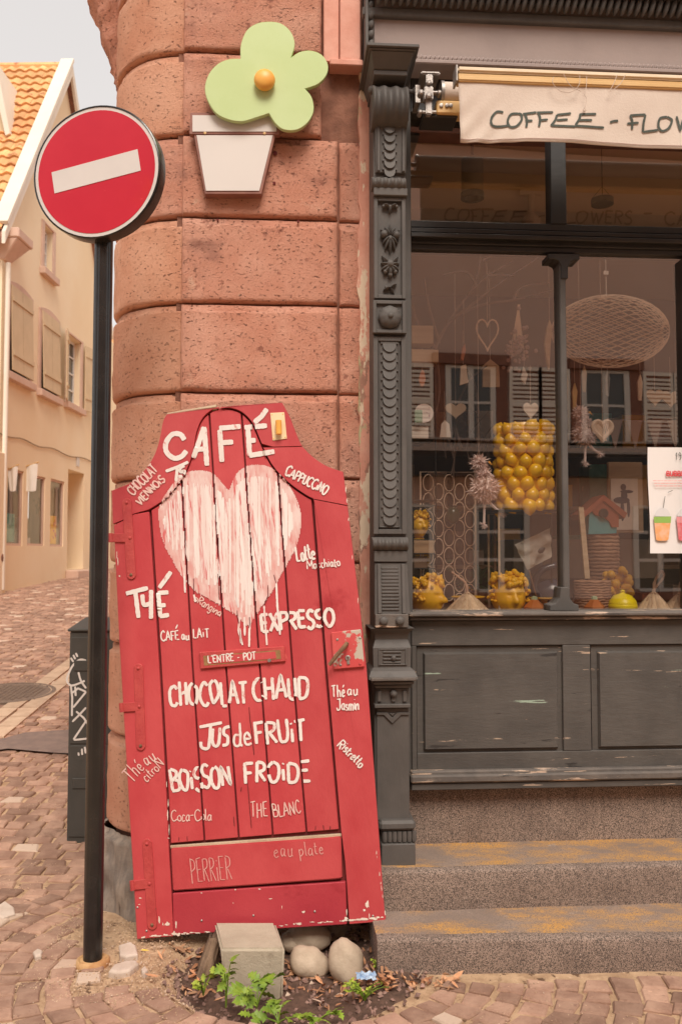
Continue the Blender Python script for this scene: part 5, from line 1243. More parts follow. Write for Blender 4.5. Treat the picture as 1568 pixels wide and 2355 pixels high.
chunk('squarish pale loose stone right of the pole base', [(274, 2172), (300, 2166), (314, 2175), (318, 2194), (290, 2200), (276, 2196)], .028, 1)
chunk('long pale wedge-shaped loose stone lying below the squarish one', [(250, 2232), (262, 2218), (290, 2206), (314, 2205), (320, 2214), (300, 2230), (270, 2236)], .024, 2)
chunk('tiny white pebble right of the wedge-shaped stone', [(325, 2222), (334, 2216), (341, 2226), (334, 2232), (327, 2230)], .018, 3)
chunk('pale angular loose stone far left among the setts', [(-8, 2080), (12, 2066), (34, 2082), (36, 2096), (8, 2106), (-10, 2100)], .022, 4)
chunk('small pale stone left of the pole', [(76, 2182), (88, 2174), (100, 2180), (96, 2190), (82, 2192)], .014, 5)
chunk('small pale pebble by the door\'s lower left corner', [(480 * .44, 2165), (224, 2160), (232, 2168), (222, 2172)], .012, 6)
# gravel and dry leaves
m = MB(); rr = random.Random(21)
def bits(m, n, xr, yr, sr, cond, flat=1):
    k = 0; tries = 0
    while k < n and tries < n * 30:
        tries += 1
        x, y = rr.uniform(*xr), rr.uniform(*yr)
        if not cond(x, y): continue
        s_ = rr.uniform(*sr); z = gp(x, y)[2] + .012; M_ = Matrix.Translation((x, y, z)) @ Matrix.Rotation(rr.random() * 6, 4, 'Z') @ Matrix.Rotation(rr.random() * 6, 4, 'X')
        vs = [M_ @ Vector((a * s_ * rr.uniform(.6, 1.2), b * s_ * rr.uniform(.6, 1.2), c * s_ * rr.uniform(.4, .9))) for a, b, c in ((1, 0, 0), (-1, 0, 0), (0, 1, 0), (0, -1, 0), (0, 0, 1), (0, 0, -1))]
        m.add(vs, [(0, 2, 4), (2, 1, 4), (1, 3, 4), (3, 0, 4), (2, 0, 5), (1, 2, 5), (3, 1, 5), (0, 3, 5)]); k += 1
def pd_(x, y): return math.hypot((x - PC[0]) / .56, (y - PC[1]) / .42)
bits(m, 650, (-.75, .45), (3.12, 4.0), (.006, .017), lambda x, y: pd_(x, y) < 1.0)
tag(m.build('gravel', m_gravel, None), 'mauve gravel in the pit below the door', 'gravel', None, 'stuff')
m_grit = mat('sandy_grit', (.44, .29, .19), (.54, .39, .27), scale=9, rough=.95, vary=.3, island=True)
m = MB(); bits(m, 2600, (-1.25, -.3), (3.3, 4.4), (.0015, .006), lambda x, y: (x < -.45 or y > 3.9) and pd_(x, y) > .85 and nz(x * 3, y * 3, 2) > -.25 and not (x > -1.15 and y > 4.06))
tag(m.build('grit', m_grit, None), 'sandy grit scattered round the pole and column foot', 'grit', None, 'stuff')
m = MB(); bits(m, 2400, (-2.6, 1.4), (2.9, 6), (.0012, .0045), lambda x, y: pd_(x, y) > .95 and nz(x * 4, y * 4, 7) > .05 and not blocked(x, y))
tag(m.build('joint_grit', m_grit, None), 'sandy grit lying in the joints between the setts', 'grit', None, 'stuff')
m_dryr = mat('dry_leaf_litter', (.40, .17, .08), (.52, .30, .17), scale=9, rough=.85, vary=.35, island=True)
def leaf(m, x, y, z, s_, rr):
    M_ = Matrix.Translation((x, y, z)) @ Matrix.Rotation(rr.random() * 6.28, 4, 'Z') @ Matrix.Rotation(rr.gauss(0, .45), 4, 'X') @ Matrix.Rotation(rr.gauss(0, .4), 4, 'Y')
    w_ = s_ * rr.uniform(.18, .38); c = rr.uniform(.1, .5) * w_
    P = [(-s_, 0, 0), (-s_ * .4, w_, c), (s_ * .4, w_ * .8, c), (s_, 0, .1 * s_), (s_ * .4, -w_ * .8, c), (-s_ * .4, -w_, c), (0, 0, 0)]
    m.add([M_ @ Vector(p) for p in P], [(0, 6, 1), (1, 6, 2), (2, 6, 3), (3, 6, 4), (4, 6, 5), (5, 6, 0)])
m = MB()
for (n, x0, x1, y0, y1) in ((170, -.62, .2, 3.5, 3.85), (90, -.1, .22, 3.4, 3.7), (70, .1, .46, 3.40, 3.50), (60, -.75, -.42, 3.5, 3.9)):
    for _ in range(n):
        x, y = rr.uniform(x0, x1), rr.uniform(y0, y1)
        if x > .18 and y > steps_front(x) - .03: y = steps_front(x) - rr.uniform(.02, .10)
        leaf(m, x, y, gp(x, y)[2] + rr.uniform(.012, .03), rr.uniform(.010, .030), rr)
tag(m.build('dry_leaves', m_dryr, None), 'curled brown dead leaves in the pit and along the step', 'dead leaves', None, 'stuff')
c = atz(842, 2252, .01); m = MB(Matrix.Translation(c))
m.grid(10, 8, lambda a, b: ((a - .5) * .075 + .01 * nz(a * 5, b * 5), (b - .5) * .06, .015 + .016 * nz(a * 5, b * 6, 3) + .008 * nz(a * 13, b * 13)))
o = m.build('foil_wrapper', m_blue, None, origin=c); tag(o, 'crumpled blue foil wrapper lying by the corner of the lowest step', 'wrapper')
c = atz(334, 2186, .02); m = MB(); leaf(m, c.x, c.y, .022, .022, random.Random(2)); tag(m.build('yellow_leaf', mat('yellow_leaf', (.75, .55, .06), rough=.6), None, origin=c), 'single bright yellow leaf on the sand right of the pole base', 'leaf')
c = atz(878, 2268, .02); m = MB(); leaf(m, c.x, c.y, .035, .042, random.Random(5)); tag(m.build('curled_leaf', mat('tan_leaf', (.60, .38, .20), rough=.7), None, origin=c), 'long tan curled leaf beside the blue wrapper', 'leaf')
# weeds
def lobed(m, M_, s_):
    P = [(0, 0)]; 
    pts = [(0, 0), (.25, .30), (.12, .42), (.42, .50), (.30, .66), (.62, .62), (.60, .78), (1, .30)]
    pts = [(0, .04), (.18, .34), (.30, .16), (.42, .42), (.56, .18), (.70, .30), (.80, .12), (1, 0)]
    up = [(x * s_, y * s_, .12 * s_ * math.sin(x * 3)) for x, y in pts]; dn = [(x, -y, z) for x, y, z in up[:-1]]; mid = [(x, 0, z - .03 * s_) for x, y, z in up]
    vs = [M_ @ Vector(p) for p in up] + [M_ @ Vector(p) for p in mid] + [M_ @ Vector(p) for p in dn]; n = 8
    fs = [(i, i + 1, n + i + 1, n + i) for i in range(n - 1)] + [(n + i, n + i + 1, 2 * n + i + 1, 2 * n + i) for i in range(n - 2)] + [(2 * n - 2, 2 * n - 1, 3 * n - 2)]
    m.add(vs, fs)
def weed(label, u, v, stems, hgt, size, nl, seed, mt, spread=.10):
    rr = random.Random(seed); b = atz(u, v, -.03); t = thing('weed', label, 'weed', b, 'green weeds in the pit')
    size *= .8; hgt *= .85; stems = max(3, int(stems * .75))
    ms = MB(); ml = MB()
    for i in range(stems):
        a = rr.random() * 6.28; L_ = hgt * rr.uniform(.6, 1); tipx, tipy = math.cos(a) * spread * rr.uniform(.4, 1), math.sin(a) * spread * .6 - .02
        P = [(b.x + tipx * q_ ** 1.3, b.y + tipy * q_ ** 1.3, b.z + L_ * math.sin(q_ * 1.5)) for q_ in [k / 5 for k in range(6)]]
        ms.tube(P, [.003, .0028, .0025, .002, .0018, .001], 5)
        for j in range(nl):
            q_ = .3 + .7 * (j + 1) / nl; k = min(5, int(q_ * 5)); p = Vector(P[k]); s_ = size * rr.uniform(.6, 1.1)
            M_ = Matrix.Translation(p) @ Matrix.Rotation(a + rr.uniform(-1.6, 1.6), 4, 'Z') @ Matrix.Rotation(rr.uniform(-.5, .35), 4, 'Y') @ Matrix.Rotation(rr.uniform(.1, .9) * -1, 4, 'X')
            lobed(ml, M_, s_)
    ms.build('stem', m_leaf, t); ml.build('leaves', mt, t)
weed('yellow green lobed weed at the left edge of the pit', 468, 2288, 6, .10, .055, 3, 1, m_leafy, .08)
weed('tall upright lobed weed in front of the concrete block', 520, 2316, 5, .22, .065, 4, 2, m_leaf, .06)
weed('broad dark green weed before the concrete block\'s right corner', 590, 2318, 8, .13, .085, 3, 3, m_leaf, .14)
weed('spreading green weed nearest the camera at the front of the pit', 640, 2352, 7, .06, .075, 3, 4, m_leaf, .14)
weed('low green weed in the middle of the pit\'s front edge', 735, 2345, 7, .05, .06, 3, 5, m_leaf, .12)
weed('small-leaved yellow green weed by the blue wrapper', 838, 2300, 16, .10, .024, 5, 6, m_leafy, .10)
weed('small sprig growing against the corner of the lowest step', 868, 2240, 6, .09, .020, 5, 7, m_leafy, .03)
# ------------------------------------------------------------------ cream gabled house up the street
hs = thing('gabled_house', 'cream rendered gabled house with orange tiled roof and beige shutters up the street', 'house', HF.M @ Vector((0, 0, .8)))
HL = HF.L
S0 = HL(1, 900)[0]; SE = 10.0
pk = HL(150, 157, 0); ev = (HL(3, 520)[0], HL(8, 516)[1]); slope = (pk[1] - ev[1]) / (pk[0] - ev[0])
DEP = 9.0
ops = []      # openings (s0,s1,z0,z1)
def hop(u0, u1, vt, vb): a, zt = HL(u0, vt); b, _ = HL(u1, vt); return (a, b, HL(u0, vb)[1], zt)
sh1 = hop(24, 69, 657.7, 858); sh2 = hop(96, 132, 717, 898); w3 = hop(157, 186, 768, 926); at_ = hop(102, 122, 515, 620)
sw1 = hop(19, 56, 1074.5, 1254); sw2 = hop(66.5, 106, 1088, 1254); sw3 = hop(118, 149, 1099.6, 1256); dr = hop(158, 195, 1078, 1309)
for o_ in (w3, at_, sw1, sw2, sw3, dr): ops.append(o_)
# wall with real openings: cut a grid of cells at the openings' edges
ss = sorted({S0, SE, pk[0]} | {x for o_ in ops for x in o_[:2]} | {S0 + i * .5 for i in range(21)}); 
def top_at(s_): return pk[1] - abs(s_ - pk[0]) * slope if s_ > 0 - 9 else 0
m = MB(HF.M)
for a, b in zip(ss, ss[1:]):
    if a >= SE: break
    mid = (a + b) / 2; cuts_ = [(-.3)]
    zs = sorted([(o_[2], o_[3]) for o_ in ops if o_[0] <= mid <= o_[1]])
    cur = -.3; segs = []
    for (q0, q1) in zs: segs.append((cur, q0)); cur = q1
    ta = max(cur + .1, top_at(a)); tb = max(cur + .1, top_at(b))
    for (q0, q1) in segs: m.add([(a, 0, q0), (b, 0, q0), (b, 0, q1), (a, 0, q1)], [(0, 1, 2, 3)])
    m.add([(a, 0, cur), (b, 0, cur), (b, 0, tb - .06), (a, 0, ta - .06)], [(0, 1, 2, 3)])
for o_ in ops:
    d = .85 if o_ is dr else (.08 if o_ in (sw1, sw2, sw3) else .22)
    m.add([(o_[0], 0, o_[2]), (o_[0], d, o_[2]), (o_[0], d, o_[3]), (o_[0], 0, o_[3])], [(0, 1, 2, 3)]); m.add([(o_[1], 0, o_[2]), (o_[1], d, o_[2]), (o_[1], d, o_[3]), (o_[1], 0, o_[3])], [(0, 1, 2, 3)])
    m.add([(o_[0], 0, o_[3]), (o_[1], 0, o_[3]), (o_[1], d, o_[3]), (o_[0], d, o_[3])], [(0, 1, 2, 3)]); m.add([(o_[0], 0, o_[2]), (o_[1], 0, o_[2]), (o_[1], d, o_[2]), (o_[0], d, o_[2])], [(0, 1, 2, 3)])
m.box(S0 - .0, SE, .9, DEP, -.3, 2.6); m.box(S0, S0 + .2, .002, DEP, -.3, ev[1] - .05)
m.build('wall', m_cream, hs, fix=False)
m = MB(HF.M); m.box(S0 + .21, SE - .01, .5, .6, 3.2, ev[1]); m.build('inner_wall', m_cream, hs)
# roof: slope with individual tile courses, verge and gable boards
def rp_(s_, n_, up=0): return (s_, n_, pk[1] - abs(s_ - pk[0]) * slope + up)
sl_len = math.hypot(1, slope); nrm_s, nrm_z = -slope / sl_len, 1 / sl_len
m = MB(HF.M)
for sgn in (-1, 1):
    e_ = pk[0] + sgn * (pk[0] - ev[0] + .25)
    m.add([rp_(pk[0], -.12), rp_(e_, -.12), rp_(e_, DEP), rp_(pk[0], DEP), rp_(pk[0], -.12, -.12), rp_(e_, -.12, -.12), rp_(e_, DEP, -.12), rp_(pk[0], DEP, -.12)], [(0, 1, 2, 3), (4, 5, 6, 7), (0, 1, 5, 4), (1, 2, 6, 5), (2, 3, 7, 6), (3, 0, 4, 7)])
roof = m.build('roof', m_core, hs)
# tiles on the side facing the street corner
L_t = (pk[0] - ev[0] + .2) * sl_len; rows_ = int(L_t / .32); tw = .26
tile_m = None; cnt = 0; stuff_t = MB(HF.M)
for i in range(rows_):
    for j in range(30):
        n_ = -.10 + j * tw; d0 = i * .32; s_ = pk[0] - (d0 + .25) / sl_len; z = pk[1] - (pk[0] - s_) * slope
        ux, uz = 1 / sl_len, slope / sl_len      # up the slope
        def tp(a, b, h): return (s_ + ux * a * .36 + (-uz) * h, n_ + b * tw, z + uz * a * .36 + ux * h)
        jt = R.uniform(-.004, .006)
        hs_ = [.02, .045, .055, .045, .025, .012, .02]
        vs = [tp(0, k / 6, hs_[k] * 1.3 + .055 + jt) for k in range(7)] + [tp(1, k / 6, hs_[k] + .006 + jt) for k in range(7)] + [tp(0, k / 6, hs_[k] + .006 + jt) for k in range(7)]
        fs = [(k, k + 1, 8 + k, 7 + k) for k in range(6)] + [(14 + k, 15 + k, k + 1, k) for k in range(6)]
        if j < 9 and cnt < 300:
            t_ = MB(HF.M); t_.add(vs, fs); t_.build('roof_tile', m_tile, roof, smooth=30, fix=False); cnt += 1
        else: stuff_t.add(vs, fs)
tag(stuff_t.build('roof_tiles', m_tile, roof, smooth=30, fix=False), None, None, None, 'stuff')
m = MB(HF.M)
m.tube([rp_(pk[0], -.14, .05), rp_(pk[0], DEP, .05)], .10, 8); m.build('ridge_cap', m_tile, roof)
for sgn in (-1, 1):
    m = MB(HF.M); e_ = pk[0] + sgn * (pk[0] - ev[0] + .25)
    a, b = rp_(pk[0], 0), rp_(e_, 0)
    m.add([(a[0], -.20, a[2] + .10), (b[0], -.20, b[2] + .10), (b[0], -.20, b[2] - .16), (a[0], -.20, a[2] - .20), (a[0], -.12, a[2] + .10), (b[0], -.12, b[2] + .10), (b[0], -.12, b[2] - .16), (a[0], -.12, a[2] - .20)], [(0, 1, 2, 3), (4, 5, 6, 7), (0, 1, 5, 4), (3, 2, 6, 7), (1, 2, 6, 5), (0, 3, 7, 4)])
    m.build('gable_board', m_creamwhite, hs, bevel=.01)
for i in range(rows_):
    d0 = i * .32 + .1; s_ = pk[0] - d0 / sl_len; z = pk[1] - (pk[0] - s_) * slope; m = MB(HF.M @ Matrix.Translation((s_, -.13, z + .17)) @ Matrix.Rotation(-math.atan(slope), 4, 'Y')); m.box(-.17, .15, -.09, .22, -.03, .05 - .0); m.build('verge_tile', m_creamwhite, roof)
# corbel and cornice at the eave corner
m = MB(HF.M); zc = HL(10, 560)[1]
m.frustum((S0 - .02, S0 + .30, -.04, .3), (S0 - .10, S0 + .62, -.34, .3), zc - .35, zc + .08); m.box(S0 - .12, S0 + .66, -.37, .3, zc + .082, zc + .28); m.build('eave_corbel', m_surround, hs, bevel=.02)
m = MB(HF.M); m.tube([(S0 + .05, -.10, zc - .4), (S0 + .05, -.10, 1.0)], .05, 10); m.build('downpipe', m_creamwhite, hs, smooth=True)
# belt line (a cable sagging along the facade)
m = MB(HF.M); pts = []
for i in range(25):
    u = 0 + i * 9; v = 995 + .316 * u + 3 * math.sin(i * .8); s_, z_ = HL(u, v, -.02); pts.append((s_, -.02, z_))
m.tube(pts, .012, 5); m.build('facade_cable', mat('brown_cable', (.30, .19, .11), rough=.8), hs)
def plank_shutter(c, par, name='shutter', open_gap=0, label=None):
    s0_, s1_, zb, zt = c; m = MB(HF.M)
    M_ = HF.M @ Matrix.Translation((s0_, -.03, zt)) @ Matrix.Rotation(math.radians(-open_gap), 4, 'X')
    m = MB(M_); w_ = (s1_ - s0_); h = zt - zb
    m.box(0, w_, -.03, .0, -h, 0); sh = m.build(name, m_shutter, hs, bevel=.005)
    for k in (.16, .80):
        m = MB(M_); m.box(.01, w_ - .01, -.055, -.031, -h * k - .05, -h * k + .05); m.build('batten', m_shutter, sh, bevel=.004)
    for k in range(1, 2):
        m = MB(M_); m.box(w_ * k / 2 - .004, w_ * k / 2 + .004, -.0312, -.0304, -h + .01, -.01); m.build('board_joint', mat('joint_shade', (.34, .23, .13), rough=.9) if k == 1 and 'jmat' not in globals() else bpy.data.materials['joint_shade'], sh)
    return sh
def surround(c, arch_h=.0, sill=True, wd=.16, par=hs):
    s0_, s1_, zb, zt = c; m = MB(HF.M)
    m.box(s0_ - wd, s0_ - .002, -.035, .02, zb, zt + .02); m.box(s1_ + .002, s1_ + wd, -.035, .02, zb, zt + .02)
    P = [(s0_ - wd, zt + .021), (s1_ + wd, zt + .021)] + [(s1_ + wd - (s1_ - s0_ + 2 * wd) * i / 8, zt + .07 + arch_h * math.sin(math.pi * i / 8)) for i in range(9)]
    m.prism(P, lambda p, d: Vector((p[0], -.036 if d == 0 else .02, p[1])), 0, 1); f = m.build('window_surround', m_surround, par, bevel=.006)
    if sill: m = MB(HF.M); m.box(s0_ - wd - .05, s1_ + wd + .05, -.13, .02, zb - .16, zb - .001); m.build('window_sill', m_surround, f, bevel=.012)
    return f
f1 = surround(sh1, .10); plank_shutter((sh1[0] - .03, sh1[1] + .06, sh1[2] + .05, sh1[3] + .03), f1, open_gap=1.8)
f2 = surround(sh2, .10); plank_shutter((sh2[0] - .03, sh2[1] + .06, sh2[2] + .05, sh2[3] + .03), f2, open_gap=1.8)
for c in (sh1, sh2):
    m = MB(HF.M); m.box(c[0], c[1], -.02, -.008, c[2], c[3]); m.build('window_recess', m_darkglass, hs)
def casement(c, par, n_=.14, bars=3):
    s0_, s1_, zb, zt = c; m = MB(HF.M); w_ = .07; mid = (s0_ + s1_) / 2
    m.box(s0_, s0_ + w_, n_, n_ + .05, zb, zt); m.box(s1_ - w_, s1_, n_, n_ + .05, zb, zt); m.box(mid - .05, mid + .05, n_ - .002, n_ + .05, zb, zt)
    m.box(s0_ + w_, s1_ - w_, n_ + .001, n_ + .05, zt - w_, zt - .001); m.box(s0_ + w_, s1_ - w_, n_ + .001, n_ + .05, zb + .001, zb + w_)
    for k in range(1, bars + 1):
        z = zb + (zt - zb) * k / (bars + 1); m.box(s0_ + w_, s1_ - w_, n_ + .004, n_ + .04, z - .018, z + .018)
    f = m.build('window_frame', m_wframe, par); m = MB(HF.M); m.box(s0_, s1_, n_ + .03, n_ + .035, zb, zt); m.build('pane', m_darkglass, f)
f3 = surround(w3, .0); casement(w3, f3); f4 = surround(at_, 0); casement(at_, f4, .12)
for (c, nm) in (((w3[0] - .62, w3[0] - .16), 'l'), ((w3[1] + .20, w3[1] + .72), 'r')):
    M_ = HF.M @ Matrix.Translation(((c[1] if nm == 'l' else c[0]), -.06, w3[3])) @ Matrix.Rotation(math.radians(14 if nm == 'l' else -8), 4, 'Z')
    h = w3[3] - w3[2]; m = MB(M_); x0, x1 = (-.46, 0) if nm == 'l' else (0, .5)
    m.box(x0, x1, -.03, .0, -h, 0); m.build('shutter', m_shutter, hs, bevel=.004)
    for k in (.15, .8): m = MB(M_); m.box(x0 + .01, x1 - .01, -.05, -.0305, -h * k - .04, -h * k + .04); m.build('batten', m_shutter, hs)
# ground floor shop windows
m_inside = mat('dim_shop_interior', (.12, .10, .075), (.26, .20, .14), scale=1.6, rough=.6, stretch=(1, 1, .6), spots=[((.03, .035, .02), 2.2, .55, .05)])
m_sg = glassmat('shop_glass', .06)
for i, c in enumerate((sw1, sw2, sw3)):
    s0_, s1_, zb, zt = c; m = MB(HF.M); w_ = .05; m.box(s0_, s0_ + w_, .03, .08, zb, zt); m.box(s1_ - w_, s1_, .03, .08, zb, zt); m.box(s0_ + w_, s1_ - w_, .031, .08, zt - w_, zt - .001); m.box(s0_ + w_, s1_ - w_, .031, .08, zb + .001, zb + w_)
    f = m.build('shop_window_frame', m_surround, hs); m = MB(HF.M); m.add([(s0_, .06, zb), (s1_, .06, zb), (s1_, .06, zt), (s0_, .06, zt)], [(0, 1, 2, 3)]); m.build('pane', m_sg, f, fix=False)
    m = MB(HF.M); m.box(s0_ - .1, s1_ + .1, .45, .47, zb - .1, zt + .1); m.build('shop_back_board', m_inside, hs)
m_teal = mat('teal_poster', (.02, .22, .20), (.10, .40, .34), scale=5, rough=.5, spots=[((.7, .75, .6), 9, .62, .05)])
m_yel = mat('yellow_poster', (.85, .48, .03), (.90, .60, .06), scale=4, rough=.5, spots=[((.55, .04, .12), 5, .55, .03), ((.08, .06, .35), 6, .66, .03)])
def poster(name, label, c, t0, t1, v0, v1, mt):
    s0_, s1_, zb, zt = c; h = zt - zb; m = MB(HF.M); m.box(s0_ + (s1_ - s0_) * t0, s0_ + (s1_ - s0_) * t1, .09, .10, zb + h * v0, zb + h * v1); tag(m.build(name, mt, None), label, 'poster')
poster('poster', 'teal green poster low in the left shop window of the cream house', sw1, .05, .75, .05, .42, m_teal)
poster('poster', 'yellow poster with a red flower low in the right shop window of the cream house', sw3, .06, .72, .04, .46, m_yel)
m = MB(HF.M); s_, z_ = sw2[0], sw2[2]
m.box(s_ + .15, s_ + .4, .25, .4, z_ + .02, z_ + .3); m.box(s_ + .45, s_ + .75, .22, .4, z_ + .02, z_ + .18); m.box(s_ + .3, s_ + .5, .3, .42, z_ + .32, z_ + .62)
tag(m.build('display_boxes', m_pot, None), 'pale boxes stacked inside the middle shop window of the cream house', 'boxes')
# door recess with panelled door and house number
s0_, s1_, zb, zt = dr; m = MB(HF.M); m.box(s0_ + .02, s1_ - .02, .70, .76, zb + .02, zt - .02); dd = m.build('front_door', mat('pale_brown_door', (.48, .34, .22), (.54, .39, .26), scale=3, rough=.7), hs)
for k in (0, 1):
    for j in (0, 1, 2):
        m = MB(HF.M); w_ = (s1_ - s0_) / 2 - .12; a = s0_ + .08 + k * (w_ + .1); m.box(a, a + w_, .685, .699, zb + .15 + j * .8, zb + .8 + j * .8); m.build('door_panel', mat('door_panel_paint', (.42, .29, .19), rough=.7) if 'door_panel_paint' not in bpy.data.materials else bpy.data.materials['door_panel_paint'], dd, bevel=.01)
m = MB(HF.M); m.box(s0_ - .1, s1_ + .15, -.32, -.002, zb - .5, zb - .02); m.build('door_step', m_surround, hs, bevel=.02)
m = MB(HF.M); a, z_ = HL(176, 1062); m.box(a, a + .22, -.02, -.003, z_ - .10, z_ + .14); m.build('house_number', m_graf, hs)
m_flag = mat('white_pennant', (.74, .68, .60), (.80, .74, .66), scale=6, rough=.9)
# pennants hanging from little rods
for (u0, u1, vt, vb, lab) in ((51, 88, 1068, 1128, 'white cloth pennant on a rod between the shop windows of the cream house'), (18, 42, 1074, 1128, 'white cloth pennant at the left shop window of the cream house')):
    s_, z_ = HL((u0 + u1) / 2, vt); t = thing('pennant', lab, 'pennant', HF.M @ Vector((s_, -.1, z_)), 'pennants on the cream house')
    Yp = (HF.M @ Vector((s_, 0, 0))).y - .2
    pA, pB, pC, pD_ = at(u0, vt + 8, Yp), at(u1, vt - 4, Yp), at(u1 - 5, vb, Yp), at(u0 + 6, vb, Yp)
    m = MB(); m.grid(8, 8, lambda a, b: tuple((pA * (1 - a) + pB * a) * (1 - b) + (pD_ * (1 - a) + pC * a) * b + Vector((0, .03 * math.sin(a * 7), -.02 * math.sin(a * 3.1) * b)))); m.build('cloth', m_flag, t, smooth='all')
    m = MB(); m.tube([tuple(pA + Vector((-.12, 0, -.03))), tuple(pB + Vector((.03, 0, .02)))], .012, 6); m.build('rod', m_bar, t)
# lower neighbour at the very left edge, and its roof verge high up
nb = thing('neighbour_house', 'edge of a low pale cream house wall at the far left edge of the street', 'house', HF.M @ Vector((-2, 0, .9)))
m = MB(HF.M); sN = HL(18, 1200, -.12)[0]; zN = HL(10, 1040, -.12)[1]
m.box(-3.2, sN, -.12, 3, -.3, zN); m.build('low_wall', m_cream, nb, bevel=.02)
m = MB(HF.M); c = HL(7, 1282, -.125); m.ball((c[0] , -.125, c[1]), (.06, .012, .08), 10, 6); m.build('wall_vent', m_core, nb)
pA, pB = at(-8, 140, 18.85), at(24, 306, 18.85)
m = MB(); m.add([tuple(pA), tuple(pB), tuple(pB + Vector((-.10, 0, -.05))), tuple(pA + Vector((-.16, 0, 0)))] + [tuple(p + Vector((0, 1.6, 0))) for p in (pA, pB, pB + Vector((-.10, 0, -.05)), pA + Vector((-.16, 0, 0)))], [(0, 1, 2, 3), (4, 5, 6, 7), (0, 1, 5, 4), (1, 2, 6, 5), (2, 3, 7, 6), (3, 0, 4, 7)])
m.build('dormer_board', m_creamwhite, hs)
pA, pB = at(-20, 150, 19.0), at(12, 306, 19.0); m = MB(); m.add([tuple(pA), tuple(pB), tuple(pB + Vector((-1, 0, 0))), tuple(pA + Vector((-1, 0, 0)))] + [tuple(p + Vector((0, 1.6, 0))) for p in (pA, pB, pB + Vector((-1, 0, 0)), pA + Vector((-1, 0, 0)))], [(0, 1, 2, 3), (4, 5, 6, 7), (0, 1, 5, 4), (1, 2, 6, 5), (2, 3, 7, 6), (3, 0, 4, 7)])
m.build('dormer_cheek', m_shutter, hs)

# ------------------------------------------------------------------ house across the street behind the camera (seen mirrored in the window)
OF = Frame(Vector((0, -9.6, 0)), math.pi)         # s runs to -x; n away from the street
m_opp = mat('mauve_render', (.66, .47, .39), (.70, .51, .43), scale=.6, rough=.92, bump=.1)
m_lintel = mat('brown_lintel', (.22, .10, .07), (.28, .13, .09), scale=5, rough=.85)
m_louv = mat('pale_louvre', (.86, .78, .68), (.88, .82, .72), scale=5, rough=.7)
op = thing('opposite_house', 'mauve rendered house with brown lintels and louvred shutters mirrored in the shop window', 'house', (2, -9.6, 0))
M_O = Matrix.Translation((0, -9.6, 0))
m = MB(M_O); m.box(-14, 22, -6, 0, -.2, 10.6); m.build('wall', m_opp, op)
m = MB(M_O); m.box(-14, 22, -.02 - 6, .5, 10.62, 10.85); m.build('eaves', m_lintel, op)
m = MB(M_O); m.box(-14, 22, .002, .55, 3.85, 4.02); m.box(-14, 22, .002, .62, 4.08, 4.12); m.build('canopy', m_steel, op)
m = MB(M_O); m.box(-14, 22, .05, .5, 3.35, 3.848); m.build('canopy_front', m_dark, op)
for i, x in enumerate((-5.0, -1.6, 1.7, 4.75, 7.8, 10.9, 14)):
    z0, z1_ = 4.15, 5.75
    m = MB(M_O); m.box(x - .85, x + .85, .003, .14, z1_ + .02, z1_ + .24); m.box(x - .80, x - .56, .003, .05, z0, z1_ + .018); m.box(x + .56, x + .80, .003, .05, z0, z1_ + .018); f = m.build('window_surround', m_lintel, op)
    m = MB(M_O); m.box(x - .55, x + .55, .002, .012, z0, z1_); m.build('pane', m_darkglass, f)
    m = MB(M_O)
    for a in (-.55, -.06, .43): m.box(x + a, x + a + .12, .0125, .05, z0, z1_)
    for z in (z0, (z0 + z1_) / 2, z1_ - .06): m.box(x - .43, x + .43, .0127, .045, z, z + .05)
    m.build('window_frame', m_wframe, f)
    for sg in (-1, 1):
        m = MB(M_O); xc = x + sg * 1.2; 
        m.box(xc - .36, xc - .29, .06, .10, z0, z1_); m.box(xc + .29, xc + .36, .06, .10, z0, z1_)
        for z in (z0, (z0 + z1_) / 2 - .04, z1_ - .08): m.box(xc - .29, xc + .29, .061, .10, z, z + .08)
        s_ = m.build('shutter', m_louv, op)
        m = MB(M_O)
        for k in range(15):
            z = z0 + .10 + k * (z1_ - z0 - .2) / 15; m.box(xc - .29, xc + .29, .065, .09, z, z + .055)
        tag(m.build('louvres', m_louv, s_), None, None, None, 'stuff')
        m = MB(M_O); m.box(xc - .29, xc + .29, .01, .058, z0, z1_); m.build('shutter_shade', m_lintel, s_)
for i, x in enumerate((-2.2, 1.2, 3.3, 5.4, 9.0, 12)):
    z0, z1_ = .95, 2.75; m = MB(M_O); m.box(x - .6, x + .6, .002, .012, z0, z1_); m.build('pane', m_darkglass, op)
    m = MB(M_O)
    for a in (-.62, -.06, .5): m.box(x + a, x + a + .12, .0125, .06, z0, z1_)
    for z in (z0 - .05, z0 + .6, z0 + 1.2, z1_ - .05): m.box(x - .5, x + .5, .0127, .055, z, z + .07)
    m.build('window_frame', m_wframe, op); m = MB(M_O); m.box(x - .8, x + .8, .002, .16, z0 - .22, z0 - .06); m.build('window_sill', m_lintel, op)
m = MB(M_O); m.box(-14, 22, .002, .06, -.2, .75); m.build('plinth', m_lintel, op)

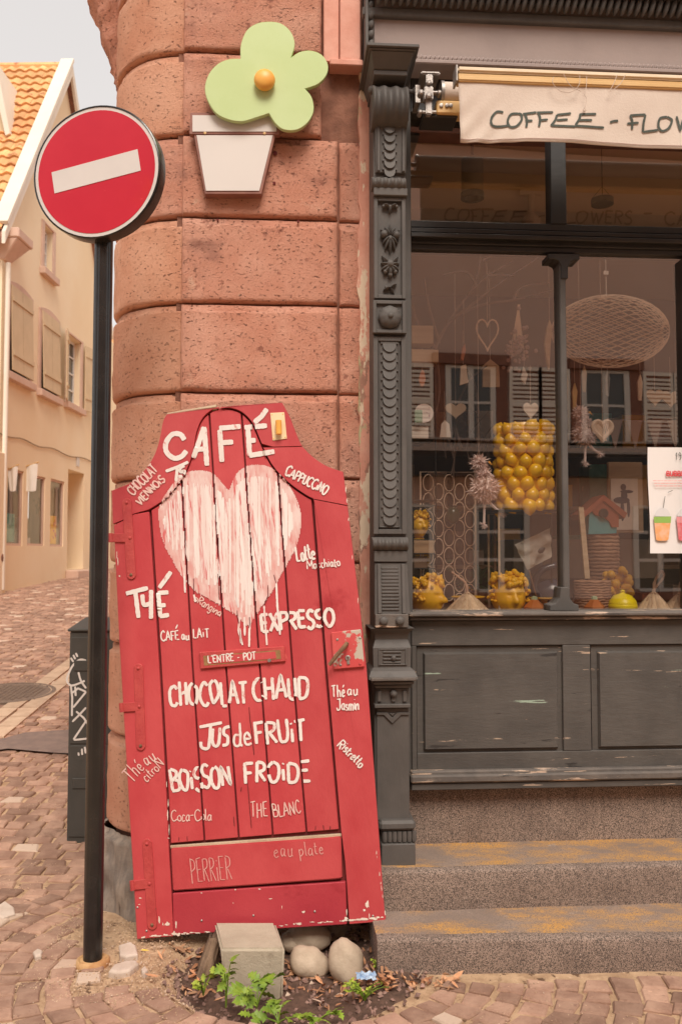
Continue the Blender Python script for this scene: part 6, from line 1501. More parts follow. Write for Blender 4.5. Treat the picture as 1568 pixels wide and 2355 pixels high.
# ------------------------------------------------------------------ shop interior
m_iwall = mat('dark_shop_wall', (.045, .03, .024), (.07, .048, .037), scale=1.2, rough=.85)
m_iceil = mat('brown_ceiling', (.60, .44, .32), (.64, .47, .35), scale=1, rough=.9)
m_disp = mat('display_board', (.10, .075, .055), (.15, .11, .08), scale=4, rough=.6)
room = thing('shop_room', 'dim brown interior of the gift shop behind the display window', 'room', F.M @ Vector((1.5, 1.5, .4)))
ZS = F.L(1250, 1409, .0)[1]
ceil = F.L(1250, 240, .05)[1] + .10
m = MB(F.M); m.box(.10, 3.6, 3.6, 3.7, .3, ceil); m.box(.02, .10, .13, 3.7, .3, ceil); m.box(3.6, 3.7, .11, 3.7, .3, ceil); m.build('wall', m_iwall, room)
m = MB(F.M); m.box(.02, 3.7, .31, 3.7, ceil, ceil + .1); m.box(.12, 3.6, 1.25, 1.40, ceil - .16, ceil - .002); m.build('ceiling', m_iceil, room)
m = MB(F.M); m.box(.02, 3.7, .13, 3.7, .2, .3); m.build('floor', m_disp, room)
m = MB(F.M); m.box(.11, 3.55, .125, .95, ZS - .03, ZS - .001); m.build('display_shelf', m_disp, room)
for v in (412, 432):
    m = MB(F.M); z = F.L(1200, v, 2.0)[1]; m.box(.12, 3.6, 2.0, 2.02, z, z + .012); m.build('ceiling_rail', m_dark, room)
def iv(u, v, n): return F.V(u, v, n)
def item(name, label, cat, u, v, n, group=None): return thing(name, label, cat, F.M @ iv(u, v, n), group)
m_yellow = mat('yellow_glaze', (.78, .40, .010), (.84, .47, .02), scale=6, rough=.38, spec=.5)
m_lemon = mat('lemon_glaze', (.86, .47, .008), (.90, .55, .02), scale=9, rough=.25, spec=.6)
# lemon vase on a slim stand
u0_, nv = 1202, .30
c = iv(u0_, 1075, nv); zt, zb = iv(u0_, 977, nv).z, iv(u0_, 1174, nv).z; rad = (iv(1276, 1075, nv).x - iv(1134, 1075, nv).x) / 2
lv = item('lemon_vase', 'large yellow ceramic vase covered all over in moulded lemons', 'vase', u0_, 1174, nv)
m = MB(F.M); rb = rad - .044
m.lathe([(rb * .9, zb), (rb, zb + .02), (rb, zt - .02), (rb * .92, zt), (rb * .82, zt), (rb * .82, zb + .1), (.01, zb + .1)], c=(c.x, nv, 0), n=32); vb = m.build('vase_body', m_lemon, lv, smooth=50)
rr = random.Random(12); rows = 8; hh = (zt - zb)
lm = None
for i in range(rows):
    z = zb + .022 + (hh - .05) * i / (rows - 1); n_ = 11; of = (i % 2) * .5
    for k in range(n_):
        t = 2 * math.pi * (k + of + rr.uniform(-.16, .16)) / n_
        r_ = rr.uniform(.030, .040); p = Vector((c.x + (rb + .006) * math.cos(t), nv + (rb + .006) * math.sin(t), z + rr.uniform(-.007, .007)))
        if p.y > nv + .05: continue
        Mx = F.M @ Matrix.Translation(p) @ Matrix.Rotation(rr.uniform(-.6, .6), 4, 'Y') @ Matrix.Rotation(t, 4, 'Z')
        m = MB(Mx); m.lathe([(.002, -r_ * 1.25), (r_ * .22, -r_ * 1.12), (r_ * .66, -r_ * .8), (r_ * .95, -r_ * .35), (r_, 0), (r_ * .95, r_ * .35), (r_ * .66, r_ * .8), (r_ * .22, r_ * 1.1), (.002, r_ * 1.25)], n=12); m.build('lemon', m_lemon, lv, smooth=True)
st = item('vase_stand', 'thin dark metal stand carrying the lemon vase', 'stand', u0_, 1405, nv)
m = MB(F.M); m.box(c.x - .17, c.x + .19, nv - .13, nv + .13, zb - .014, zb - .001); m.build('stand_top', m_dark, st, bevel=.002)
for sx in (-.16, .18):
    for sy in (-.11, .11):
        m = MB(F.M); m.tube([(c.x + sx, nv + sy, ZS), (c.x + sx, nv + sy, zb - .012)], .006, 6); m.build('leg', m_dark if sx > 0 else m_rawwood, st)
# flowerpot heads crowned with fruit
def head(u, v, wpx, n, yaw, label, seed, tilt=0):
    t = item('head_planter', label, 'planter', u, v, n, 'yellow head planters'); c = iv(u, v, n); sc_ = wpx / 2000 * 4.4 / 2 * 1.0
    M_ = F.M @ Matrix.Translation(c) @ Matrix.Rotation(yaw, 4, 'Z') @ Matrix.Scale(sc_, 4)
    m = MB(M_); nu, nv_ = 48, 36; vs = []
    def g(x, z, cx, cz, sx, sz): return math.exp(-((x - cx) / sx) ** 2 - ((z - cz) / sz) ** 2)
    for j in range(nv_ + 1):
        ph = math.pi * j / nv_; 
        for i in range(nu):
            th = 2 * math.pi * i / nu; d = Vector((math.sin(ph) * math.sin(th), -math.sin(ph) * math.cos(th), math.cos(ph)))
            x, z = d.x, d.z; fr = max(0, -d.y) ** .5
            px, py, pz_ = d.x * .74, d.y * .86, d.z * 1.08
            k = 0
            if d.z < -.2: px *= 1 - .42 * (-d.z - .2) ; 
            k += .26 * g(x, z, 0, -.10, .10, .16) + .12 * g(x, z, 0, .10, .07, .22) + .09 * g(x, z, 0, -.17, .17, .06)
            k -= .12 * (g(x, z, .30, .13, .16, .09) + g(x, z, -.30, .13, .16, .09)); k += .075 * (g(x, z, .31, .08, .13, .055) + g(x, z, -.31, .08, .13, .055))
            k += .05 * (g(x, z, .30, .27, .2, .05) + g(x, z, -.30, .27, .2, .05))
            k += .10 * g(x, z, 0, -.395, .18, .045) + .09 * g(x, z, 0, -.50, .15, .045) - .06 * g(x, z, 0, -.445, .2, .02) + .10 * g(x, z, 0, -.72, .22, .10) + .04 * (g(x, z, .42, -.22, .2, .2) + g(x, z, -.42, -.22, .2, .2))
            vs.append((px, py - 1.25 * k * fr, pz_ if d.z > -.93 else -1.0))
    m.add(vs, [(j * nu + i, j * nu + (i + 1) % nu, (j + 1) * nu + (i + 1) % nu, (j + 1) * nu + i) for j in range(nv_) for i in range(nu)]); m.build('face', m_yellow, t, smooth='all')
    m = MB(M_); m.lathe([(.45, -1.0), (.42, -1.3), (.5, -1.45)], n=20); m.build('neck', m_yellow, t, smooth=True)
    rr = random.Random(seed)
    m = MB(M_)
    for k in range(46):
        a = rr.uniform(0, 6.28); r_ = rr.uniform(.09, .17); zz_ = rr.uniform(.46, .78); rad_ = .92 * math.sqrt(max(.1, 1 - (zz_ / 1.25) ** 2))
        m.ball((rad_ * math.sin(a) * .92, -rad_ * math.cos(a) * .95, zz_ + .12), r_, 8, 6)
    for k in range(26):          # small grapes at the sides
        sg = -1 if k % 2 else 1; m.ball((sg * rr.uniform(.70, .90), rr.uniform(-.35, .15), rr.uniform(-.15, .55)), rr.uniform(.07, .10), 7, 5)
    m.build('fruit_wreath', m_yellow, t, smooth=True)
    m = MB(M_)
    for k in range(12):
        a = rr.uniform(0, 6.28); b = Vector((math.sin(a) * .6, -math.cos(a) * .6, .85)); petal(m, b, rr.uniform(.3, 2.8), rr.uniform(.25, .4), .13, .12)
    for k in range(14): m.ball((rr.uniform(-.5, .5), rr.uniform(-.6, .3), rr.uniform(.75, 1.15)), rr.uniform(.09, .17), 7, 5)
    m.build('fruit_top', m_yellow, t, smooth=True)
    return t
hz = lambda v: v
head(982, 1374, 92, .21, .75, 'yellow head planter at the left window jamb looking right', 1)
head(1168, 1374, 104, .24, .10, 'yellow woman\'s head planter crowned with fruit, facing the street left of the mullion', 2)
head(962, 1208, 62, .42, .3, 'small yellow head planter on the shelf above the left one', 3)
# dried leaf cones with rope stems
m_husk = mat('dried_husk', (.52, .38, .25), (.64, .49, .34), scale=10, rough=.85, stretch=(9, 9, .4), vary=.28, island=False, spots=[((.30, .19, .12), 40, .58, .05, (1, 1, .15))])
def huskcone(u, v0, v1, wpx, n, label, bend, seed, loop=False):
    t = item('husk_pumpkin', label, 'ornament', u, v1, n, 'dried husk ornaments'); tp_, bt = iv(u, v0, n), iv(u, v1, n); h = tp_.z - bt.z; r0 = wpx / 2000 * 4.3 / 2
    for k in range(16):
        a = 2 * math.pi * k / 16; m = MB(F.M); vs = []
        for j in range(7):
            q_ = j / 6; rr_ = r0 * (.05 + .95 * q_ ** .85) ; w_ = rr_ * .23 * (1 + .1 * math.sin(k * 3))
            for e, l in ((-1, -.010), (0, .022), (1, -.014)):
                R_ = rr_ + l * q_; vs.append((tp_.x + R_ * math.cos(a) - e * w_ * math.sin(a), n + R_ * math.sin(a) + e * w_ * math.cos(a), tp_.z - h * q_))
        m.add(vs, [(j * 3 + i, j * 3 + i + 1, (j + 1) * 3 + i + 1, (j + 1) * 3 + i) for j in range(6) for i in range(2)]); m.build('husk', m_husk, t, smooth='all')
    m = MB(F.M)
    if loop: P = smooth_path([(tp_.x, n, tp_.z - .01), (tp_.x + .01, n, tp_.z + .05), (tp_.x + .045, n, tp_.z + .10), (tp_.x + .055, n, tp_.z + .07), (tp_.x + .015, n, tp_.z + .02), (tp_.x, n, tp_.z - .01)], 5)
    else: P = smooth_path([(tp_.x, n, tp_.z - .01), (tp_.x + bend * .1, n, tp_.z + .04), (tp_.x + bend * .5, n, tp_.z + .07), (tp_.x + bend, n, tp_.z + .10)], 6)
    m.tube(P, [.008 * (1 + .25 * math.sin(i * 2)) * (1 - .4 * i / len(P)) for i in range(len(P))], 7); m.build('rope_stem', mat('rope_stem', (.42, .25, .17), (.55, .36, .26), scale=60, rough=.9) if 'rope_stem' not in bpy.data.materials else bpy.data.materials['rope_stem'], t, smooth='all')
huskcone(1074, 1360, 1407, 92, .19, 'dried husk ornament with a long bent rope stem left of the facing head', -.08, 1)
huskcone(1501, 1358, 1407, 74, .19, 'dried husk ornament with a looped rope stem right of the yellow lidded pot', 0, 2, True)
huskcone(1562, 1362, 1407, 80, .19, 'dried husk ornament cut off by the right edge of the window', .02, 3)
# pedestal dishes, octagonal brown boxes, yellow lidded pot
def dish(u, label, n=.34, v0=1372):
    t = item('cake_stand', label, 'dish', u, 1407, n); tp_ = iv(u, v0, n); z0_ = ZS; h = tp_.z - z0_; r0 = 78 / 2000 * 4.5 / 2
    m = MB(F.M); m.lathe([(r0 * .55, z0_), (r0 * .5, z0_ + .01), (.018, z0_ + h * .5), (.02, z0_ + h * .8), (r0 * .8, tp_.z - .008), (r0, tp_.z), (r0 * .95, tp_.z + .004), (r0 * .3, tp_.z - .002)], c=(tp_.x, n, 0), n=28, wob=lambda t_, h_: .03 * math.cos(t_ * 10)); m.build('dish', m_yellow, t, smooth=50)
dish(1076, 'yellow scalloped cake stand behind the bent-stem husk ornament'); dish(1250, 'yellow scalloped cake stand just left of the mullion foot', .40, 1374)
m_brown = mat('glossy_brown_glaze', (.42, .12, .03), (.50, .18, .05), scale=8, rough=.25)
def octo(u, label, n=.17):
    t = item('faceted_pot', label, 'pot', u, 1407, n); c_ = iv(u, 1407, n); r0 = 52 / 2000 * 4.3 / 2; z0_ = ZS
    m = MB(F.M); m.lathe([(r0 * .95, z0_), (r0, z0_ + .018), (r0 * .35, z0_ + .055), (.012, z0_ + .060)], c=(c_.x, n, 0), n=6); m.build('faceted_body', m_brown, t)
    m = MB(F.M); m.lathe([(.018, z0_ + .052), (.015, z0_ + .07), (.004, z0_ + .074)], c=(c_.x, n, 0), n=8); m.build('pale_top', mat('pale_mint', (.35, .45, .28), rough=.5) if 'pale_mint' not in bpy.data.materials else bpy.data.materials['pale_mint'], t)
octo(1228, 'orange brown faceted pot left of the mullion foot'); octo(1366, 'orange brown faceted pot right of the mullion foot')
t = item('lidded_pot', 'bright lemon yellow lidded pot with a round knob', 'pot', 1431, 1407, .18); c_ = iv(1431, 1407, .18); r0 = 68 / 2000 * 4.3 / 2
m_bry = mat('bright_yellow_glaze', (.86, .70, .01), rough=.25)
m = MB(F.M); m.lathe([(r0 * .85, ZS), (r0, ZS + .012), (r0 * .98, ZS + .03), (r0 * .93, ZS + .034)], c=(c_.x, .18, 0), n=28); m.build('pot_base', m_bry, t, smooth=50)
m = MB(F.M); m.lathe([(r0 * .96, ZS + .035), (r0 * .9, ZS + .05), (r0 * .6, ZS + .075), (.015, ZS + .086), (.010, ZS + .090), (.014, ZS + .098), (.002, ZS + .105)], c=(c_.x, .18, 0), n=28); m.build('pot_lid', m_bry, t, smooth=50)
# navy swan-necked jug
t = item('navy_jug', 'dark navy ceramic jug with two long curved necks beside the mullion', 'jug', 1262, 1407, .45)
m_navy = mat('navy_glaze', (.018, .035, .065), (.03, .055, .095), scale=5, rough=.22, spec=.7)
c_ = iv(1268, 1370, .46); m = MB(F.M); m.ball((c_.x, .46, c_.z + .01), (.105, .08, .085), 24, 16); m.build('body', m_navy, t, smooth=True)
m = MB(F.M); P = smooth_path([tuple(iv(u, v, .44)) for u, v in ((1236, 1385), (1214, 1362), (1212, 1330), (1228, 1308), (1246, 1298))], 6); m.tube(P, .016, 12); m.build('neck', m_navy, t, smooth=True)
m = MB(F.M); P = smooth_path([tuple(iv(u, v, .42)) for u, v in ((1250, 1380), (1228, 1356), (1232, 1328), (1250, 1308), (1278, 1300))], 6); m.tube(P, [.018] * (len(P) - 1) + [.022], 12); m.build('spout', m_navy, t, smooth=True)
# wicker baskets
m_wick = mat('wicker', (.24, .125, .075), (.38, .22, .14), scale=20, rough=.8, vary=.15)
def basket(u0, u1, v0, v1, n, label, rows):
    u = (u0 + u1) / 2; t = item('wicker_basket', label, 'basket', u, v1, n); a, b = iv(u0, v0, n), iv(u1, v0, n); r0 = (b.x - a.x) / 2; cx = (a.x + b.x) / 2; zt_, zb_ = iv(u, v0, n).z, iv(u, v1, n).z
    m = MB(F.M); m.lathe([(r0 * .9, zb_), (r0 * .96, zt_ - .01), (r0 * .9, zt_ - .011), (r0 * .86, zb_ + .02)], c=(cx, n, 0), n=28); m.build('inner', m_rust, t, smooth=50)
    for i in range(rows):
        z = zb_ + (zt_ - zb_) * (i + .5) / rows; m = MB(F.M); P = [(cx + r0 * (.97 + .02 * math.sin(k * 2.4 + i * 3.1)) * math.cos(2 * math.pi * k / 40), n + r0 * (.97 + .02 * math.sin(k * 2.4 + i * 3.1)) * math.sin(2 * math.pi * k / 40), z + .002 * math.sin(k * 1.3 + i)) for k in range(40)]
        m.tube(P, (zt_ - zb_) / rows * .52, 5, closed=True); m.build('woven_strand', m_wick, t, smooth='all')
basket(1322, 1400, 1334, 1406, .34, 'round dark wicker basket right of the mullion on the shelf', 12)
basket(1352, 1418, 1232, 1400, .66, 'tall wicker basket behind the round one, under the birdhouse', 20)
# yellow grape head behind the baskets
t = item('grape_sculpture', 'yellow ceramic grape sculpture right of the baskets', 'ornament', 1418, 1400, .5)
m = MB(F.M); rr = random.Random(8); cc_ = iv(1420, 1352, .5)
for k in range(44): a = rr.uniform(0, 6.28); q_ = rr.uniform(0, 1) ** .5; m.ball((cc_.x + .085 * q_ * math.cos(a), .5 + rr.uniform(-.04, .04), cc_.z + .10 * q_ * math.sin(a)), rr.uniform(.014, .028), 8, 6)
m.build('grapes', m_yellow, t, smooth=True); m = MB(F.M); m.lathe([(.05, ZS), (.04, ZS + .06), (.06, ZS + .1)], c=(cc_.x, .5, 0), n=16); m.build('foot', m_yellow, t)
# birdhouse
t = item('birdhouse', 'red and turquoise wooden birdhouse with a round black hole', 'birdhouse', 1384, 1232, .66)
bp_ = lambda u, v, n=.60: iv(u, v, n)
m = MB(F.M); m.prism([(1352, 1228), (1416, 1226), (1420, 1170), (1384, 1140), (1354, 1172)], lambda p, d: Vector((bp_(*p).x, .60 if d == 0 else .74, bp_(*p).z)), 0, 1); m.build('house_body', mat('turquoise_paint', (.04, .26, .30), (.06, .33, .36), scale=5, rough=.6), t)
m = MB(F.M); m.prism([(1384, 1138), (1438, 1180), (1432, 1192), (1384, 1152), (1336, 1194), (1332, 1182)], lambda p, d: Vector((bp_(*p).x, .58 if d == 0 else .76, bp_(*p).z)), 0, 1)
m.prism([(1386, 1150), (1420, 1176), (1420, 1212), (1404, 1212), (1398, 1198), (1386, 1190), (1366, 1184), (1358, 1174)], lambda p, d: Vector((bp_(*p).x, .590 if d == 0 else .605, bp_(*p).z)), 0, 1); m.build('roof', mat('brick_red_wood', (.30, .07, .035), (.36, .10, .05), scale=6, rough=.7), t)
m = MB(F.M); h_ = bp_(1384, 1180); m.lathe([(.026, .0), (.026, -.014)], c=(h_.x, .59, h_.z), n=20, axis='y'); m.build('entrance_hole', m_dark, t)
# pale wooden slat
t = MB(F.M); t.prism([(1330, 1166), (1341, 1166), (1356, 1330), (1344, 1330)], lambda p, d: Vector((iv(*p, .30).x, .30 if d == 0 else .315, iv(*p, .30).z)), 0, 1)
tag(t.build('wooden_stick', m_rawwood, None, origin=F.M @ iv(1345, 1330, .3)), 'pale flat wooden stick standing in the round wicker basket', 'stick')
# hanging things on threads from the ceiling
def thread(m, u, v0, v1, n, r=.0016, vt=None):
    a, b = iv(u, v0, n), iv(u, v1, n); m.tube([(a.x, n, a.z), (b.x, n, b.z)], r, 4)
def heart_pts(cx, cz, w_, h, n_=28):
    P = []
    for i in range(n_):
        t = 2 * math.pi * i / n_; x = 16 * math.sin(t) ** 3 / 16.5; z = (13 * math.cos(t) - 5 * math.cos(2 * t) - 2 * math.cos(3 * t) - math.cos(4 * t)) / 17; P.append((cx + x * w_ / 2, cz + (z + .12) * h / 2))
    return P
m_whitetin = mat('white_painted_tin', (.62, .52, .45), (.70, .60, .52), scale=12, rough=.5)
m_wire = mat('pale_wire', (.74, .54, .40), (.80, .60, .46), scale=20, rough=.6)
m_th = mat('pale_thread', (.42, .30, .24), rough=.9)
def heart(u, v, wpx, hpx, n, label, kind, vt, mt=None, grp='hanging hearts'):
    t = item('hanging_heart', label, 'heart ornament', u, v, n, grp); c_ = iv(u, v, n); k = 4.4 / 2000 * (1 + (n - .25) * .22); P = heart_pts(c_.x, c_.z, wpx * k, hpx * k)
    if kind == 'solid': m = MB(F.M); m.prism(P, lambda p, d: Vector((p[0], n - .006 if d == 0 else n + .006, p[1])), 0, 1); m.build('heart', mt or m_whitetin, t, bevel=.003)
    else:
        m = MB(F.M); m.tube([(x, n, z) for x, z in P], .0045 if kind == 'wire' else .012, 6, closed=True); m.build('heart_frame', mt or m_wire, t, smooth=True)
        if kind == 'wicker':
            for i in range(-5, 6):
                xs_ = c_.x + i * wpx * k * .08; m = MB(F.M); seg = [z for (x, z) in P if abs(x - xs_) < wpx * k * .09]
                if len(seg) > 1: m.tube([(xs_ - .01, n, max(seg)), (xs_ + .01, n, min(seg))], .004, 5); m.build('cane', mt or m_wire, t)
    m = MB(F.M); top_ = max(z for x, z in P) - hpx * k * .2; m.tube([(c_.x, n, top_), (c_.x, n, iv(u, vt, n).z)], .0016, 4); m.build('cord', m_th, t)
heart(1219, 945, 38, 48, .25, 'plain white tin heart hanging above the lemon vase', 'solid', 840)
heart(1120, 770, 54, 90, .30, 'tall wire heart hanging by the shuttered reflection at the upper left', 'wire', 600)
heart(1384, 990, 48, 56, .40, 'pinkish wicker heart hanging right of the mullion', 'wicker', 600)
heart(1047, 945, 52, 44, .45, 'cream wooden heart hanging above the round-holed screen', 'solid', 620, mat('cream_wood', (.52, .36, .24), rough=.7))
heart(1504, 915, 44, 50, .55, 'large pale wooden heart hanging left of another one at the upper right', 'solid', 820, bpy.data.materials['cream_wood'])
heart(1540, 918, 50, 48, .60, 'large pale wooden heart hanging nearest the upper right window edge', 'solid', 820, bpy.data.materials['cream_wood'])
# fluffy hanging birds
m_fluff = mat('pink_fluff', (.84, .64, .60), (.88, .74, .70), scale=9, rough=.95)
def bird(u, v, hpx, n, label, seed):
    t = item('fluffy_bird', label, 'soft toy', u, v, n, 'fluffy hanging birds'); k = 4.4 / 2000; c_ = iv(u, v, n); s_ = hpx * k; rr = random.Random(seed); m = MB(F.M)
    def fuzz(cx, cz, rx, rz, cnt, ln):
        m.ball((cx, n, cz), (rx * .8, rx * .7, rz * .8), 10, 8)
        for _ in range(cnt):
            d = Vector((rr.gauss(0, 1), rr.gauss(0, 1), rr.gauss(0, 1))).normalized(); p = Vector((cx + d.x * rx * .78, n + d.y * rx * .7, cz + d.z * rz * .72)); q_ = p + d * ln * rr.uniform(.5, 1.3) + Vector((rr.gauss(0, 1), rr.gauss(0, 1), rr.gauss(0, 1) - .4)) * ln * .5; w_ = Vector((rr.gauss(0, 1), rr.gauss(0, 1), rr.gauss(0, 1))).normalized() * .006
            m.add([p - w_, p + w_, q_], [(0, 1, 2)])
    fuzz(c_.x, c_.z - s_ * .10, s_ * .24, s_ * .26, 900, .022); fuzz(c_.x - s_ * .10, c_.z + s_ * .33, s_ * .11, s_ * .13, 420, .018); fuzz(c_.x - s_ * .03, c_.z + s_ * .14, s_ * .14, s_ * .14, 300, .016)
    m.build('fluffy_body', m_fluff, t, fix=False)
    for (dx, dz) in ((-.02, -.72), (.30, -.52)):
        m = MB(F.M); P = [(c_.x + .02 * s_, n, c_.z - s_ * .28), (c_.x + dx * s_ * .6, n, c_.z - s_ * .45), (c_.x + dx * s_, n, c_.z + dz * s_)]; m.tube(P, .007, 7); m.build('leg', m_fluff, t, smooth=True)
        m = MB(F.M); 
        for _ in range(120):
            d = Vector((rr.gauss(0, 1), rr.gauss(0, 1), rr.gauss(-.5, .7))).normalized(); p = Vector(P[2]); q_ = p + d * rr.uniform(.012, .035); w_ = Vector((.003, 0, .001)); m.add([p - w_, p + w_, q_], [(0, 1, 2)])
        m.build('foot_tuft', m_fluff, t, fix=False)
    m = MB(F.M); m.tube([(c_.x + .02, n - .01, c_.z + s_ * .34), (c_.x + .10 * s_, n - .03, c_.z + s_ * .28)], [.006, .002], 6); m.build('beak', m_orange, t)
    m = MB(F.M); m.tube([(c_.x - s_ * .1, n, c_.z + s_ * .4), (c_.x - s_ * .1, n, c_.z + s_ * .4 + .9)], .0016, 4); m.build('cord', m_th, t)
bird(1114, 1108, 138, .24, 'pinkish white fluffy long-legged bird hanging left of the lemon vase', 3)
bird(1345, 985, 118, .45, 'pale fluffy bird hanging right of the mullion beside the wicker heart', 4)
# big wire lampshade
t = item('wire_lampshade', 'large oval lampshade of criss-crossed pale wire hanging at the upper right', 'lampshade', 1405, 760, .5)
c_ = iv(1402, 762, .5); rx, rz = (iv(1532, 762, .5).x - iv(1274, 762, .5).x) / 2, (iv(1402, 682, .5).z - iv(1402, 844, .5).z) / 2
for sg in (-1, 1):
    for k in range(34):
        m = MB(F.M); P = []
        for j in range(17):
            ph = -1.35 + 2.7 * j / 16; th = 2 * math.pi * k / 34 + sg * j * .11; P.append((c_.x + rx * math.sin(ph) / math.sin(1.35), .5 + rz * math.cos(ph) * math.cos(th) * 1.02, c_.z + rz * math.cos(ph) * math.sin(th)))
        m.tube(P, .0022, 3, caps=False); m.build('wire', m_wire, t)
m = MB(F.M); z_ = iv(1392, 582, .5).z; m.tube([(c_.x - .02, .5, c_.z + rz), (c_.x - .02, .5, z_)], .003, 5); m.build('flex', m_whitetin, t); m = MB(F.M); q_ = iv(1392, 627, .49); m.box(q_.x - .014, q_.x + .014, .488, .491, q_.z - .011, q_.z + .011); m.build('price_tag', m_whitetin, t)
# branches across the top left of the window
m_twig = mat('dark_twig', (.10, .065, .05), (.16, .10, .075), scale=20, rough=.85)
t = item('bare_branches', 'bare dark branches spreading across the upper left of the window', 'branches', 1000, 760, .3)
rr = random.Random(31)
def twig(P, r0, name='branch'):
    m = MB(F.M); Q = smooth_path([tuple(iv(u, v, n)) for u, v, n in P], 5); m.tube(Q, [r0 * (1 - .75 * i / len(Q)) for i in range(len(Q))], 6); m.build(name, m_twig, t, smooth=True)
for P in ([(1000, 800, .4), (1030, 742, .38), (1075, 680, .35), (1120, 635, .33), (1180, 600, .3)], [(1030, 742, .38), (1085, 700, .3), (1150, 650, .3), (1240, 590, .35)], [(1075, 680, .35), (1095, 640, .3), (1105, 590, .3)], [(1040, 730, .38), (1110, 700, .36), (1180, 690, .3), (1250, 672, .3), (1285, 668, .3)], [(1000, 800, .4), (960, 740, .35), (950, 700, .3)], [(1095, 655, .3), (1070, 625, .28), (1020, 632, .28)], [(1120, 635, .33), (1150, 632, .3), (1180, 635, .3)], [(1180, 690, .3), (1200, 660, .3), (1260, 650, .3)], [(1010, 790, .4), (985, 700, .35), (975, 640, .3)], [(1110, 600, .3), (1135, 588, .28)], [(1000, 800, .42), (1010, 900, .45), (990, 1000, .45)], [(1060, 1030, .5), (1045, 960, .5), (1075, 880, .45), (1120, 840, .4)], [(1100, 960, .5), (1090, 880, .5), (1060, 830, .45)]):
    twig(P, .009)
for k in range(16):
    u, v = rr.uniform(1020, 1130), rr.uniform(960, 1060); twig([(u, v + 60, .5), (u + rr.uniform(-20, 20), v, .5), (u + rr.uniform(-45, 45), v - 60, .45)], .004, 'twig')
# wall of framed boxes and shelves at the left jamb
m_box = mat('pale_wooden_box', (.42, .27, .16), (.52, .35, .22), scale=5, rough=.7, stretch=(.5, 1, 4))
def bx_(name, label, cat, u0, v0, u1, v1, n, d, mt):
    m = MB(F.M); m.pbox(F, u0, v0, u1, v1, n, n + d); tag(m.build(name, mt, None, bevel=.003, origin=F.M @ iv((u0 + u1) / 2, v1, n)), label, cat)
SHX = F.L(950, 1200, .35)[0]
bx_('wooden_box', 'pale wooden box hanging just above eye level at the left jamb', 'box', 946, 803, 1008, 832, .30, .12, m_box)
bx_('wooden_box', 'small cream box standing on top of the upper wooden box', 'box', 946, 748, 996, 790, .34, .10, m_box)
bx_('wooden_box', 'open-sided pale wooden drawer below the small yellow head', 'box', 946, 1242, 998, 1272, .36, .12, m_box)
bx_('wooden_box', 'darker wooden drawer under the pale one at the left jamb', 'box', 946, 1279, 982, 1306, .40, .12, mat('brown_box', (.24, .15, .10), (.30, .19, .13), scale=5, rough=.7))
bx_('framed_print', 'small framed cream print below the patterned plate at the left jamb', 'frame', 946, 979, 985, 1008, .33, .02, m_whitetin)
bx_('green_calendar', 'small mint green tin sign with boxes at the left jamb', 'tin sign', 953, 942, 971, 972, .29, .01, mat('mint_tin', (.22, .36, .26), (.30, .44, .32), scale=30, rough=.5))
t = MB(F.M); c_ = iv(974, 950, .31); t.lathe([(.048, 0), (.050, -.006), (.030, -.002), (.002, -.002)], c=(c_.x, .31, c_.z), n=28, axis='y'); tag(t.build('patterned_plate', mat('floral_china', (.72, .60, .56), (.76, .66, .62), scale=9, rough=.3, spots=[((.35, .08, .16), 38, .60, .03)]), None, smooth=40, origin=F.M @ c_), 'white china plate with dark red flowers at the left jamb', 'plate')
t = item('wire_shelf', 'black wire shelf rack at the left jamb holding boxes and the small head', 'shelf', 970, 1405, .4)
for (u, n) in ((948, .34), (1000, .34), (948, .5), (1000, .5)):
    m = MB(F.M); a, b = iv(u, 820, n), iv(u, 1405, n); m.tube([(a.x, n, a.z), (a.x, n, ZS)], .004, 5); m.build('upright', m_dark, t)
for v in (833, 905, 1009, 1150, 1162, 1241, 1273, 1307):
    m = MB(F.M); a, b = iv(948, v, .34), iv(1000, v, .34)
    for n in (.34, .38, .42, .46, .5): m.tube([(a.x, n, a.z), (b.x, n, a.z)], .003, 4)
    m.build('wire_deck', m_dark, t)
# round-holed screen of wire rings
t = item('ring_screen', 'tall pale wire screen made of joined ovals at the left of the window', 'screen', 1040, 1390, .55)
for r_ in range(7):
    for c__ in range(5):
        u, v = 984 + c__ * 24, 1110 + r_ * 42 + (c__ % 2) * 21; a = iv(u, v, .55); m = MB(F.M); m.tube([(a.x + .028 * math.cos(x), .55, a.z + .046 * math.sin(x)) for x in [2 * math.pi * k / 16 for k in range(16)]], .003, 5, closed=True); m.build('oval_ring', m_wire, t, smooth='all')
m = MB(F.M); a, b = iv(966, 1085, .56), iv(1094, 1400, .56); m.tube([(a.x, .56, a.z), (b.x, .56, a.z), (b.x, .56, b.z), (a.x, .56, b.z)], .006, 5, closed=True); m.build('screen_frame', m_wire, t)
# green vase
t = MB(F.M); c_ = iv(1041, 1186, .5); t.lathe([(.012, -.045), (.030, -.03), (.040, .0), (.034, .03), (.020, .045), (.024, .055)], c=(c_.x, .5, c_.z), n=18); tag(t.build('small_vase', mat('dark_green_glass', (.02, .04, .015), rough=.1), None, smooth=50, origin=F.M @ c_), 'small dark green vase hanging in a ring of the wire screen', 'vase')
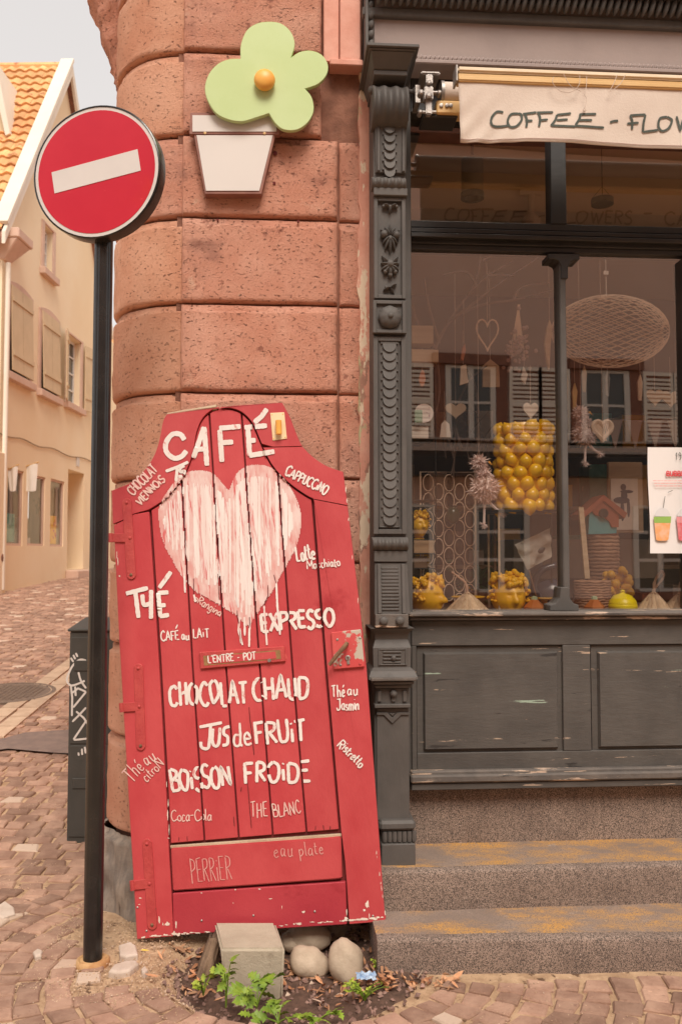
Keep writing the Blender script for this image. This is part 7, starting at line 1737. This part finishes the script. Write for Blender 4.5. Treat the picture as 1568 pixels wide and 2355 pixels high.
# paper bag with a leaf print
t = item('paper_bag', 'crumpled grey translucent bag with a small leaf print left of the mullion', 'bag', 1228, 1300, .28)
m = MB(F.M); q4 = [iv(*p, .28) for p in ((1182, 1252), (1264, 1214), (1268, 1280), (1212, 1310))]
m.grid(10, 10, lambda a, b: tuple((q4[0] * (1 - a) + q4[1] * a) * (1 - b) + (q4[3] * (1 - a) + q4[2] * a) * b + Vector((0, .03 * nz(a * 4, b * 4, 2) + .012 * nz(a * 11, b * 11), 0)))); m.build('bag', mat('grey_tissue', (.38, .34, .29), (.48, .43, .37), scale=9, rough=.6, bump=.8, bscale=22), t, smooth='all')
m = MB(F.M); a = iv(1245, 1266, .24); petal(m, (a.x - .02, .24, a.z - .01), .6, .045, .014, .004); m.build('leaf_print', m_dark, t)
m = MB(F.M); a, b = iv(1240, 1330, .28), iv(1215, 1308, .28); m.tube([(a.x, .28, ZS), (b.x, .28, b.z)], .004, 5); m.build('stick', m_rust, t)
bx_('wooden_post', 'thin wooden post standing between the bird and the lemon vase', 'post', 1136, 1150, 1141, 1405, .42, .02, m_rust)
# hanging small ornaments (birds, houses, lanterns)
def orn(label, pts, n, mt, u, vt, name='hanging_ornament'):
    t = item(name, label, 'ornament', u, pts[0][1], n); m = MB(F.M); m.prism(pts, lambda p, d: Vector((iv(*p, n).x, n - .008 if d == 0 else n + .008, iv(*p, n).z)), 0, 1); m.build('figure', mt, t, bevel=.002)
    m = MB(F.M); a, b = iv(u, min(p[1] for p in pts), n), iv(u, vt, n); m.tube([(a.x, n, a.z), (a.x, n, b.z)], .0015, 4); m.build('cord', m_th, t)
m_terra = mat('terracotta_red', (.42, .12, .05), (.50, .17, .08), scale=9, rough=.7)
orn('small terracotta red pear-shaped ornament left of the upper wire shelf', [(962, 872), (968, 852), (974, 852), (978, 872), (974, 888), (966, 888)], .33, m_terra, 970, 800)
orn('narrow orange bird ornament high left of the tall wire heart', [(1058, 826), (1062, 800), (1068, 790), (1070, 806), (1064, 830)], .34, m_terra, 1066, 690)
orn('pale house-shaped wooden ornament under the tall wire heart', [(1108, 890), (1108, 842), (1126, 826), (1146, 842), (1148, 890)], .45, m_box, 1126, 620)
orn('pale carved angel ornament just left of the mullion', [(1250, 790), (1256, 752), (1262, 735), (1268, 752), (1264, 800), (1262, 850), (1258, 850)], .36, m_box, 1262, 590)
orn('small cream lantern ornament by the branch fork', [(1056, 886), (1058, 842), (1070, 838), (1076, 880)], .38, m_wire, 1064, 760)
orn('grey spiral bell ornament above the ring screen', [(1010, 1006), (1014, 975), (1022, 966), (1032, 975), (1036, 1006)], .42, m_whitetin, 1022, 900)
orn('cream pointed ornament hanging between the post and the white heart', [(1196, 872), (1202, 842), (1212, 862), (1206, 884)], .36, m_whitetin, 1204, 800)
# dried bouquet
t = item('dried_bouquet', 'bunch of dried purple flowers hanging upside down left of the white tin heart', 'dried flowers', 1195, 760, .42); rr = random.Random(77)
m = MB(F.M)
for k in range(70):
    a = iv(1190 + rr.gauss(0, 15), 800 + rr.gauss(0, 22), .42); m.ball((a.x, .42 + rr.uniform(-.05, .05), a.z), rr.uniform(.006, .014), 6, 4)
m.build('flower_heads', mat('dried_purple', (.32, .20, .19), (.44, .29, .26), scale=30, rough=.9), t)
m = MB(F.M)
for k in range(16): a, b = iv(1190 + rr.gauss(0, 12), 800, .42), iv(1192 + rr.gauss(0, 2), 700, .42); m.tube([tuple(a), tuple(b)], .002, 4)
m.build('stems', m_wire, t)
# bunting, picture and a row of jars farther back
t = item('bunting', 'string of pale triangular paper flags hanging in the right half of the shop', 'bunting', 1450, 980, .9)
a0_, b0_ = iv(1395, 962, .9), iv(1600, 950, .9); m = MB(F.M); m.tube([(a0_.x, .9, a0_.z), ((a0_.x + b0_.x) / 2, .9, a0_.z - .02), (b0_.x, .9, b0_.z)], .002, 4); m.build('string', m_th, t)
for k in range(4):
    u = 1412 + k * 46; P = [iv(u - 18, 966, .9), iv(u + 18, 966, .9), iv(u + 2, 1034, .9)]; m = MB(F.M); m.prism([(p.x, p.z) for p in P], lambda p, d: Vector((p[0], .9 if d == 0 else .903, p[1])), 0, 1); m.build('flag', mat('flag_paper', (.30, .20, .16), (.36, .25, .20), scale=5, rough=.8) if 'flag_paper' not in bpy.data.materials else bpy.data.materials['flag_paper'], t)
t = item('framed_picture', 'framed picture of a dark dancing figure on the back wall', 'picture', 1435, 1170, 1.1)
m = MB(F.M); m.pbox(F, 1398, 1062, 1478, 1225, 1.1, 1.13); m.build('frame', m_box, t, bevel=.006); m = MB(F.M); m.pbox(F, 1404, 1100, 1466, 1218, 1.090, 1.099); m.build('print', m_whitetin, t)
m = MB(F.M)
for e in ((1432, 1120, 7, 8), (1434, 1140, 8, 14), (1428, 1150, 20, 8), (1430, 1175, 5, 24), (1444, 1168, 4, 22), (1440, 1130, 16, 4)):
    a = iv(e[0], e[1], 1.088); k = 5.2 / 2000; m.ball((a.x, 1.088, a.z), (e[2] * k, .001, e[3] * k), 12, 8)
m.build('printed_figure', m_navy, t)
bx_('counter', 'pale counter with papers at the back of the shop', 'counter', 1180, 1240, 1520, 1330, 1.3, .5, m_disp)
# plant leaves near the bottom and jars
t = item('potted_plant', 'dark leafy plant in the shade behind the ring screen', 'plant', 1080, 1400, .7); m = MB(F.M); rr = random.Random(5)
for k in range(60):
    a = iv(1090 + rr.gauss(0, 36), 1350 + rr.gauss(0, 24), .7); petal(m, (a.x, .7 + rr.uniform(-.08, .08), a.z), rr.uniform(0, 6.28), rr.uniform(.04, .09), .012, .006)
m.build('leaves', mat('dark_leaf', (.03, .06, .02), (.06, .10, .03), scale=9, rough=.5), t); m = MB(F.M); c_ = iv(1090, 1390, .7); m.lathe([(.06, ZS), (.08, ZS + .08)], c=(c_.x, .7, 0), n=16); m.build('pot', m_rust, t)
# ceiling lamps
t = item('spot_lamp', 'grey cylinder spot lamp hanging below the shop ceiling behind the upper left pane', 'lamp', 1085, 345, .7)
a, b = iv(1085, 366, .7), iv(1085, 452, .7); m = MB(F.M); r_ = 26 / 2000 * 4.85
m.lathe([(r_ * .05, a.z), (r_, a.z - .004), (r_, b.z), (r_ * .86, b.z), (r_ * .80, b.z + .05), (.01, b.z + .05)], c=(a.x, .7, 0), n=32); m.build('lamp_cylinder', mat('taupe_metal', (.34, .27, .22), (.38, .31, .25), scale=5, rough=.5), t, smooth=40)
m = MB(F.M); m.lathe([(r_ + .003, b.z + .02), (r_ + .004, b.z - .012), (r_ * .72, b.z - .010), (r_ * .70, b.z + .02)], c=(a.x, .7, 0), n=32); m.build('lamp_ring', m_dark, t, smooth=40)
m = MB(F.M); m.lathe([(r_ * .66, b.z + .03), (.01, b.z + .045)], c=(a.x, .7, 0), n=24); m.build('reflector', m_whitetin, t); m = MB(F.M); m.tube([(a.x, .7, a.z), (a.x, .7, ceil)], .008, 8); m.build('stem', m_dark, t)
t = item('ring_pendant', 'black and brass ring pendant lamp behind the upper right pane', 'lamp', 1384, 465, .6); a = iv(1384, 464, .6); r_ = 26 / 2000 * 4.8
m = MB(F.M); m.lathe([(r_, -.016), (r_, .016), (r_ - .005, .016), (r_ - .005, -.016)], c=(a.x, .6, a.z), n=36); m.build('ring', m_dark, t, smooth=40); m = MB(F.M); m.box(a.x - .01, a.x + .03, .6 - r_ + .008, .6 - r_ + .014, a.z - .004, a.z + .02); m.build('brass_plate', m_bar, t)
m = MB(F.M); m.tube([(a.x, .6, a.z + .01), (a.x, .6, ceil)], .002, 5); m.tube([(a.x - r_, .6, a.z + .015), (a.x, .6, a.z + .09), (a.x + r_, .6, a.z + .015)], .0016, 4); m.build('cable', m_dark, t)
t = item('figure_pendant', 'small white figure lamp hanging on the shop ceiling rail', 'lamp', 1220, 470, 1.2); a = iv(1220, 448, 1.2); m = MB(F.M); m.box(a.x - .07, a.x + .07, 1.18, 1.22, a.z, a.z + .03); m.tube([(a.x, 1.2, a.z), (a.x, 1.2, a.z - .12)], .022, 8); m.lathe([(.02, a.z - .12), (.06, a.z - .16), (.07, a.z - .26)], c=(a.x, 1.2, 0), n=16); m.build('shade', m_iceil, t)
# drink poster taped inside the right pane
t = item('drink_poster', 'white paper poster with red words BUBBLE TEA and two drawn cups, on the right pane', 'poster', 1530, 1270, .075)
NPp = .034; m = MB(F.M); a, b = iv(1489, 1028, NPp), iv(1640, 1272, NPp); m.grid(6, 8, lambda x, y: (a.x + (b.x - a.x) * x + .003 * math.sin(y * 6), NPp + .004 * math.sin(x * 3 + y * 2), b.z + (a.z - b.z) * y)); m.build('paper', mat('white_paper', (.80, .76, .74), rough=.8), t, smooth='all')
m_pink = mat('poster_red', (.66, .07, .08), rough=.7)
def ptext(s, p0, p1, h, th, mt, seed):
    rr_ = random.Random(seed); m = MB(F.M); ribbons(m, glyphs(s, p0, p1, h, rr_, .0, .12), th, lambda x, y, l: (iv(x, y, NPp - .006 - l).x, NPp - .006 - l, iv(x, y, NPp - .006 - l).z), rr_, 2, None, 0); m.build('print', mt, t, fix=False)
ptext('BUBBLE', (1531, 1094), (1578, 1094), 11, 2.6, m_pink, 1); ptext('TEA', (1586, 1094), (1610, 1094), 11, 2.6, m_pink, 1); ptext('19', (1552, 1057), (1566, 1057), 17, 1.2, m_ink, 2)
for i in range(3):
    m = MB(F.M); c0, c1 = iv(1500 + i * 3, 1104 + i * 6, NPp - .007), iv(1600, 1106.5 + i * 6, NPp - .007)
    x = c0.x
    while x < c1.x: w_ = R.uniform(.006, .022); m.add([(x, NPp - .0075, c1.z), (x + w_, NPp - .0075, c1.z), (x + w_, NPp - .0075, c0.z), (x, NPp - .0075, c0.z)], [(0, 1, 2, 3)]); x += w_ + .004
    m.build('print', mat('pale_red_print', (.80, .42, .40), rough=.7) if 'pale_red_print' not in bpy.data.materials else bpy.data.materials['pale_red_print'], t, fix=False)
for (u, cA, cB) in ((1522, (.80, .34, .10), (.28, .46, .10)), (1574, (.70, .12, .14), (.75, .30, .32))):
    def fl4(pts, mt, dz=.0078): m = MB(F.M); m.add([(iv(*p, NPp - dz).x, NPp - dz, iv(*p, NPp - dz).z) for p in pts], [tuple(range(len(pts)))]); m.build('drawn_cup', mt, t, fix=False)
    fl4([(u - 20, 1190), (u + 20, 1188), (u + 14, 1240), (u + 8, 1243), (u - 10, 1243), (u - 15, 1240)], mat('drink_a', cA, tuple(c * .7 + .25 for c in cA), scale=20, rough=.7), .0078)
    fl4([(u - 20, 1188), (u + 20, 1187), (u + 19, 1202), (u - 19, 1202)], mat('drink_b', cB, rough=.7), .0082)
    fl4([(u - 18, 1187)] + [(u - 18 * math.cos(x), 1187 - 20 * math.sin(x)) for x in [math.pi * k / 8 for k in range(1, 8)]] + [(u + 18, 1187)], mat('cup_lid', (.70, .68, .68), rough=.5), .0080)
    m = MB(F.M); ribbons(m, [[(u + 2, 1168), (u + 6, 1140)], [(u + 12, 1132), (u + 24, 1127)]], 1.2, lambda x, y, l: (iv(x, y, NPp - .008).x, NPp - .008 - l, iv(x, y, NPp - .008).z), R, 3); m.build('drawn_straw', m_ink, t, fix=False)
# hanging sprigs in the right half, dim shelves at the back
for k, (u, v) in enumerate(((1320, 880), (1342, 840), (1395, 850), (1470, 860), (1300, 860))):
    orn(['slim brass chime', 'slim pale wooden paddle', 'grey tin tag', 'long cream feather', 'narrow brown spindle'][k] + ' hanging in the dim right half of the window' if u > 1310 else 'narrow brown spindle hanging against the mullion', [(u - 4, v + 60), (u - 6, v + 20), (u, v), (u + 6, v + 20), (u + 3, v + 62)], .5 + .05 * k, (m_bar, m_box, m_steel, m_wire, m_rust)[k], u, v - 60)
bk = thing('shelf_unit', 'dim wooden shelf unit full of boxes at the back of the shop', 'shelf', F.M @ Vector((1.6, 2.9, .3)))
rr = random.Random(66)
for i in range(5):
    z = .6 + i * .48; m = MB(F.M); m.box(.3, 3.4, 2.8, 3.2, z, z + .03); m.build('shelf_board', m_box, bk)
    x = .35
    while x < 3.3:
        w_ = rr.uniform(.08, .24); h = rr.uniform(.1, .36); m = MB(F.M); m.box(x, x + w_, 2.85, 3.1, z + .031, z + .031 + h); m.build('box', rr.choice([m_whitetin, m_box, m_terra, m_teal, m_iceil, m_rust, m_yellow]), bk); x += w_ + rr.uniform(.02, .15)
# ------------------------------------------------------------------ a plain house closing the far end of the street
eh = thing('end_house', 'pale house with a brown tiled roof closing the far end of the street', 'house', (-3, 40, gz(-3, 40)))
m = MB(); m.box(-12, 8, 40, 48, 1.2, 9.2); m.build('wall', m_cream, eh)
m = MB(); m.add([(-12.4, 39.5, 9.0), (8.4, 39.5, 9.0), (8.4, 44, 13.2), (-12.4, 44, 13.2), (8.4, 48.5, 9.0), (-12.4, 48.5, 9.0)], [(0, 1, 2, 3), (3, 2, 4, 5), (0, 3, 5), (1, 4, 2), (0, 5, 4, 1)]); m.build('roof', m_tile, eh)
for i in range(6):
    for j in range(2):
        x, z = -10 + i * 3.2, 3.2 + j * 3; m = MB(); m.box(x - .6, x + .6, 39.9, 39.99, z - .1, z + 1.7); f = m.build('window_surround', m_surround, eh)
        m = MB(); m.box(x - .45, x + .45, 39.86, 39.895, z, z + 1.6); m.build('pane', m_darkglass, f)
        for sg in (-1, 1): m = MB(); m.box(x + sg * .65, x + sg * 1.15, 39.85, 39.95, z - .05, z + 1.65); m.build('shutter', m_shutter, eh)
